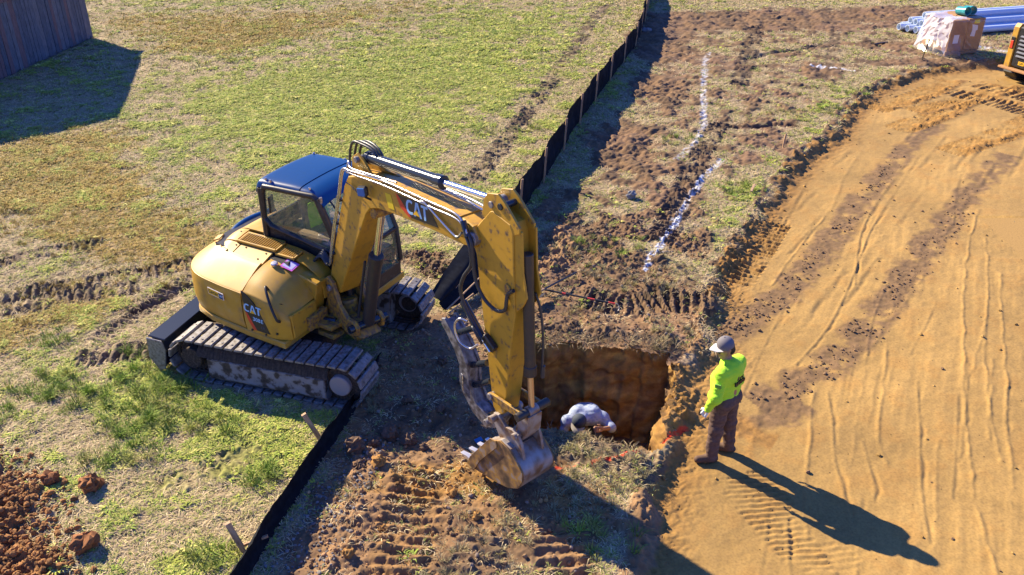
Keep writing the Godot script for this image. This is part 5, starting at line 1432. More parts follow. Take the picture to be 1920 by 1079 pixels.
# ---------------------------------------------------------------- pallet, cartons, pipes
func build_materials_yard() -> void:
	var turn := deg_to_rad(18)
	var at := Vector3(13.94, 0, -28.4)
	at.y = ground_y(at.x, at.z) + 0.0
	var B := Basis(Vector3.UP, turn)
	var pal := thing("pallet", "low wooden pallet under the wrapped cardboard boxes", "pallet", at, turn)
	for i in 7: part("deck_board", MB.new().box(Vector3(0.12, 0.02, 1.16), T(Vector3(-0.56 + i * 0.187, 0.13, 0)), 0.003).commit(30), M.wood, pal)
	for z in [-0.5, 0.0, 0.5]: part("stringer", MB.new().box(Vector3(1.24, 0.09, 0.05), T(Vector3(0, 0.075, z)), 0.003).commit(30), M.wood, pal)
	for z in [-0.5, 0.5]: part("base_board", MB.new().box(Vector3(1.24, 0.018, 0.1), T(Vector3(0, 0.015, z)), 0.003).commit(30), M.wood, pal)
	var k := 0
	var lab := ["cardboard box with a white paper label at the front of the pallet", "cardboard box with torn white paper and a yellow sticker on the pallet front", "plain cardboard box at the back of the pallet beneath the loose film", "plain cardboard box at the back of the pallet behind the yellow sticker"]
	for z in [0.29, -0.29]:
		for x in [-0.31, 0.31]:
			var hh: float = 0.92 + (0.03 if x > 0 else 0.0)
			var bx := thing("cardboard_box", lab[k], "box", at + B * Vector3(x, 0.142, z), turn, "boxes on the pallet")
			var wx: float = 0.6 if x < 0 else 0.62
			part("carton", MB.new().box(Vector3(wx, hh, 0.56), T(Vector3(0, hh * 0.5, 0)), 0.008).commit(30), M.card, bx)
			part("tape", MB.new().box(Vector3(0.06, 0.003, 0.562), T(Vector3(0, hh + 0.001, 0)), 0.0005).commit(30), M.trim, bx)
			if k == 0: part("paper_label", MB.new().box(Vector3(0.2, 0.26, 0.003), T(Vector3(-0.05, 0.36, 0.282)), 0.0005).commit(30), M.white, bx)
			if k == 1:
				part("paper_label", MB.new().prism(V2([-0.16, 0.78, 0.06, 0.74, 0.08, 0.6, 0.02, 0.58, 0.02, 0.4, -0.16, 0.42, -0.12, 0.6]), 0.281, 0.285, Transform3D.IDENTITY, 0.0005).commit(30), M.white, bx)
				part("sticker", MB.new().box(Vector3(0.2, 0.11, 0.003), T(Vector3(0.0, 0.86, 0.283)), 0.0005).commit(30), plain(lin(0.8, 0.72, 0.02), 0.5), bx)
			k += 1
	# clear film wound round the load, flared at one foot
	var film := plain(Color(0.93, 0.94, 0.98, 0.04), 0.15)
	film.transparency = BaseMaterial3D.TRANSPARENCY_ALPHA
	var g := []
	for r in 22:
		var w := r / 21.0
		var row := []
		for c in 88:
			var a := TAU * c / 88.0
			var dx := cos(a); var dz := sin(a)
			var sc: float = minf(0.635 / maxf(absf(dx), 0.001), 0.60 / maxf(absf(dz), 0.001))
			var p := Vector3(dx * sc, 0.04 + w * 1.1, dz * sc)
			if w > 0.9:
				var q := (w - 0.9) / 0.1
				p.x *= 1.0 - 0.35 * q; p.z *= 1.0 - 0.35 * q; p.y = 1.03 + 0.10 * q
			var wr := n_mid.get_noise_3d(p.x * 1.6 + 5.0, p.y * 2.6 + p.x * 1.5, p.z * 1.6) * 0.035 + n_fine.get_noise_3d(p.x * 0.8, p.y * 1.2, p.z * 0.8) * 0.012
			var flare := maxf(0.0, 0.42 - w) * (1.2 if (dx < -0.3 and dz > -0.6) else 0.12)
			p += Vector3(dx, 0, dz) * (absf(wr) + 0.006 + flare * 0.55)
			row.append(p)
		g.append(row)
	var fm := MB.new()
	fm.grid(g, true, true)
	single("plastic_wrap", fm.commit(40), film, "clear plastic stretch film wound round the boxes on the pallet", "plastic wrap", Transform3D(B, at))
	# loose white film bunched over the top and the left side
	var film2 := plain(Color(0.95, 0.96, 1.0, 0.42), 0.2)
	film2.transparency = BaseMaterial3D.TRANSPARENCY_ALPHA
	g = []
	for r in 20:
		var w := r / 19.0
		var row := []
		for c in 24:
			var u := c / 23.0
			var p := Vector3(-0.66 - 0.02 * u, 1.1 - w * 1.02, 0.62 - u * 1.2)
			if w < 0.35: p = Vector3(-0.1 - 0.56 * (w / 0.35), 1.10 + 0.03 * sin(u * 9.0), 0.56 - u * 1.1)
			else: p.y = 1.1 - (w - 0.35) / 0.65 * (1.02 - 0.35 * sin(PI * u))
			p.x -= maxf(0.0, w - 0.4) * 0.35 * (0.4 + 0.6 * u)
			p += Vector3(1, 0.6, 0) * (0.06 * n_mid.get_noise_2d(u * 3.0, w * 3.0) + 0.03 * n_fine.get_noise_2d(u * 1.6, w * 1.6))
			row.append(p)
		g.append(row)
	var fl := MB.new()
	fl.grid(g)
	single("plastic_sheet", fl.commit(50), film2, "loose white plastic sheet hanging over one side of the wrapped boxes", "plastic sheet", Transform3D(B, at))
	# two green couplings on top
	var cm := plain(lin(0.02, 0.26, 0.27), 0.35)
	for q in [[0.12, 0.1, 0.0], [0.40, 0.06, -0.12]]:
		var ring := MB.new().lathe([Vector2(0.10, -0.2), Vector2(0.125, -0.2), Vector2(0.125, 0.06), Vector2(0.135, 0.08), Vector2(0.135, 0.2), Vector2(0.112, 0.2), Vector2(0.10, 0.05), Vector2(0.10, -0.2)], Transform3D(B * Basis.from_euler(Vector3(PI / 2 - 0.12, q[2] * 2.0, 0)), at + B * Vector3(q[0], 1.24, q[1])), 22)
		single("pipe_coupling", ring.commit(35), cm, "short green plastic pipe coupling lying on top of the boxes" , "coupling", Transform3D.IDENTITY, "couplings on the boxes")
	# plastic pipes
	var pm := tri_mat(ramp_tex(128, 0.03, 3, 81, [[0.0, lin(0.52, 0.62, 0.76)], [1.0, lin(0.6, 0.68, 0.8)]]), 1.0, 0.3)
	var ring := MB.new().lathe([Vector2(0.098, 0.0), Vector2(0.112, 0.0), Vector2(0.112, 6.0), Vector2(0.098, 6.0), Vector2(0.098, 0.0)], Transform3D(Basis.from_euler(Vector3(0, 0, -PI / 2)), Vector3.ZERO), 22).commit(35)
	var d := atan2(0.26, 0.965)
	var i := 0
	for q in [[13.58, 0.112, -31.43], [13.40, 0.112, -31.19], [13.6, 0.112, -30.95], [13.78, 0.112, -30.71], [13.9, 0.112, -30.47], [14.0, 0.112, -30.23], [13.8, 0.307, -31.31], [13.88, 0.307, -31.07], [13.98, 0.307, -30.83], [14.1, 0.307, -30.59], [14.2, 0.502, -31.19], [14.3, 0.502, -30.95]]:
		single("plastic_pipe", ring, pm, "long pale blue plastic pipe lying in the stack behind the pallet", "pipe", Transform3D(Basis(Vector3.UP, d), Vector3(q[0], q[1] + 0.03, q[2])), "stack of plastic pipes")
		i += 1

# ---------------------------------------------------------------- compact loader, only its tail in view
func build_loader() -> void:
	var fwd := Vector3(0.93, 0, -0.37).normalized()
	var turn := atan2(-fwd.z, fwd.x)
	var rear := Vector3(14.35, -0.12, -25.7) + Vector3(0.37, 0, 0.93) * 0.86
	var lo := thing("compact_loader", "yellow and black compact track loader parked on the dirt beside the pallet", "loader", rear, turn)
	# local: x forward, z to the right; rear face at x 0
	var body := part("chassis", MB.new().box(Vector3(2.2, 0.9, 1.3), T(Vector3(1.25, 0.85, 0)), 0.05).commit(30), M.black, lo)
	var door := part("rear_door", MB.new().box(Vector3(0.12, 1.12, 1.28), T(Vector3(0.02, 0.98, 0)), 0.04).commit(30), M.black, lo)
	for k in 6: part("louvre", MB.new().box(Vector3(0.07, 0.03, 1.06), T(Vector3(-0.05, 0.74 + 0.11 * k, 0), Vector3(0, 0, 35)), 0.006).commit(30), plain(lin(0.16, 0.17, 0.2), 0.4), door)
	part("number_plate", MB.new().box(Vector3(0.006, 0.1, 0.2), T(Vector3(-0.043, 0.56, -0.3)), 0.001).commit(30), M.cat_yellow, door)
	part("letters", text_mesh("CAT", 0.06, true, 0.002), M.decal, door, T(Vector3(-0.048, 0.56, -0.3), Vector3(0, -90, 0)))
	for s: float in [-1.0, 1.0]:
		var post := part("tail_post", MB.new().prism(V2([-0.06, 0.34, 0.34, 0.34, 0.34, 1.55, 0.06, 1.6, -0.02, 1.5]), 0.0, 0.2, T(Vector3(0, 0, 0.66 if s > 0 else -0.86)), 0.02).commit(30), M.yellow, lo)
		part("tail_light", MB.new().box(Vector3(0.03, 0.22, 0.09), T(Vector3(-0.05, 1.02, 0.76 * s), Vector3(0, 0, 2)), 0.008).commit(30), M.red, post)
		part("lamp_housing", MB.new().box(Vector3(0.022, 0.34, 0.12), T(Vector3(-0.04, 1.06, 0.76 * s), Vector3(0, 0, 2)), 0.006).commit(30), M.black, post)
		part("lift_arm", MB.new().prism(V2([0.1, 1.5, 1.1, 1.62, 2.5, 1.1, 2.6, 0.6, 2.45, 0.55, 2.3, 0.95, 1.0, 1.4, 0.1, 1.35]), -0.07, 0.07, T(Vector3(0, 0, 0.8 * s)), 0.015).commit(30), M.yellow, lo)
		var tr := MB.new()
		tr.prism(V2([0.2, 0.42, 0.12, 0.2, 0.3, 0.02, 2.0, 0.02, 2.2, 0.2, 2.1, 0.42, 1.2, 0.6]), -0.2, 0.2, T(Vector3(0, 0, 0.78 * s)), 0.03)
		for k in 16: tr.box(Vector3(0.05, 0.05, 0.4), T(Vector3(0.3 + k * 0.113, 0.03, 0.78 * s)), 0.006)
		part("track", tr.commit(30), M.rubber, lo)
	part("bumper", MB.new().box(Vector3(0.16, 0.06, 1.9), T(Vector3(-0.08, 0.36, 0)), 0.012).commit(30), M.card, lo)
	part("cab", MB.new().prism(V2([0.7, 1.3, 2.1, 1.3, 1.9, 2.05, 0.75, 2.08, 0.6, 1.6]), -0.5, 0.5, Transform3D.IDENTITY, 0.04).commit(30), M.black, lo)
	part("engine_cover", MB.new().box(Vector3(0.7, 0.18, 1.24), T(Vector3(0.36, 1.62, 0), Vector3(0, 0, -4)), 0.05).commit(30), M.black, lo)
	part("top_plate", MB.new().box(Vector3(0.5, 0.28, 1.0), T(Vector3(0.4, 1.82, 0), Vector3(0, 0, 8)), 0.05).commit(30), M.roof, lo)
	for k in 2: part("hose", MB.new().tube(MB.curve([Vector3(0.02, 1.5, -0.55 + 0.05 * k), Vector3(-0.05, 1.68, -0.5 + 0.05 * k), Vector3(0.1, 1.82, -0.42 + 0.05 * k)], 5), 0.018, 8).commit(50), plain(lin(0.5, 0.4, 0.32), 0.5), lo)

# ---------------------------------------------------------------- bits on the ground
func rock_mesh(sd: int, sub: int, rough: float, squash := 0.75) -> ArrayMesh:
	var sp := SphereMesh.new()
	sp.radial_segments = sub * 2; sp.rings = sub; sp.radius = 1.0; sp.height = 2.0
	var ar := sp.get_mesh_arrays()
	var v: PackedVector3Array = ar[Mesh.ARRAY_VERTEX]
	var n := FastNoiseLite.new()
	n.seed = sd; n.frequency = 1.3; n.fractal_octaves = 4
	var m := MB.new()
	var ix: PackedInt32Array = ar[Mesh.ARRAY_INDEX]
	var w := PackedVector3Array()
	for p in v:
		var q := p.snapped(Vector3.ONE * 0.0001)
		var d := 1.0 + rough * n.get_noise_3d(q.x, q.y, q.z) + rough * 0.35 * n.get_noise_3d(q.x * 3.0, q.y * 3.0, q.z * 3.0)
		w.append(q * d * Vector3(1.0, squash, 0.9))
	for t in ix.size() / 3: m.tri(w[ix[3 * t]], w[ix[3 * t + 2]], w[ix[3 * t + 1]])
	return m.commit(28)

func multi(called: String, mesh: Mesh, m: Material, xfs: Array, cols: PackedColorArray) -> MultiMeshInstance3D:
	var mm := MultiMesh.new()
	mm.transform_format = MultiMesh.TRANSFORM_3D
	mm.use_colors = true
	mm.mesh = mesh
	mm.instance_count = xfs.size()
	for i in xfs.size():
		mm.set_instance_transform(i, xfs[i])
		mm.set_instance_color(i, cols[i])
	var o := MultiMeshInstance3D.new()
	o.name = numbered(called)
	o.multimesh = mm
	o.material_override = m
	add_child(o)
	o.set_meta("kind", "stuff")
	return o

func clod_mat(sd: int, a: Color, b: Color) -> StandardMaterial3D:
	return tri_mat(ramp_tex(128, 0.05, 4, sd, [[0.0, (a * 0.6).linear_to_srgb()], [0.5, a.linear_to_srgb()], [1.0, b.linear_to_srgb()]]), 3.0, 0.95, 0.0, true)

func build_small_things() -> void:
	var rng := RandomNumberGenerator.new()
	rng.seed = 31
	# probing rod with red and black bands
	var a := Vector3(0.22, 0, -12.73); var b := Vector3(1.63, 0, -12.13)
	a.y = ground_y(a.x, a.z) + 0.10; b.y = ground_y(b.x, b.z) + 0.07
	var rod := thing("probe_rod", "thin metal rod with red and black bands lying on the soil behind the pit", "rod")
	var cuts := [0.0, 0.09, 0.42, 0.46, 0.70, 0.78, 0.93, 1.0]
	for i in 7: part("band", MB.new().cyl(a.lerp(b, cuts[i]), a.lerp(b, cuts[i + 1]), 0.016, 8).commit(40), plain(lin(0.55, 0.04, 0.03), 0.45) if i % 2 == 0 else M.black, rod)
	part("hook", MB.new().tube(MB.curve([b, b + Vector3(0.04, 0.01, 0.03), b + Vector3(0.06, -0.03, 0.09), b + Vector3(0.04, -0.06, 0.12)], 4), 0.007, 6).commit(40), M.steel, rod)
	# shovel
	var sh := thing("shovel", "shovel with a dark handle lying across the banded rod", "shovel")
	var h0 := Vector3(1.09, ground_y(1.09, -13.22) + 0.12, -13.22); var h1 := Vector3(0.52, ground_y(0.52, -12.5) + 0.16, -12.5)
	part("handle", MB.new().cyl(h0, h1, 0.017, 8).commit(40), M.barrel, sh)
	part("socket", MB.new().cyl(h1, h1.lerp(h0, -0.14), 0.02, 8).commit(40), M.wood, sh)
	var d := (h1 - h0).normalized()
	var e := h1 + d * 0.1
	var s := Vector3(d.z, 0, -d.x)
	var ctrl := []
	for q in [[0.0, 0.10], [0.12, 0.13], [0.26, 0.11], [0.34, 0.03]]:
		var row := []
		for w in [-1.0, 0.0, 1.0]: row.append(e + d * q[0] + s * w * q[1] + Vector3(0, -0.03 + (0.02 if w != 0.0 else 0.0), 0))
		ctrl.append(row)
	part("blade", MB.new().shell(ctrl, 0.003, 4, 4).commit(40), M.barrel_dirty, sh)
	# rake head stuck in the soil, marker stakes, lengths of metal
	var st := single("marker_stake", stake(0.62, 0.018), plain(lin(0.09, 0.06, 0.03), 0.8), "short dark wooden marker stake leaning beside the wrapped pallet", "stake", Transform3D(Basis.from_euler(Vector3(0, 0.3, deg_to_rad(-12))), Vector3(12.6, ground_y(12.6, -27.2), -27.2)))
	single("marker_stake", stake(0.34, 0.02), M.wood, "short grey wooden marker stake at the edge of the graded dirt", "stake", Transform3D(Basis.from_euler(Vector3(0, 0.3, deg_to_rad(-6))), Vector3(6.29, ground_y(6.29, -19.56), -19.56)))
	single("wood_offcut", MB.new().box(Vector3(0.05, 0.02, 0.3), T(Vector3.ZERO), 0.003).commit(30), M.wood, "small pale board lying in the grass near the graded dirt", "board", T(Vector3(4.95, ground_y(4.95, -16.9) + 0.08, -16.9), Vector3(10, -25, 0)))
	single("metal_pin", MB.new().cyl(Vector3(-0.3, 0, 0), Vector3(0.3, 0, 0), 0.025, 10).commit(40), M.barrel, "dark metal pin lying on the grass near the stacked pipes", "pin", T(Vector3(12.2, ground_y(12.2, -29.5) + 0.04, -29.5), Vector3(0, 28, 0)))
	# blue wedge under the bucket teeth
	single("plastic_scrap", MB.new().box(Vector3(0.1, 0.02, 0.07), T(Vector3.ZERO), 0.004).commit(30), plain(lin(0.02, 0.12, 0.3), 0.4), "small blue plastic scrap lying by the bucket teeth", "scrap", T(Vector3(-0.42, ground_y(-0.42, -8.82) + 0.05, -8.82), Vector3(10, 30, 5)))
	# larger clods and stones, each its own thing
	var rm := [rock_mesh(1, 9, 0.75), rock_mesh(2, 9, 0.8), rock_mesh(3, 9, 0.6, 0.85)]
	var red := clod_mat(91, Color(0.26, 0.10, 0.03), Color(0.36, 0.17, 0.06))
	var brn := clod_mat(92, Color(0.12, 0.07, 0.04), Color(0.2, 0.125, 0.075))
	var och := clod_mat(93, Color(0.34, 0.17, 0.04), Color(0.42, 0.24, 0.08))
	var gry := clod_mat(94, Color(0.2, 0.2, 0.21), Color(0.32, 0.31, 0.3))
	for q in [[-4.94, -7.95, 0.13, red, "rounded orange clod of earth sitting alone on the grass beside the red heap"], [-5.46, -8.05, 0.10, red, "small orange clod at the upper edge of the red soil heap"], [-4.6, -7.0, 0.14, red, "flat orange clod at the lower edge of the red soil heap"]]:
		single("earth_clod", rm[rng.randi() % 3], q[3], q[4], "clod", Transform3D(Basis.from_euler(Vector3(0.2, rng.randf() * 6.0, 0.1)).scaled(Vector3.ONE * q[2]), Vector3(q[0], ground_y(q[0], q[1]) + q[2] * 0.45, q[1])))
	single("stone", rm[2], gry, "rounded grey stone on the grass right of the silt fence shadow", "stone", Transform3D(Basis.IDENTITY.scaled(Vector3.ONE * 0.1), Vector3(2.41, ground_y(2.41, -16.54) + 0.05, -16.54)))
	single("stone", rm[0], gry, "pale stone lying on the bare soil near the far fence", "stone", Transform3D(Basis.IDENTITY.scaled(Vector3(0.2, 0.12, 0.16)), Vector3(4.6, ground_y(4.6, -31.0) + 0.04, -31.0)))
	for q in [[-1.56, -8.95, 0.12], [-1.72, -8.75, 0.08], [-1.3, -8.85, 0.09], [-1.95, -8.6, 0.12], [-1.85, -8.3, 0.07], [-1.1, -8.7, 0.06], [-0.95, -9.4, 0.06], [-1.4, -9.6, 0.07], [-0.7, -10.1, 0.06], [-1.0, -10.6, 0.07], [-0.5, -9.2, 0.06]]:
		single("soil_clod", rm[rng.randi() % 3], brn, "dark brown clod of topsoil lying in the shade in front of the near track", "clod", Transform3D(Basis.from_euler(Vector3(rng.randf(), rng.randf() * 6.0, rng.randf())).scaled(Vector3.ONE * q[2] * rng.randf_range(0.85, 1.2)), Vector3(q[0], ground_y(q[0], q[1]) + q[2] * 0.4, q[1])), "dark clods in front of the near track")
	for q in [[-1.62, -8.35, 0.09], [-1.45, -7.3, 0.06], [-0.7, -7.9, 0.07], [-0.4, -7.5, 0.06], [-1.75, -6.9, 0.07]]:
		single("ochre_clod", rm[rng.randi() % 3], och, "orange clod of subsoil lying in the furrowed soil left of the bucket", "clod", Transform3D(Basis.from_euler(Vector3(rng.randf(), rng.randf() * 6.0, rng.randf())).scaled(Vector3.ONE * q[2]), Vector3(q[0], ground_y(q[0], q[1]) + q[2] * 0.4, q[1])), "orange clods in the furrows")
	# uncountable small clods, crumbs and pebbles
	var small := rock_mesh(7, 4, 0.55)
	var cm := plain(Color.WHITE, 0.95)
	cm.vertex_color_use_as_albedo = true
	var xs := []; var cs := PackedColorArray()
	for i in 13000:
		var x := rng.randf_range(-2.9, 3.6); var z := rng.randf_range(-15.5, -6.0)
		if sdist(Vector2(x, z), pit_poly) > -0.03: continue
		if fsample(f_soil, x, z) < 0.5 + rng.randf_range(-0.15, 0.2) or fsample(f_pad, x, z) > 0.1: continue
		var r := 0.007 + 0.024 * pow(rng.randf(), 3.5)
		xs.append(Transform3D(Basis.from_euler(Vector3(rng.randf() * 3.0, rng.randf() * 6.0, rng.randf() * 3.0)).scaled(Vector3.ONE * r), Vector3(x, ground_y(x, z) + r * 0.35, z)))
		var gc := ground_c(x, z)
		cs.append(gc * rng.randf_range(0.8, 1.6) if rng.randf() < 0.9 else Color(0.26, 0.2, 0.15) * rng.randf_range(0.7, 1.2))
	tag(multi("soil_crumbs", small, cm, xs, cs), "loose brown soil crumbs strewn around the pit and bucket", "soil")
	xs = []; cs = PackedColorArray()
	for i in 9000:
		var x := rng.randf_range(-7.0, -4.0); var z := rng.randf_range(-9.2, -5.9)
		var hp := fsample(f_heap, x, z)
		if hp < -0.15 + rng.randf_range(-0.3, 0.2): continue
		var r := 0.010 + 0.036 * pow(rng.randf(), 2.8)
		xs.append(Transform3D(Basis.from_euler(Vector3(rng.randf() * 3.0, rng.randf() * 6.0, rng.randf() * 3.0)).scaled(Vector3(r, r * 0.9, r)), Vector3(x, ground_y(x, z) + r * 0.4, z)))
		cs.append(Color(0.25, 0.115, 0.032) * rng.randf_range(0.6, 1.5))
	tag(multi("soil_heap", small, cm, xs, cs), "heap of loose reddish brown soil clods on the grass", "soil heap")
	xs = []; cs = PackedColorArray()
	for i in 900:
		var t := rng.randf()
		var x := lerpf(-2.05, -2.55, t) + rng.randf_range(-0.25, 0.55); var z := lerpf(-8.9, -6.0, t)
		if x < -2.3 - (z + 8.5) * 0.2 : continue
		var r := 0.007 + 0.02 * pow(rng.randf(), 3.0)
		xs.append(Transform3D(Basis.from_euler(Vector3(rng.randf() * 3.0, rng.randf() * 6.0, 0)).scaled(Vector3(r, r * 0.7, r)), Vector3(x, ground_y(x, z) + r * 0.3, z)))
		cs.append(Color(0.19, 0.175, 0.16) * rng.randf_range(0.5, 1.4))
	tag(multi("gravel", small, cm, xs, cs), "grey pebbles scattered beside the low black fabric fence", "gravel")
	xs = []; cs = PackedColorArray()
	for i in 5000:
		var x := rng.randf_range(1.4, 16.0); var z := rng.randf_range(-27.0, -6.0)
		var pd := fsample(f_pad, x, z)
		if pd < 0.0 or absf(x) > 1.5 - z * 0.6: continue
		var edge := smoothstep(0.9, 0.1, pd)
		if rng.randf() > 0.12 + 0.88 * edge: continue
		if sdist(Vector2(x, z), pit_poly) > -0.05: continue
		var r := 0.007 + 0.028 * pow(rng.randf(), 3.0)
		xs.append(Transform3D(Basis.from_euler(Vector3(rng.randf() * 3.0, rng.randf() * 6.0, 0)).scaled(Vector3(r, r * 0.8, r)), Vector3(x, ground_y(x, z) + r * 0.3, z)))
		cs.append((ground_c(x, z) * rng.randf_range(0.5, 1.1)) if rng.randf() < 0.7 else C_DARK * rng.randf_range(0.8, 1.8))
	var bands := [[2.78, -11.16, 3.68, -11.94, 4.64, -12.98, 5.94, -14.84, 7.66, -17.44, 9.23, -19.74], [3.33, -9.81, 4.04, -10.26, 4.88, -11.01, 5.69, -11.94, 6.74, -13.36, 8.01, -15.07, 9.8, -17.44]]
	for bd in bands:
		for i in 900:
			var seg: int = rng.randi() % (bd.size() / 2 - 1)
			var tt := rng.randf()
			var x: float = lerpf(bd[2 * seg], bd[2 * seg + 2], tt) + rng.randfn(0.0, 0.16); var z: float = lerpf(bd[2 * seg + 1], bd[2 * seg + 3], tt) + rng.randfn(0.0, 0.12)
			if n_mid.get_noise_2d(x, z) < rng.randf_range(-0.4, 0.3): continue
			var r := 0.006 + 0.026 * pow(rng.randf(), 3.0)
			xs.append(Transform3D(Basis.from_euler(Vector3(rng.randf() * 3.0, rng.randf() * 6.0, 0)).scaled(Vector3(r, r * 0.8, r)), Vector3(x, ground_y(x, z) + r * 0.3, z)))
			cs.append(C_DARK * rng.randf_range(0.7, 1.9))
	tag(multi("dirt_crumbs", small, cm, xs, cs), "small crumbs of earth scattered over the graded ochre dirt", "soil")

# ---------------------------------------------------------------- grass
func tuft(n: int, h: float, spread: float, w: float, lean: float, sd: int) -> ArrayMesh:
	var rng := RandomNumberGenerator.new()
	rng.seed = sd
	var v := PackedVector3Array(); var nn := PackedVector3Array()
	for i in n:
		var a := rng.randf() * TAU
		var o := Vector3(cos(a), 0, sin(a)) * spread * sqrt(rng.randf())
		var d := Vector3(cos(a + rng.randf_range(-0.9, 0.9)), 0, sin(a + rng.randf_range(-0.9, 0.9)))
		var s := Vector3(-d.z, 0, d.x) * w * rng.randf_range(0.7, 1.2)
		var hh := h * rng.randf_range(0.55, 1.1)
		var l := lean * rng.randf_range(0.4, 1.3)
		var m := o + d * l * hh * 0.35 + Vector3(0, hh * 0.6, 0)
		var t := o + d * l * hh + Vector3(0, hh * (1.0 - 0.25 * l), 0)
		var n0 := (m - o).cross(s).normalized()
		var n1 := (t - m).cross(s).normalized()
		for q in [o - s, o + s, m + s * 0.8, o - s, m + s * 0.8, m - s * 0.8]:
			v.append(q); nn.append(n0)
		for q in [m - s * 0.8, m + s * 0.8, t]:
			v.append(q); nn.append(n1)
	var arr := []; arr.resize(Mesh.ARRAY_MAX)
	arr[Mesh.ARRAY_VERTEX] = v; arr[Mesh.ARRAY_NORMAL] = nn
	var me := ArrayMesh.new()
	me.add_surface_from_arrays(Mesh.PRIMITIVE_TRIANGLES, arr)
	return me

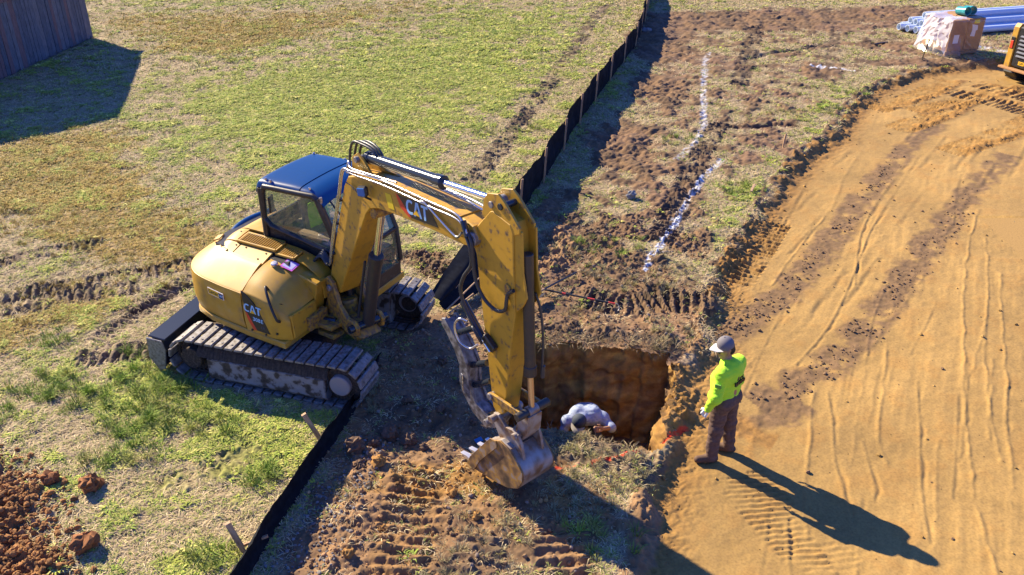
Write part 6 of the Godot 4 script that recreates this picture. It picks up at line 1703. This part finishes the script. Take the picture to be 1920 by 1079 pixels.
func build_vegetation() -> void:
	var rng := RandomNumberGenerator.new()
	rng.seed = 99
	var gm := plain(Color.WHITE, 0.85)
	gm.vertex_color_use_as_albedo = true
	gm.backlight_enabled = true
	gm.backlight = Color(0.25, 0.25, 0.12)
	var short_mesh := tuft(9, 0.034, 0.05, 0.0045, 1.5, 3)
	var mat_mesh := tuft(14, 0.020, 0.06, 0.008, 2.6, 4)
	var tall_mesh := tuft(34, 0.14, 0.055, 0.0035, 0.75, 5)
	var dead_mesh := tuft(8, 0.022, 0.06, 0.004, 3.6, 6)
	var X := [[], [], [], []]
	var C := [PackedColorArray(), PackedColorArray(), PackedColorArray(), PackedColorArray()]
	for zone in [[-16.0, -5.8, 150000, 1.0], [-26.0, -16.0, 120000, 1.4], [-42.0, -26.0, 90000, 2.0]]:
		for i in zone[2]:
			var z := rng.randf_range(zone[0], zone[1])
			var half := 1.3 - z * 0.61
			var x := rng.randf_range(-half, half)
			if x > 5.0 and fsample(f_pad, x, z) > 0.1: continue
			var g := ground_grass(x, z)
			if z > -16.0 and x > -2.7 and fsample(f_pad, x, z) < -0.08: g = maxf(g, 0.34 * smoothstep(-0.1, 0.35, n_mid.get_noise_2d(x * 1.4 + 60.0, z * 1.4)))
			if rng.randf() > (g * 1.15 - 0.1) * (0.35 + 0.65 * smoothstep(-0.28, 0.2, n_fine.get_noise_2d(x * 1.3 + 40.0, z * 1.3))): continue
			if x > 1.6 and x < 3.0 and z > -10.9 and z < -8.4: continue
			if z > -11.6 and z < -8.3 and sdist(Vector2(x, z), pit_poly) > -0.04: continue
			# not under the tracks
			var dx := x + 2.97; var dz := z + 11.05
			var u := dx * 0.956 + dz * 0.292; var w := -dx * 0.292 + dz * 0.956
			if absf(u) < 1.55 and absf(w) > 0.7 and absf(w) < 1.4: continue
			var b := n_big.get_noise_2d(x, z); var m := n_mid.get_noise_2d(x, z)
			var gr := green_at(x, z, b, m, n_fine.get_noise_2d(x, z))
			if z > -13.0 and x > -2.0: gr *= 0.4
			var go := smoothstep(0.3, 0.8, fsample(f_gold, x, z) + m * 0.35 - b * 0.2)
			var c := Color(0.30, 0.225, 0.125)
			var k := 3
			var sc: float = rng.randf_range(0.7, 1.3) * zone[3]
			var t := rng.randf()
			if t < gr * 0.92:
				k = 1 if rng.randf() < 0.65 else 0
				c = Color(0.33, 0.35, 0.045).lerp(Color(0.16, 0.235, 0.025), rng.randf())
				if rng.randf() < 0.25: c = Color(0.45, 0.42, 0.11)
			elif t < gr * 0.92 + go * 0.55:
				k = 0
				c = Color(0.34, 0.225, 0.045).lerp(Color(0.25, 0.19, 0.035), rng.randf())
				sc *= 1.2
			elif t > 0.78:
				k = 0
				c = Color(0.22, 0.24, 0.05)
			else:
				c = Color(0.50, 0.41, 0.22).lerp(Color(0.30, 0.215, 0.115), rng.randf())
			var pg := ground_c(x, z)
			if pg.b > 0.4 or (pg.r > 0.5 and pg.g < 0.2): c = c.lerp(pg, 0.7)
			c = c * rng.randf_range(0.95, 1.75)
			X[k].append(Transform3D(Basis(Vector3.UP, rng.randf() * TAU).scaled(Vector3(sc, sc * rng.randf_range(0.7, 1.3), sc)), Vector3(x, ground_y(x, z) - 0.004, z)))
			C[k].append(c)
	# taller clumps: bright ones at the lower left, yellowed ones further up, a few on the strip
	var spots := [[-5.1, -9.9, 0.55, 60, 0], [-4.6, -10.05, 0.3, 30, 0], [-6.5, -10.05, 0.35, 34, 0], [-6.0, -9.7, 0.3, 26, 0], [-4.4, -9.35, 0.4, 40, 0], [-5.0, -9.2, 0.35, 34, 0], [-3.75, -9.1, 0.25, 18, 0], [-6.9, -9.35, 0.3, 22, 0], [-5.2, -10.8, 0.35, 24, 0], [-6.9, -11.2, 0.25, 14, 0], [-3.0, -8.15, 0.18, 16, 0], [-3.2, -6.9, 0.22, 14, 0], [-4.6, -8.6, 0.3, 18, 0], [-5.1, -8.4, 0.2, 12, 0],
		[-6.9, -14.3, 0.9, 50, 1], [-8.6, -14.6, 0.9, 50, 1], [-6.2, -13.0, 0.6, 30, 1], [-7.6, -12.3, 0.7, 36, 1], [-9.4, -16.2, 1.0, 44, 1], [-10.6, -18.0, 1.2, 44, 1], [-6.0, -15.5, 0.7, 26, 1], [-7.4, -17.0, 0.8, 30, 1],
		[4.8, -17.0, 0.4, 26, 0], [-0.6, -20.5, 0.3, 10, 0], [0.3, -20.8, 0.3, 14, 0], [7.1, -22.1, 0.4, 12, 2], [8.2, -22.2, 0.35, 12, 0], [9.3, -23.9, 0.4, 14, 0], [4.0, -20.0, 0.35, 12, 0], [1.1, -8.65, 0.35, 22, 2], [0.7, -8.75, 0.25, 14, 2], [1.2, -8.2, 0.4, 26, 2], [0.8, -8.1, 0.4, 22, 2], [0.6, -12.6, 0.3, 10, 2], [1.1, -12.0, 0.25, 12, 2], [2.4, -11.5, 0.3, 16, 2], [2.3, -11.0, 0.2, 12, 2], [0.95, -7.1, 0.35, 16, 0], [0.8, -6.4, 0.3, 14, 2], [-0.4, -7.2, 0.4, 14, 2], [-0.3, -6.5, 0.3, 10, 2], [0.9, -7.8, 0.3, 16, 2], [-1.75, -9.7, 0.3, 12, 2], [-1.3, -10.4, 0.3, 10, 2], [1.6, -13.4, 0.5, 16, 2], [2.3, -12.7, 0.4, 16, 2], [1.8, -14.4, 0.5, 16, 0], [0.3, -14.3, 0.3, 10, 2], [-0.2, -6.9, 0.5, 30, 2], [0.2, -7.7, 0.4, 20, 2], [-0.2, -8.3, 0.3, 10, 2], [0.3, -6.3, 0.4, 24, 2], [1.1, -6.3, 0.25, 14, 2], [-0.75, -6.5, 0.25, 10, 2], [0.4, -12.1, 0.5, 20, 2], [1.3, -13.0, 0.6, 24, 2], [2.6, -13.4, 0.5, 24, 2], [1.0, -14.3, 0.5, 20, 2], [-0.7, -12.9, 0.4, 16, 0], [-0.4, -12.0, 0.4, 14, 2], [-1.9, -7.9, 0.2, 8, 2]]
	for s in spots:
		for i in s[3]:
			var a := rng.randf() * TAU
			var r: float = s[2] * sqrt(rng.randf())
			var x: float = s[0] + cos(a) * r * 1.3; var z: float = s[1] + sin(a) * r
			if sdist(Vector2(x, z), pit_poly) > -0.02: continue
			var c: Color = [Color(0.16, 0.235, 0.025), Color(0.26, 0.19, 0.035), Color(0.27, 0.235, 0.12)][s[4]]
			if rng.randf() < 0.3: c = c.lerp(Color(0.30, 0.27, 0.08), 0.6)
			var sc := rng.randf_range(0.55, 1.15) * (0.7 if s[4] != 0 else 1.0)
			X[2].append(Transform3D(Basis.from_euler(Vector3(rng.randf_range(-0.2, 0.2), rng.randf() * TAU, rng.randf_range(-0.2, 0.2))).scaled(Vector3.ONE * sc), Vector3(x, ground_y(x, z) - 0.005, z)))
			C[2].append(c * rng.randf_range(0.9, 1.6))
	# roots and dry grass hanging at the rim of the pit
	for i in 900:
		var e := rng.randi() % pit_poly.size()
		var p: Vector2 = pit_poly[e].lerp(pit_poly[(e + 1) % pit_poly.size()], rng.randf())
		if p.x > 1.5 and p.y > -10.7: continue
		var o := (p - Vector2(1.05, -9.95)).normalized()
		p += o * rng.randf_range(0.02, 0.22)
		var sc := rng.randf_range(0.5, 1.2)
		X[3].append(Transform3D(Basis.from_euler(Vector3(o.y * -rng.randf_range(0.2, 1.2), rng.randf() * TAU, o.x * rng.randf_range(0.2, 1.2))).scaled(Vector3.ONE * sc * 1.5), Vector3(p.x, ground_y(p.x, p.y) - 0.01, p.y)))
		C[3].append(Color(0.22, 0.165, 0.09) * rng.randf_range(0.6, 1.3))
	tag(multi("short_grass", short_mesh, gm, X[0], C[0]), "short green and yellowed grass blades growing over the field", "grass")
	tag(multi("ground_clover", mat_mesh, gm, X[1], C[1]), "low yellow green ground cover growing in patches over the field", "ground cover")
	tag(multi("grass_clumps", tall_mesh, gm, X[2], C[2]), "taller clumps of grass scattered around the excavator and the pit", "grass")
	tag(multi("dry_grass", dead_mesh, gm, X[3], C[3]), "dry tan dead grass lying between the green patches", "grass")
	print("grass ", X[0].size(), " ", X[1].size(), " ", X[2].size(), " ", X[3].size())

# ---------------------------------------------------------------- people
# bones: [from, to, radius, radius] joined by a smooth minimum and meshed as surface nets
func sdf_mesh(bones: Array, cell: float, k: float, fold := 0.0, sd := 0.0) -> ArrayMesh:
	var lo := Vector3.ONE * 1e9; var hi := -lo
	for b in bones:
		for e in 2:
			var r: Vector3 = Vector3.ONE * (b[2 + e] + 2.5 * cell + fold)
			lo = lo.min(b[e] - r); hi = hi.max(b[e] + r)
	var n := Vector3i(((hi - lo) / cell).ceil()) + Vector3i.ONE * 2
	var sx := 1; var sy := n.x; var sz := n.x * n.y
	var f := PackedFloat32Array(); f.resize(n.x * n.y * n.z); f.fill(1.0)
	for b in bones:
		var a: Vector3 = b[0]; var c: Vector3 = b[1]; var ra: float = b[2]; var rb: float = b[3]
		var m: float = maxf(ra, rb) + k + 2.0 * cell + fold
		var p0 := Vector3i(((a.min(c) - Vector3.ONE * m - lo) / cell).floor()).max(Vector3i.ZERO)
		var p1 := Vector3i(((a.max(c) + Vector3.ONE * m - lo) / cell).ceil()).min(n - Vector3i.ONE)
		var d := c - a
		var l2 := maxf(d.length_squared(), 1e-9)
		for z in range(p0.z, p1.z + 1):
			for y in range(p0.y, p1.y + 1):
				var i := z * sz + y * sy + p0.x
				for x in range(p0.x, p1.x + 1):
					var p := lo + Vector3(x, y, z) * cell
					var t := clampf((p - a).dot(d) / l2, 0.0, 1.0)
					var q := (p - a - d * t).length() - lerpf(ra, rb, t)
					var o := f[i]
					var h := maxf(k - absf(o - q), 0.0) / k
					f[i] = minf(o, q) - h * h * k * 0.25
					i += 1
	if fold > 0.0:
		var i := 0
		for z in n.z:
			for y in n.y:
				for x in n.x:
					if f[i] < 0.06:
						var p := lo + Vector3(x, y, z) * cell
						f[i] += fold * (n_mid.get_noise_3d(p.x * 3.0 + sd, p.y * 6.0, p.z * 3.0) + 0.5 * n_fine.get_noise_3d(p.x * 1.5 + sd, p.y * 2.5, p.z * 1.5))
					i += 1
	var idx := PackedInt32Array(); idx.resize(f.size()); idx.fill(-1)
	var v := PackedVector3Array(); var nn := PackedVector3Array(); var ix := PackedInt32Array()
	var off := [0, sx, sy, sx + sy, sz, sx + sz, sy + sz, sx + sy + sz]
	var cor := [Vector3(0, 0, 0), Vector3(1, 0, 0), Vector3(0, 1, 0), Vector3(1, 1, 0), Vector3(0, 0, 1), Vector3(1, 0, 1), Vector3(0, 1, 1), Vector3(1, 1, 1)]
	var edges := [[0, 1], [2, 3], [4, 5], [6, 7], [0, 2], [1, 3], [4, 6], [5, 7], [0, 4], [1, 5], [2, 6], [3, 7]]
	for z in n.z - 1:
		for y in n.y - 1:
			for x in n.x - 1:
				var i := z * sz + y * sy + x
				var f0 := f[i]
				if f0 > 3.0 * cell or f0 < -3.0 * cell: continue
				var neg := 0
				for q in 8:
					if f[i + off[q]] < 0.0: neg += 1
				if neg == 0 or neg == 8: continue
				var s := Vector3.ZERO; var cnt := 0
				for e in edges:
					var fa: float = f[i + off[e[0]]]; var fb: float = f[i + off[e[1]]]
					if (fa < 0.0) != (fb < 0.0):
						s += (cor[e[0]] as Vector3).lerp(cor[e[1]], fa / (fa - fb)); cnt += 1
				idx[i] = v.size()
				v.append(lo + (Vector3(x, y, z) + s / cnt) * cell)
				nn.append(Vector3(f[i + off[1]] + f[i + off[3]] + f[i + off[5]] + f[i + off[7]] - f[i] - f[i + off[2]] - f[i + off[4]] - f[i + off[6]], f[i + off[2]] + f[i + off[3]] + f[i + off[6]] + f[i + off[7]] - f[i] - f[i + off[1]] - f[i + off[4]] - f[i + off[5]], f[i + off[4]] + f[i + off[5]] + f[i + off[6]] + f[i + off[7]] - f[i] - f[i + off[1]] - f[i + off[2]] - f[i + off[3]]).normalized())
	for z in range(1, n.z - 1):
		for y in range(1, n.y - 1):
			for x in range(1, n.x - 1):
				var i := z * sz + y * sy + x
				if idx[i] < 0: continue
				var ins := f[i] < 0.0
				for ax in [[sx, sy, sz], [sy, sz, sx], [sz, sx, sy]]:
					if ins == (f[i + ax[0]] < 0.0): continue
					var a := idx[i]; var b := idx[i - ax[1]]; var c := idx[i - ax[1] - ax[2]]; var d := idx[i - ax[2]]
					if b < 0 or c < 0 or d < 0: continue
					if ins: ix.append_array([a, c, b, a, d, c])
					else: ix.append_array([a, b, c, a, c, d])
	var arr := []; arr.resize(Mesh.ARRAY_MAX)
	arr[Mesh.ARRAY_VERTEX] = v; arr[Mesh.ARRAY_NORMAL] = nn; arr[Mesh.ARRAY_INDEX] = ix
	var me := ArrayMesh.new()
	me.add_surface_from_arrays(Mesh.PRIMITIVE_TRIANGLES, arr)
	return me

# palm and five fingers; x along the hand, y out of the back of the hand, z to the thumb
func hand_bones(B: Transform3D, curl: float) -> Array:
	var o := []
	o.append([B * Vector3(0, 0, -0.022), B * Vector3(0.085, 0, -0.028), 0.018, 0.017])
	o.append([B * Vector3(0, 0, 0.018), B * Vector3(0.085, 0, 0.024), 0.019, 0.017])
	for i in 4:
		var z: float = 0.033 - 0.022 * i
		var l: float = [0.07, 0.08, 0.074, 0.058][i]
		var p := Vector3(0.085, 0, z)
		var a := 0.0
		for j in 3:
			a += curl * [0.7, 0.9, 0.6][j]
			var q: Vector3 = p + Vector3(cos(a), -sin(a), 0) * l * [0.45, 0.32, 0.23][j]
			o.append([B * p, B * q, 0.0098 - 0.0007 * j, 0.0092 - 0.0007 * j])
			p = q
	o.append([B * Vector3(0.02, -0.005, 0.03), B * Vector3(0.05, -0.015, 0.058), 0.014, 0.0115])
	o.append([B * Vector3(0.05, -0.015, 0.058), B * Vector3(0.085, -0.025, 0.062), 0.0115, 0.0095])
	return o

func head_bones(c: Vector3, f: Vector3, up: Vector3) -> Array:
	var l := up.cross(f).normalized()
	var o := []
	o.append([c + up * 0.035 - f * 0.02, c + up * 0.03 + f * 0.02, 0.083, 0.08])
	o.append([c + up * 0.0 + f * 0.025, c - up * 0.055 + f * 0.04, 0.066, 0.05])
	o.append([c - up * 0.085 + f * 0.055, c - up * 0.082 + f * 0.06, 0.03, 0.03])
	o.append([c + up * 0.005 + f * 0.092, c - up * 0.028 + f * 0.108, 0.01, 0.015])
	for s in [-1.0, 1.0]:
		o.append([c + l * s * 0.078 + up * 0.015 - f * 0.005, c + l * s * 0.08 - up * 0.02, 0.016, 0.011])
		o.append([c + l * s * 0.03 + f * 0.082 + up * 0.028, c + l * s * 0.045 + f * 0.072 + up * 0.026, 0.014, 0.012])
	o.append([c + f * 0.088 - up * 0.055 - l * 0.018, c + f * 0.088 - up * 0.055 + l * 0.018, 0.011, 0.011])
	return o

func cap_mesh(c: Vector3, f: Vector3, up: Vector3) -> Array:
	var l := up.cross(f).normalized()
	var B := Transform3D(Basis(f, up, f.cross(up)), c)
	var crown := MB.new()
	var pr := []
	for i in 9:
		var a := PI * 0.5 * i / 8.0
		pr.append(Vector2(cos(a) * 0.103, sin(a) * 0.098 + 0.022))
	pr.insert(0, Vector2(0.101, -0.005))
	crown.lathe(pr, B * T(Vector3(-0.005, 0.012, 0)), 24)
	crown.lathe([Vector2(0.0, 0.0), Vector2(0.009, 0.0), Vector2(0.007, 0.008), Vector2(0.0, 0.01)], B * T(Vector3(-0.005, 0.13, 0)), 10)
	var ctrl := []
	for q in [[0.07, 0.102, 0.0], [0.12, 0.09, 0.004], [0.155, 0.07, -0.002], [0.175, 0.035, -0.01]]:
		var row := []
		for w in [-1.0, -0.5, 0.0, 0.5, 1.0]:
			row.append(B * Vector3(q[0] + (0.014 if w == 0.0 else (0.008 if absf(w) < 0.9 else -0.02)), 0.02 + q[2] - 0.014 * w * w, w * q[1]))
		ctrl.append(row)
	return [crown.commit(50), MB.new().shell(ctrl, 0.005, 4, 4).commit(50)]

func build_people() -> void:
	var skin := plain(lin(0.36, 0.19, 0.11), 0.55)
	skin.subsurf_scatter_enabled = true; skin.subsurf_scatter_strength = 0.1
	var hair := plain(lin(0.02, 0.014, 0.01), 0.8)
	var neon := plain(lin(0.46, 0.86, 0.03), 0.85)
	neon.rim_enabled = true; neon.rim = 0.2
	var brown := tri_mat(ramp_tex(256, 0.03, 5, 101, [[0.0, lin(0.085, 0.05, 0.038)], [0.6, lin(0.125, 0.075, 0.056)], [1.0, lin(0.17, 0.11, 0.085)]]), 2.0, 0.9)
	var boot := plain(lin(0.11, 0.06, 0.035), 0.8)
	var sole := plain(lin(0.03, 0.025, 0.022), 0.85)
	var grey := plain(lin(0.16, 0.15, 0.16), 0.85)
	var pale := plain(lin(0.55, 0.53, 0.52), 0.8)
	var glove := plain(lin(0.7, 0.72, 0.75), 0.8)
	# -- the man on the dirt
	var g := -0.15
	var F := Vector3(-0.72, 0, -0.694); var Lf := Vector3(-0.694, 0, 0.72); var U := Vector3.UP
	var pel := Vector3(2.58, g + 0.90, -8.70)
	var man := thing("person", "person in neon yellow long sleeve shirt, brown trousers and grey cap beside the pit", "person", Vector3(2.58, g, -8.70))
	var I := Transform3D(Basis.IDENTITY, -Vector3(2.58, g, -8.70))
	var la := Vector3(2.475, g + 0.09, -8.60); var ra := Vector3(2.735, g + 0.09, -8.80)
	var lk := Vector3(2.49, g + 0.49, -8.62); var rk := Vector3(2.69, g + 0.49, -8.78)
	var lhip := pel + Lf * 0.095 - U * 0.03; var rhip := pel - Lf * 0.095 - U * 0.03
	var chest := Vector3(2.585, g + 1.24, -8.70); var neck := Vector3(2.545, g + 1.44, -8.73); var hc := Vector3(2.515, g + 1.575, -8.75)
	var ls := chest + Lf * 0.185 + U * 0.10; var rs := chest - Lf * 0.185 + U * 0.10
	var le := Vector3(2.395, g + 1.07, -8.465); var lh := Vector3(2.325, g + 0.86, -8.52)
	var re := rs + Vector3(0.03, -0.27, -0.03); var rhd := Vector3(2.66, g + 0.86, -8.98)
	var hf := Vector3(-0.90, -0.22, 0.05).normalized()
	var hu := (U - hf * U.dot(hf)).normalized()
	var bones := head_bones(hc, hf, hu)
	bones.append_array([[neck - U * 0.06, hc - U * 0.04 - F * 0.015, 0.062, 0.055], [chest, pel, 0.12, 0.12], [ls, le, 0.04, 0.035], [le, lh, 0.035, 0.026], [rs, re, 0.04, 0.035], [re, rhd, 0.035, 0.026], [lhip, lk, 0.06, 0.05], [lk, la, 0.05, 0.035], [rhip, rk, 0.06, 0.05], [rk, ra, 0.05, 0.035], [chest + U * 0.1, neck, 0.07, 0.06], [ls, rs, 0.05, 0.05]])
	part("body", sdf_mesh(bones, 0.011, 0.03), skin, man, I)
	var sb := [[chest + U * 0.05 + Lf * 0.07, pel + U * 0.05 + Lf * 0.07 + F * 0.03, 0.125, 0.15], [chest + U * 0.05 - Lf * 0.07, pel + U * 0.05 - Lf * 0.07 + F * 0.03, 0.125, 0.15], [chest - F * 0.02 + U * 0.08, chest - U * 0.1 + F * 0.07, 0.13, 0.15], [ls - Lf * 0.02, rs + Lf * 0.02, 0.085, 0.085], [ls, le, 0.08, 0.064], [le, lh + (le - lh) * 0.12, 0.064, 0.046], [rs, re, 0.08, 0.064], [re, rhd, 0.064, 0.046], [chest + U * 0.14, neck - U * 0.015, 0.09, 0.068]]
	var shirt := part("shirt", sdf_mesh(sb, 0.013, 0.06, 0.016, 3.0), neon, man, I)
	var tb := [[lhip + U * 0.02, lk, 0.118, 0.088], [rhip + U * 0.02, rk, 0.118, 0.088], [lk, la + U * 0.0, 0.088, 0.074], [rk, ra + U * 0.0, 0.088, 0.074], [lhip + U * 0.04 - F * 0.03, rhip + U * 0.04 - F * 0.03, 0.125, 0.125]]
	part("trousers", sdf_mesh(tb, 0.013, 0.035, 0.014, 9.0), brown, man, I)
	for q in [[la, Vector3(-0.99, 0, 0.10)], [ra, Vector3(-0.95, 0, -0.25)]]:
		var a: Vector3 = q[0]; var d: Vector3 = q[1].normalized()
		var heel := a - d * 0.05; heel.y = g + 0.05
		var toe := a + d * 0.17; toe.y = g + 0.045
		var bt := part("boot", sdf_mesh([[heel, toe, 0.043, 0.04], [a + U * 0.04, a - U * 0.02 + d * 0.03, 0.055, 0.05], [a - U * 0.02 + d * 0.02, toe + U * 0.012, 0.048, 0.036]], 0.008, 0.03), boot, man, I)
		part("sole", MB.new().prism(V2([-0.1, 0.03, -0.105, -0.02, -0.06, -0.042, 0.08, -0.05, 0.17, -0.045, 0.215, -0.015, 0.215, 0.015, 0.17, 0.045, 0.08, 0.05, -0.06, 0.042]), -0.022, 0.0, Transform3D(Basis(d, Vector3(-d.z, 0, d.x), Vector3(0, -1, 0)), Vector3(a.x, g, a.z)), 0.004).commit(40), sole, bt, I)
	var hd := (lh - le).normalized()
	var gb := Basis(hd, (Lf * 0.9 + U * 0.1), Vector3.ZERO)
	gb.y = (gb.y - hd * gb.y.dot(hd)).normalized(); gb.z = hd.cross(gb.y)
	var hb := hand_bones(Transform3D(gb, lh), 0.45)
	hb.append([lh - hd * 0.05, lh + hd * 0.01, 0.034, 0.028])
	part("glove", sdf_mesh(hb, 0.0045, 0.008), glove, man, I)
	hd = (rhd - re).normalized()
	gb = Basis(hd, -Lf, Vector3.ZERO)
	gb.y = (gb.y - hd * gb.y.dot(hd)).normalized(); gb.z = hd.cross(gb.y)
	hb = hand_bones(Transform3D(gb, rhd), 0.45)
	hb.append([rhd - hd * 0.05, rhd + hd * 0.01, 0.034, 0.028])
	part("glove", sdf_mesh(hb, 0.0045, 0.008), glove, man, I)
	part("hair", sdf_mesh([[hc + hu * 0.03 - hf * 0.03, hc - hu * 0.02 - hf * 0.045, 0.083, 0.066]], 0.009, 0.02), hair, man, I)
	var cp := cap_mesh(hc + hu * 0.035, hf, hu)
	var crown := part("cap", cp[0], grey, man, I)
	part("brim", cp[1], pale, crown, Transform3D.IDENTITY)
	part("glasses", MB.new().shell([[hc + hf * 0.085 - hu * 0.0 + hu.cross(hf) * 0.075, hc + hf * 0.112 - hu * 0.0, hc + hf * 0.085 - hu.cross(hf) * 0.075], [hc + hf * 0.085 + hu * 0.035 + hu.cross(hf) * 0.075, hc + hf * 0.112 + hu * 0.035, hc + hf * 0.085 + hu * 0.035 - hu.cross(hf) * 0.075]], 0.004, 2, 5).commit(40), M.decal, man, I)
	# print on the back and a patch on the sleeve
	var back := -F
	var bx := Basis(Lf * -1.0, U, Vector3.ZERO)
	bx.z = bx.x.cross(bx.y)
	var bp := chest + back * 0.148
	part("shirt_print", text_mesh("MUDD", 0.05, true, 0.022), M.decal, shirt, Transform3D(bx * Basis(Vector3.RIGHT, -0.05), bp - U * 0.03 - bx.z * 0.0))
	part("shirt_emblem", MB.new().prism(V2([-0.06, 0.0, -0.06, 0.035, -0.035, 0.06, 0.0, 0.04, 0.035, 0.06, 0.06, 0.035, 0.06, 0.0, 0.04, 0.0, 0.04, 0.03, 0.02, 0.035, 0.008, 0.0, -0.008, 0.0, -0.02, 0.035, -0.04, 0.03, -0.04, 0.0]), -0.012, 0.010, Transform3D(bx * Basis(Vector3.RIGHT, -0.12), bp + U * 0.015 - bx.z * 0.004), 0.001).commit(30), M.decal, shirt)
	part("sleeve_patch", MB.new().box(Vector3(0.075, 0.055, 0.022), Transform3D(Basis(Vector3(0.86, 0.05, 0.5).normalized(), Vector3(-0.05, 1, 0.02).normalized(), Vector3(-0.5, 0.06, 0.86).normalized()), ls.lerp(le, 0.38) + Vector3(-0.03, 0, 0.065)), 0.004).commit(30), plain(lin(0.16, 0.36, 0.05), 0.8), shirt)
	# -- the man bent over in the pit
	var o := Vector3(1.08, PIT_Y + 0.02, -10.42)
	var pit := thing("person", "person in a pale blue shirt and dark cap bending over inside the pit", "person", o)
	var J := Transform3D(Basis.IDENTITY, -o)
	var blue := tri_mat(ramp_tex(256, 0.03, 4, 103, [[0.0, lin(0.10, 0.18, 0.36)], [0.4, lin(0.28, 0.34, 0.48)], [1.0, lin(0.40, 0.45, 0.55)]]), 2.0, 0.85)
	var jean := plain(lin(0.06, 0.075, 0.11), 0.9)
	var ppel := Vector3(1.10, -0.86, -10.56); var pch := Vector3(1.055, -0.665, -10.26); var pnk := Vector3(0.99, -0.64, -10.06); var phc := Vector3(0.945, -0.555, -9.92)
	var pl := Vector3(0.79, -0.73, -10.17); var prr := Vector3(1.31, -0.71, -10.22)
	var ple := Vector3(0.70, -0.96, -10.03); var plh := Vector3(0.88, -1.12, -9.92)
	var pre := Vector3(1.42, -0.77, -10.07); var prh := Vector3(1.26, -0.66, -9.90)
	var fl := PIT_Y + 0.02
	var plk := Vector3(0.98, -1.18, -10.42); var prk := Vector3(1.24, -1.18, -10.45)
	var pla := Vector3(0.97, fl + 0.09, -10.58); var pra := Vector3(1.26, fl + 0.09, -10.62)
	var pf := Vector3(-0.35, -0.62, 0.70).normalized(); var pu := Vector3(-0.1, 0.8, 0.55)
	pu = (pu - pf * pu.dot(pf)).normalized()
	bones = head_bones(phc, pf, pu)
	bones.append_array([[pnk, phc, 0.06, 0.055], [pch, ppel, 0.07, 0.07], [pl, prr, 0.05, 0.05], [pl, ple, 0.04, 0.035], [ple, plh, 0.036, 0.027], [prr, pre, 0.04, 0.036], [pre, prh, 0.038, 0.027], [ppel + Vector3(-0.09, -0.02, 0), plk, 0.06, 0.05], [plk, pla, 0.05, 0.035], [ppel + Vector3(0.09, -0.02, 0), prk, 0.06, 0.05], [prk, pra, 0.05, 0.035], [pch, pnk, 0.06, 0.055]])
	for q in [[plh, ple], [prh, pre]]:
		var dd: Vector3 = (q[0] - q[1]).normalized()
		var b2 := Basis(dd, Vector3(0.1, 0.4, 0.9), Vector3.ZERO)
		b2.y = (b2.y - dd * b2.y.dot(dd)).normalized(); b2.z = dd.cross(b2.y)
		bones.append_array(hand_bones(Transform3D(b2, q[0]), 0.6))
	part("body", sdf_mesh(bones, 0.009, 0.014), skin, pit, J)
	part("shirt", sdf_mesh([[pch + Vector3(-0.10, -0.01, 0), ppel + Vector3(-0.06, 0, 0), 0.135, 0.14], [pch + Vector3(0.10, -0.01, 0), ppel + Vector3(0.06, 0, 0), 0.135, 0.14], [pl, prr, 0.09, 0.09], [pl, ple, 0.072, 0.058], [ple, plh.lerp(ple, 0.25), 0.06, 0.045], [prr, pre, 0.072, 0.06], [pre, pre.lerp(prh, 0.12), 0.06, 0.056], [pch, pnk, 0.08, 0.062]], 0.011, 0.05, 0.010, 5.0), blue, pit, J)
	part("trousers", sdf_mesh([[ppel + Vector3(-0.09, -0.03, -0.02), plk, 0.115, 0.085], [ppel + Vector3(0.09, -0.03, -0.02), prk, 0.115, 0.085], [plk, pla, 0.085, 0.07], [prk, pra, 0.085, 0.07], [ppel + Vector3(-0.08, 0, -0.03), ppel + Vector3(0.08, 0, -0.03), 0.12, 0.12]], 0.013, 0.04, 0.015, 2.0), jean, pit, J)
	for q in [pla, pra]:
		part("boot", sdf_mesh([[q + Vector3(0, -0.045, -0.05), q + Vector3(0, -0.05, 0.16), 0.045, 0.04], [q + Vector3(0, 0.05, 0), q, 0.055, 0.05]], 0.01, 0.03), boot, pit, J)
	cp = cap_mesh(phc + pu * 0.035, pf, pu)
	crown = part("cap", cp[0], plain(lin(0.035, 0.05, 0.075), 0.8), pit, J)
	part("brim", cp[1], plain(lin(0.4, 0.36, 0.3), 0.8), crown)
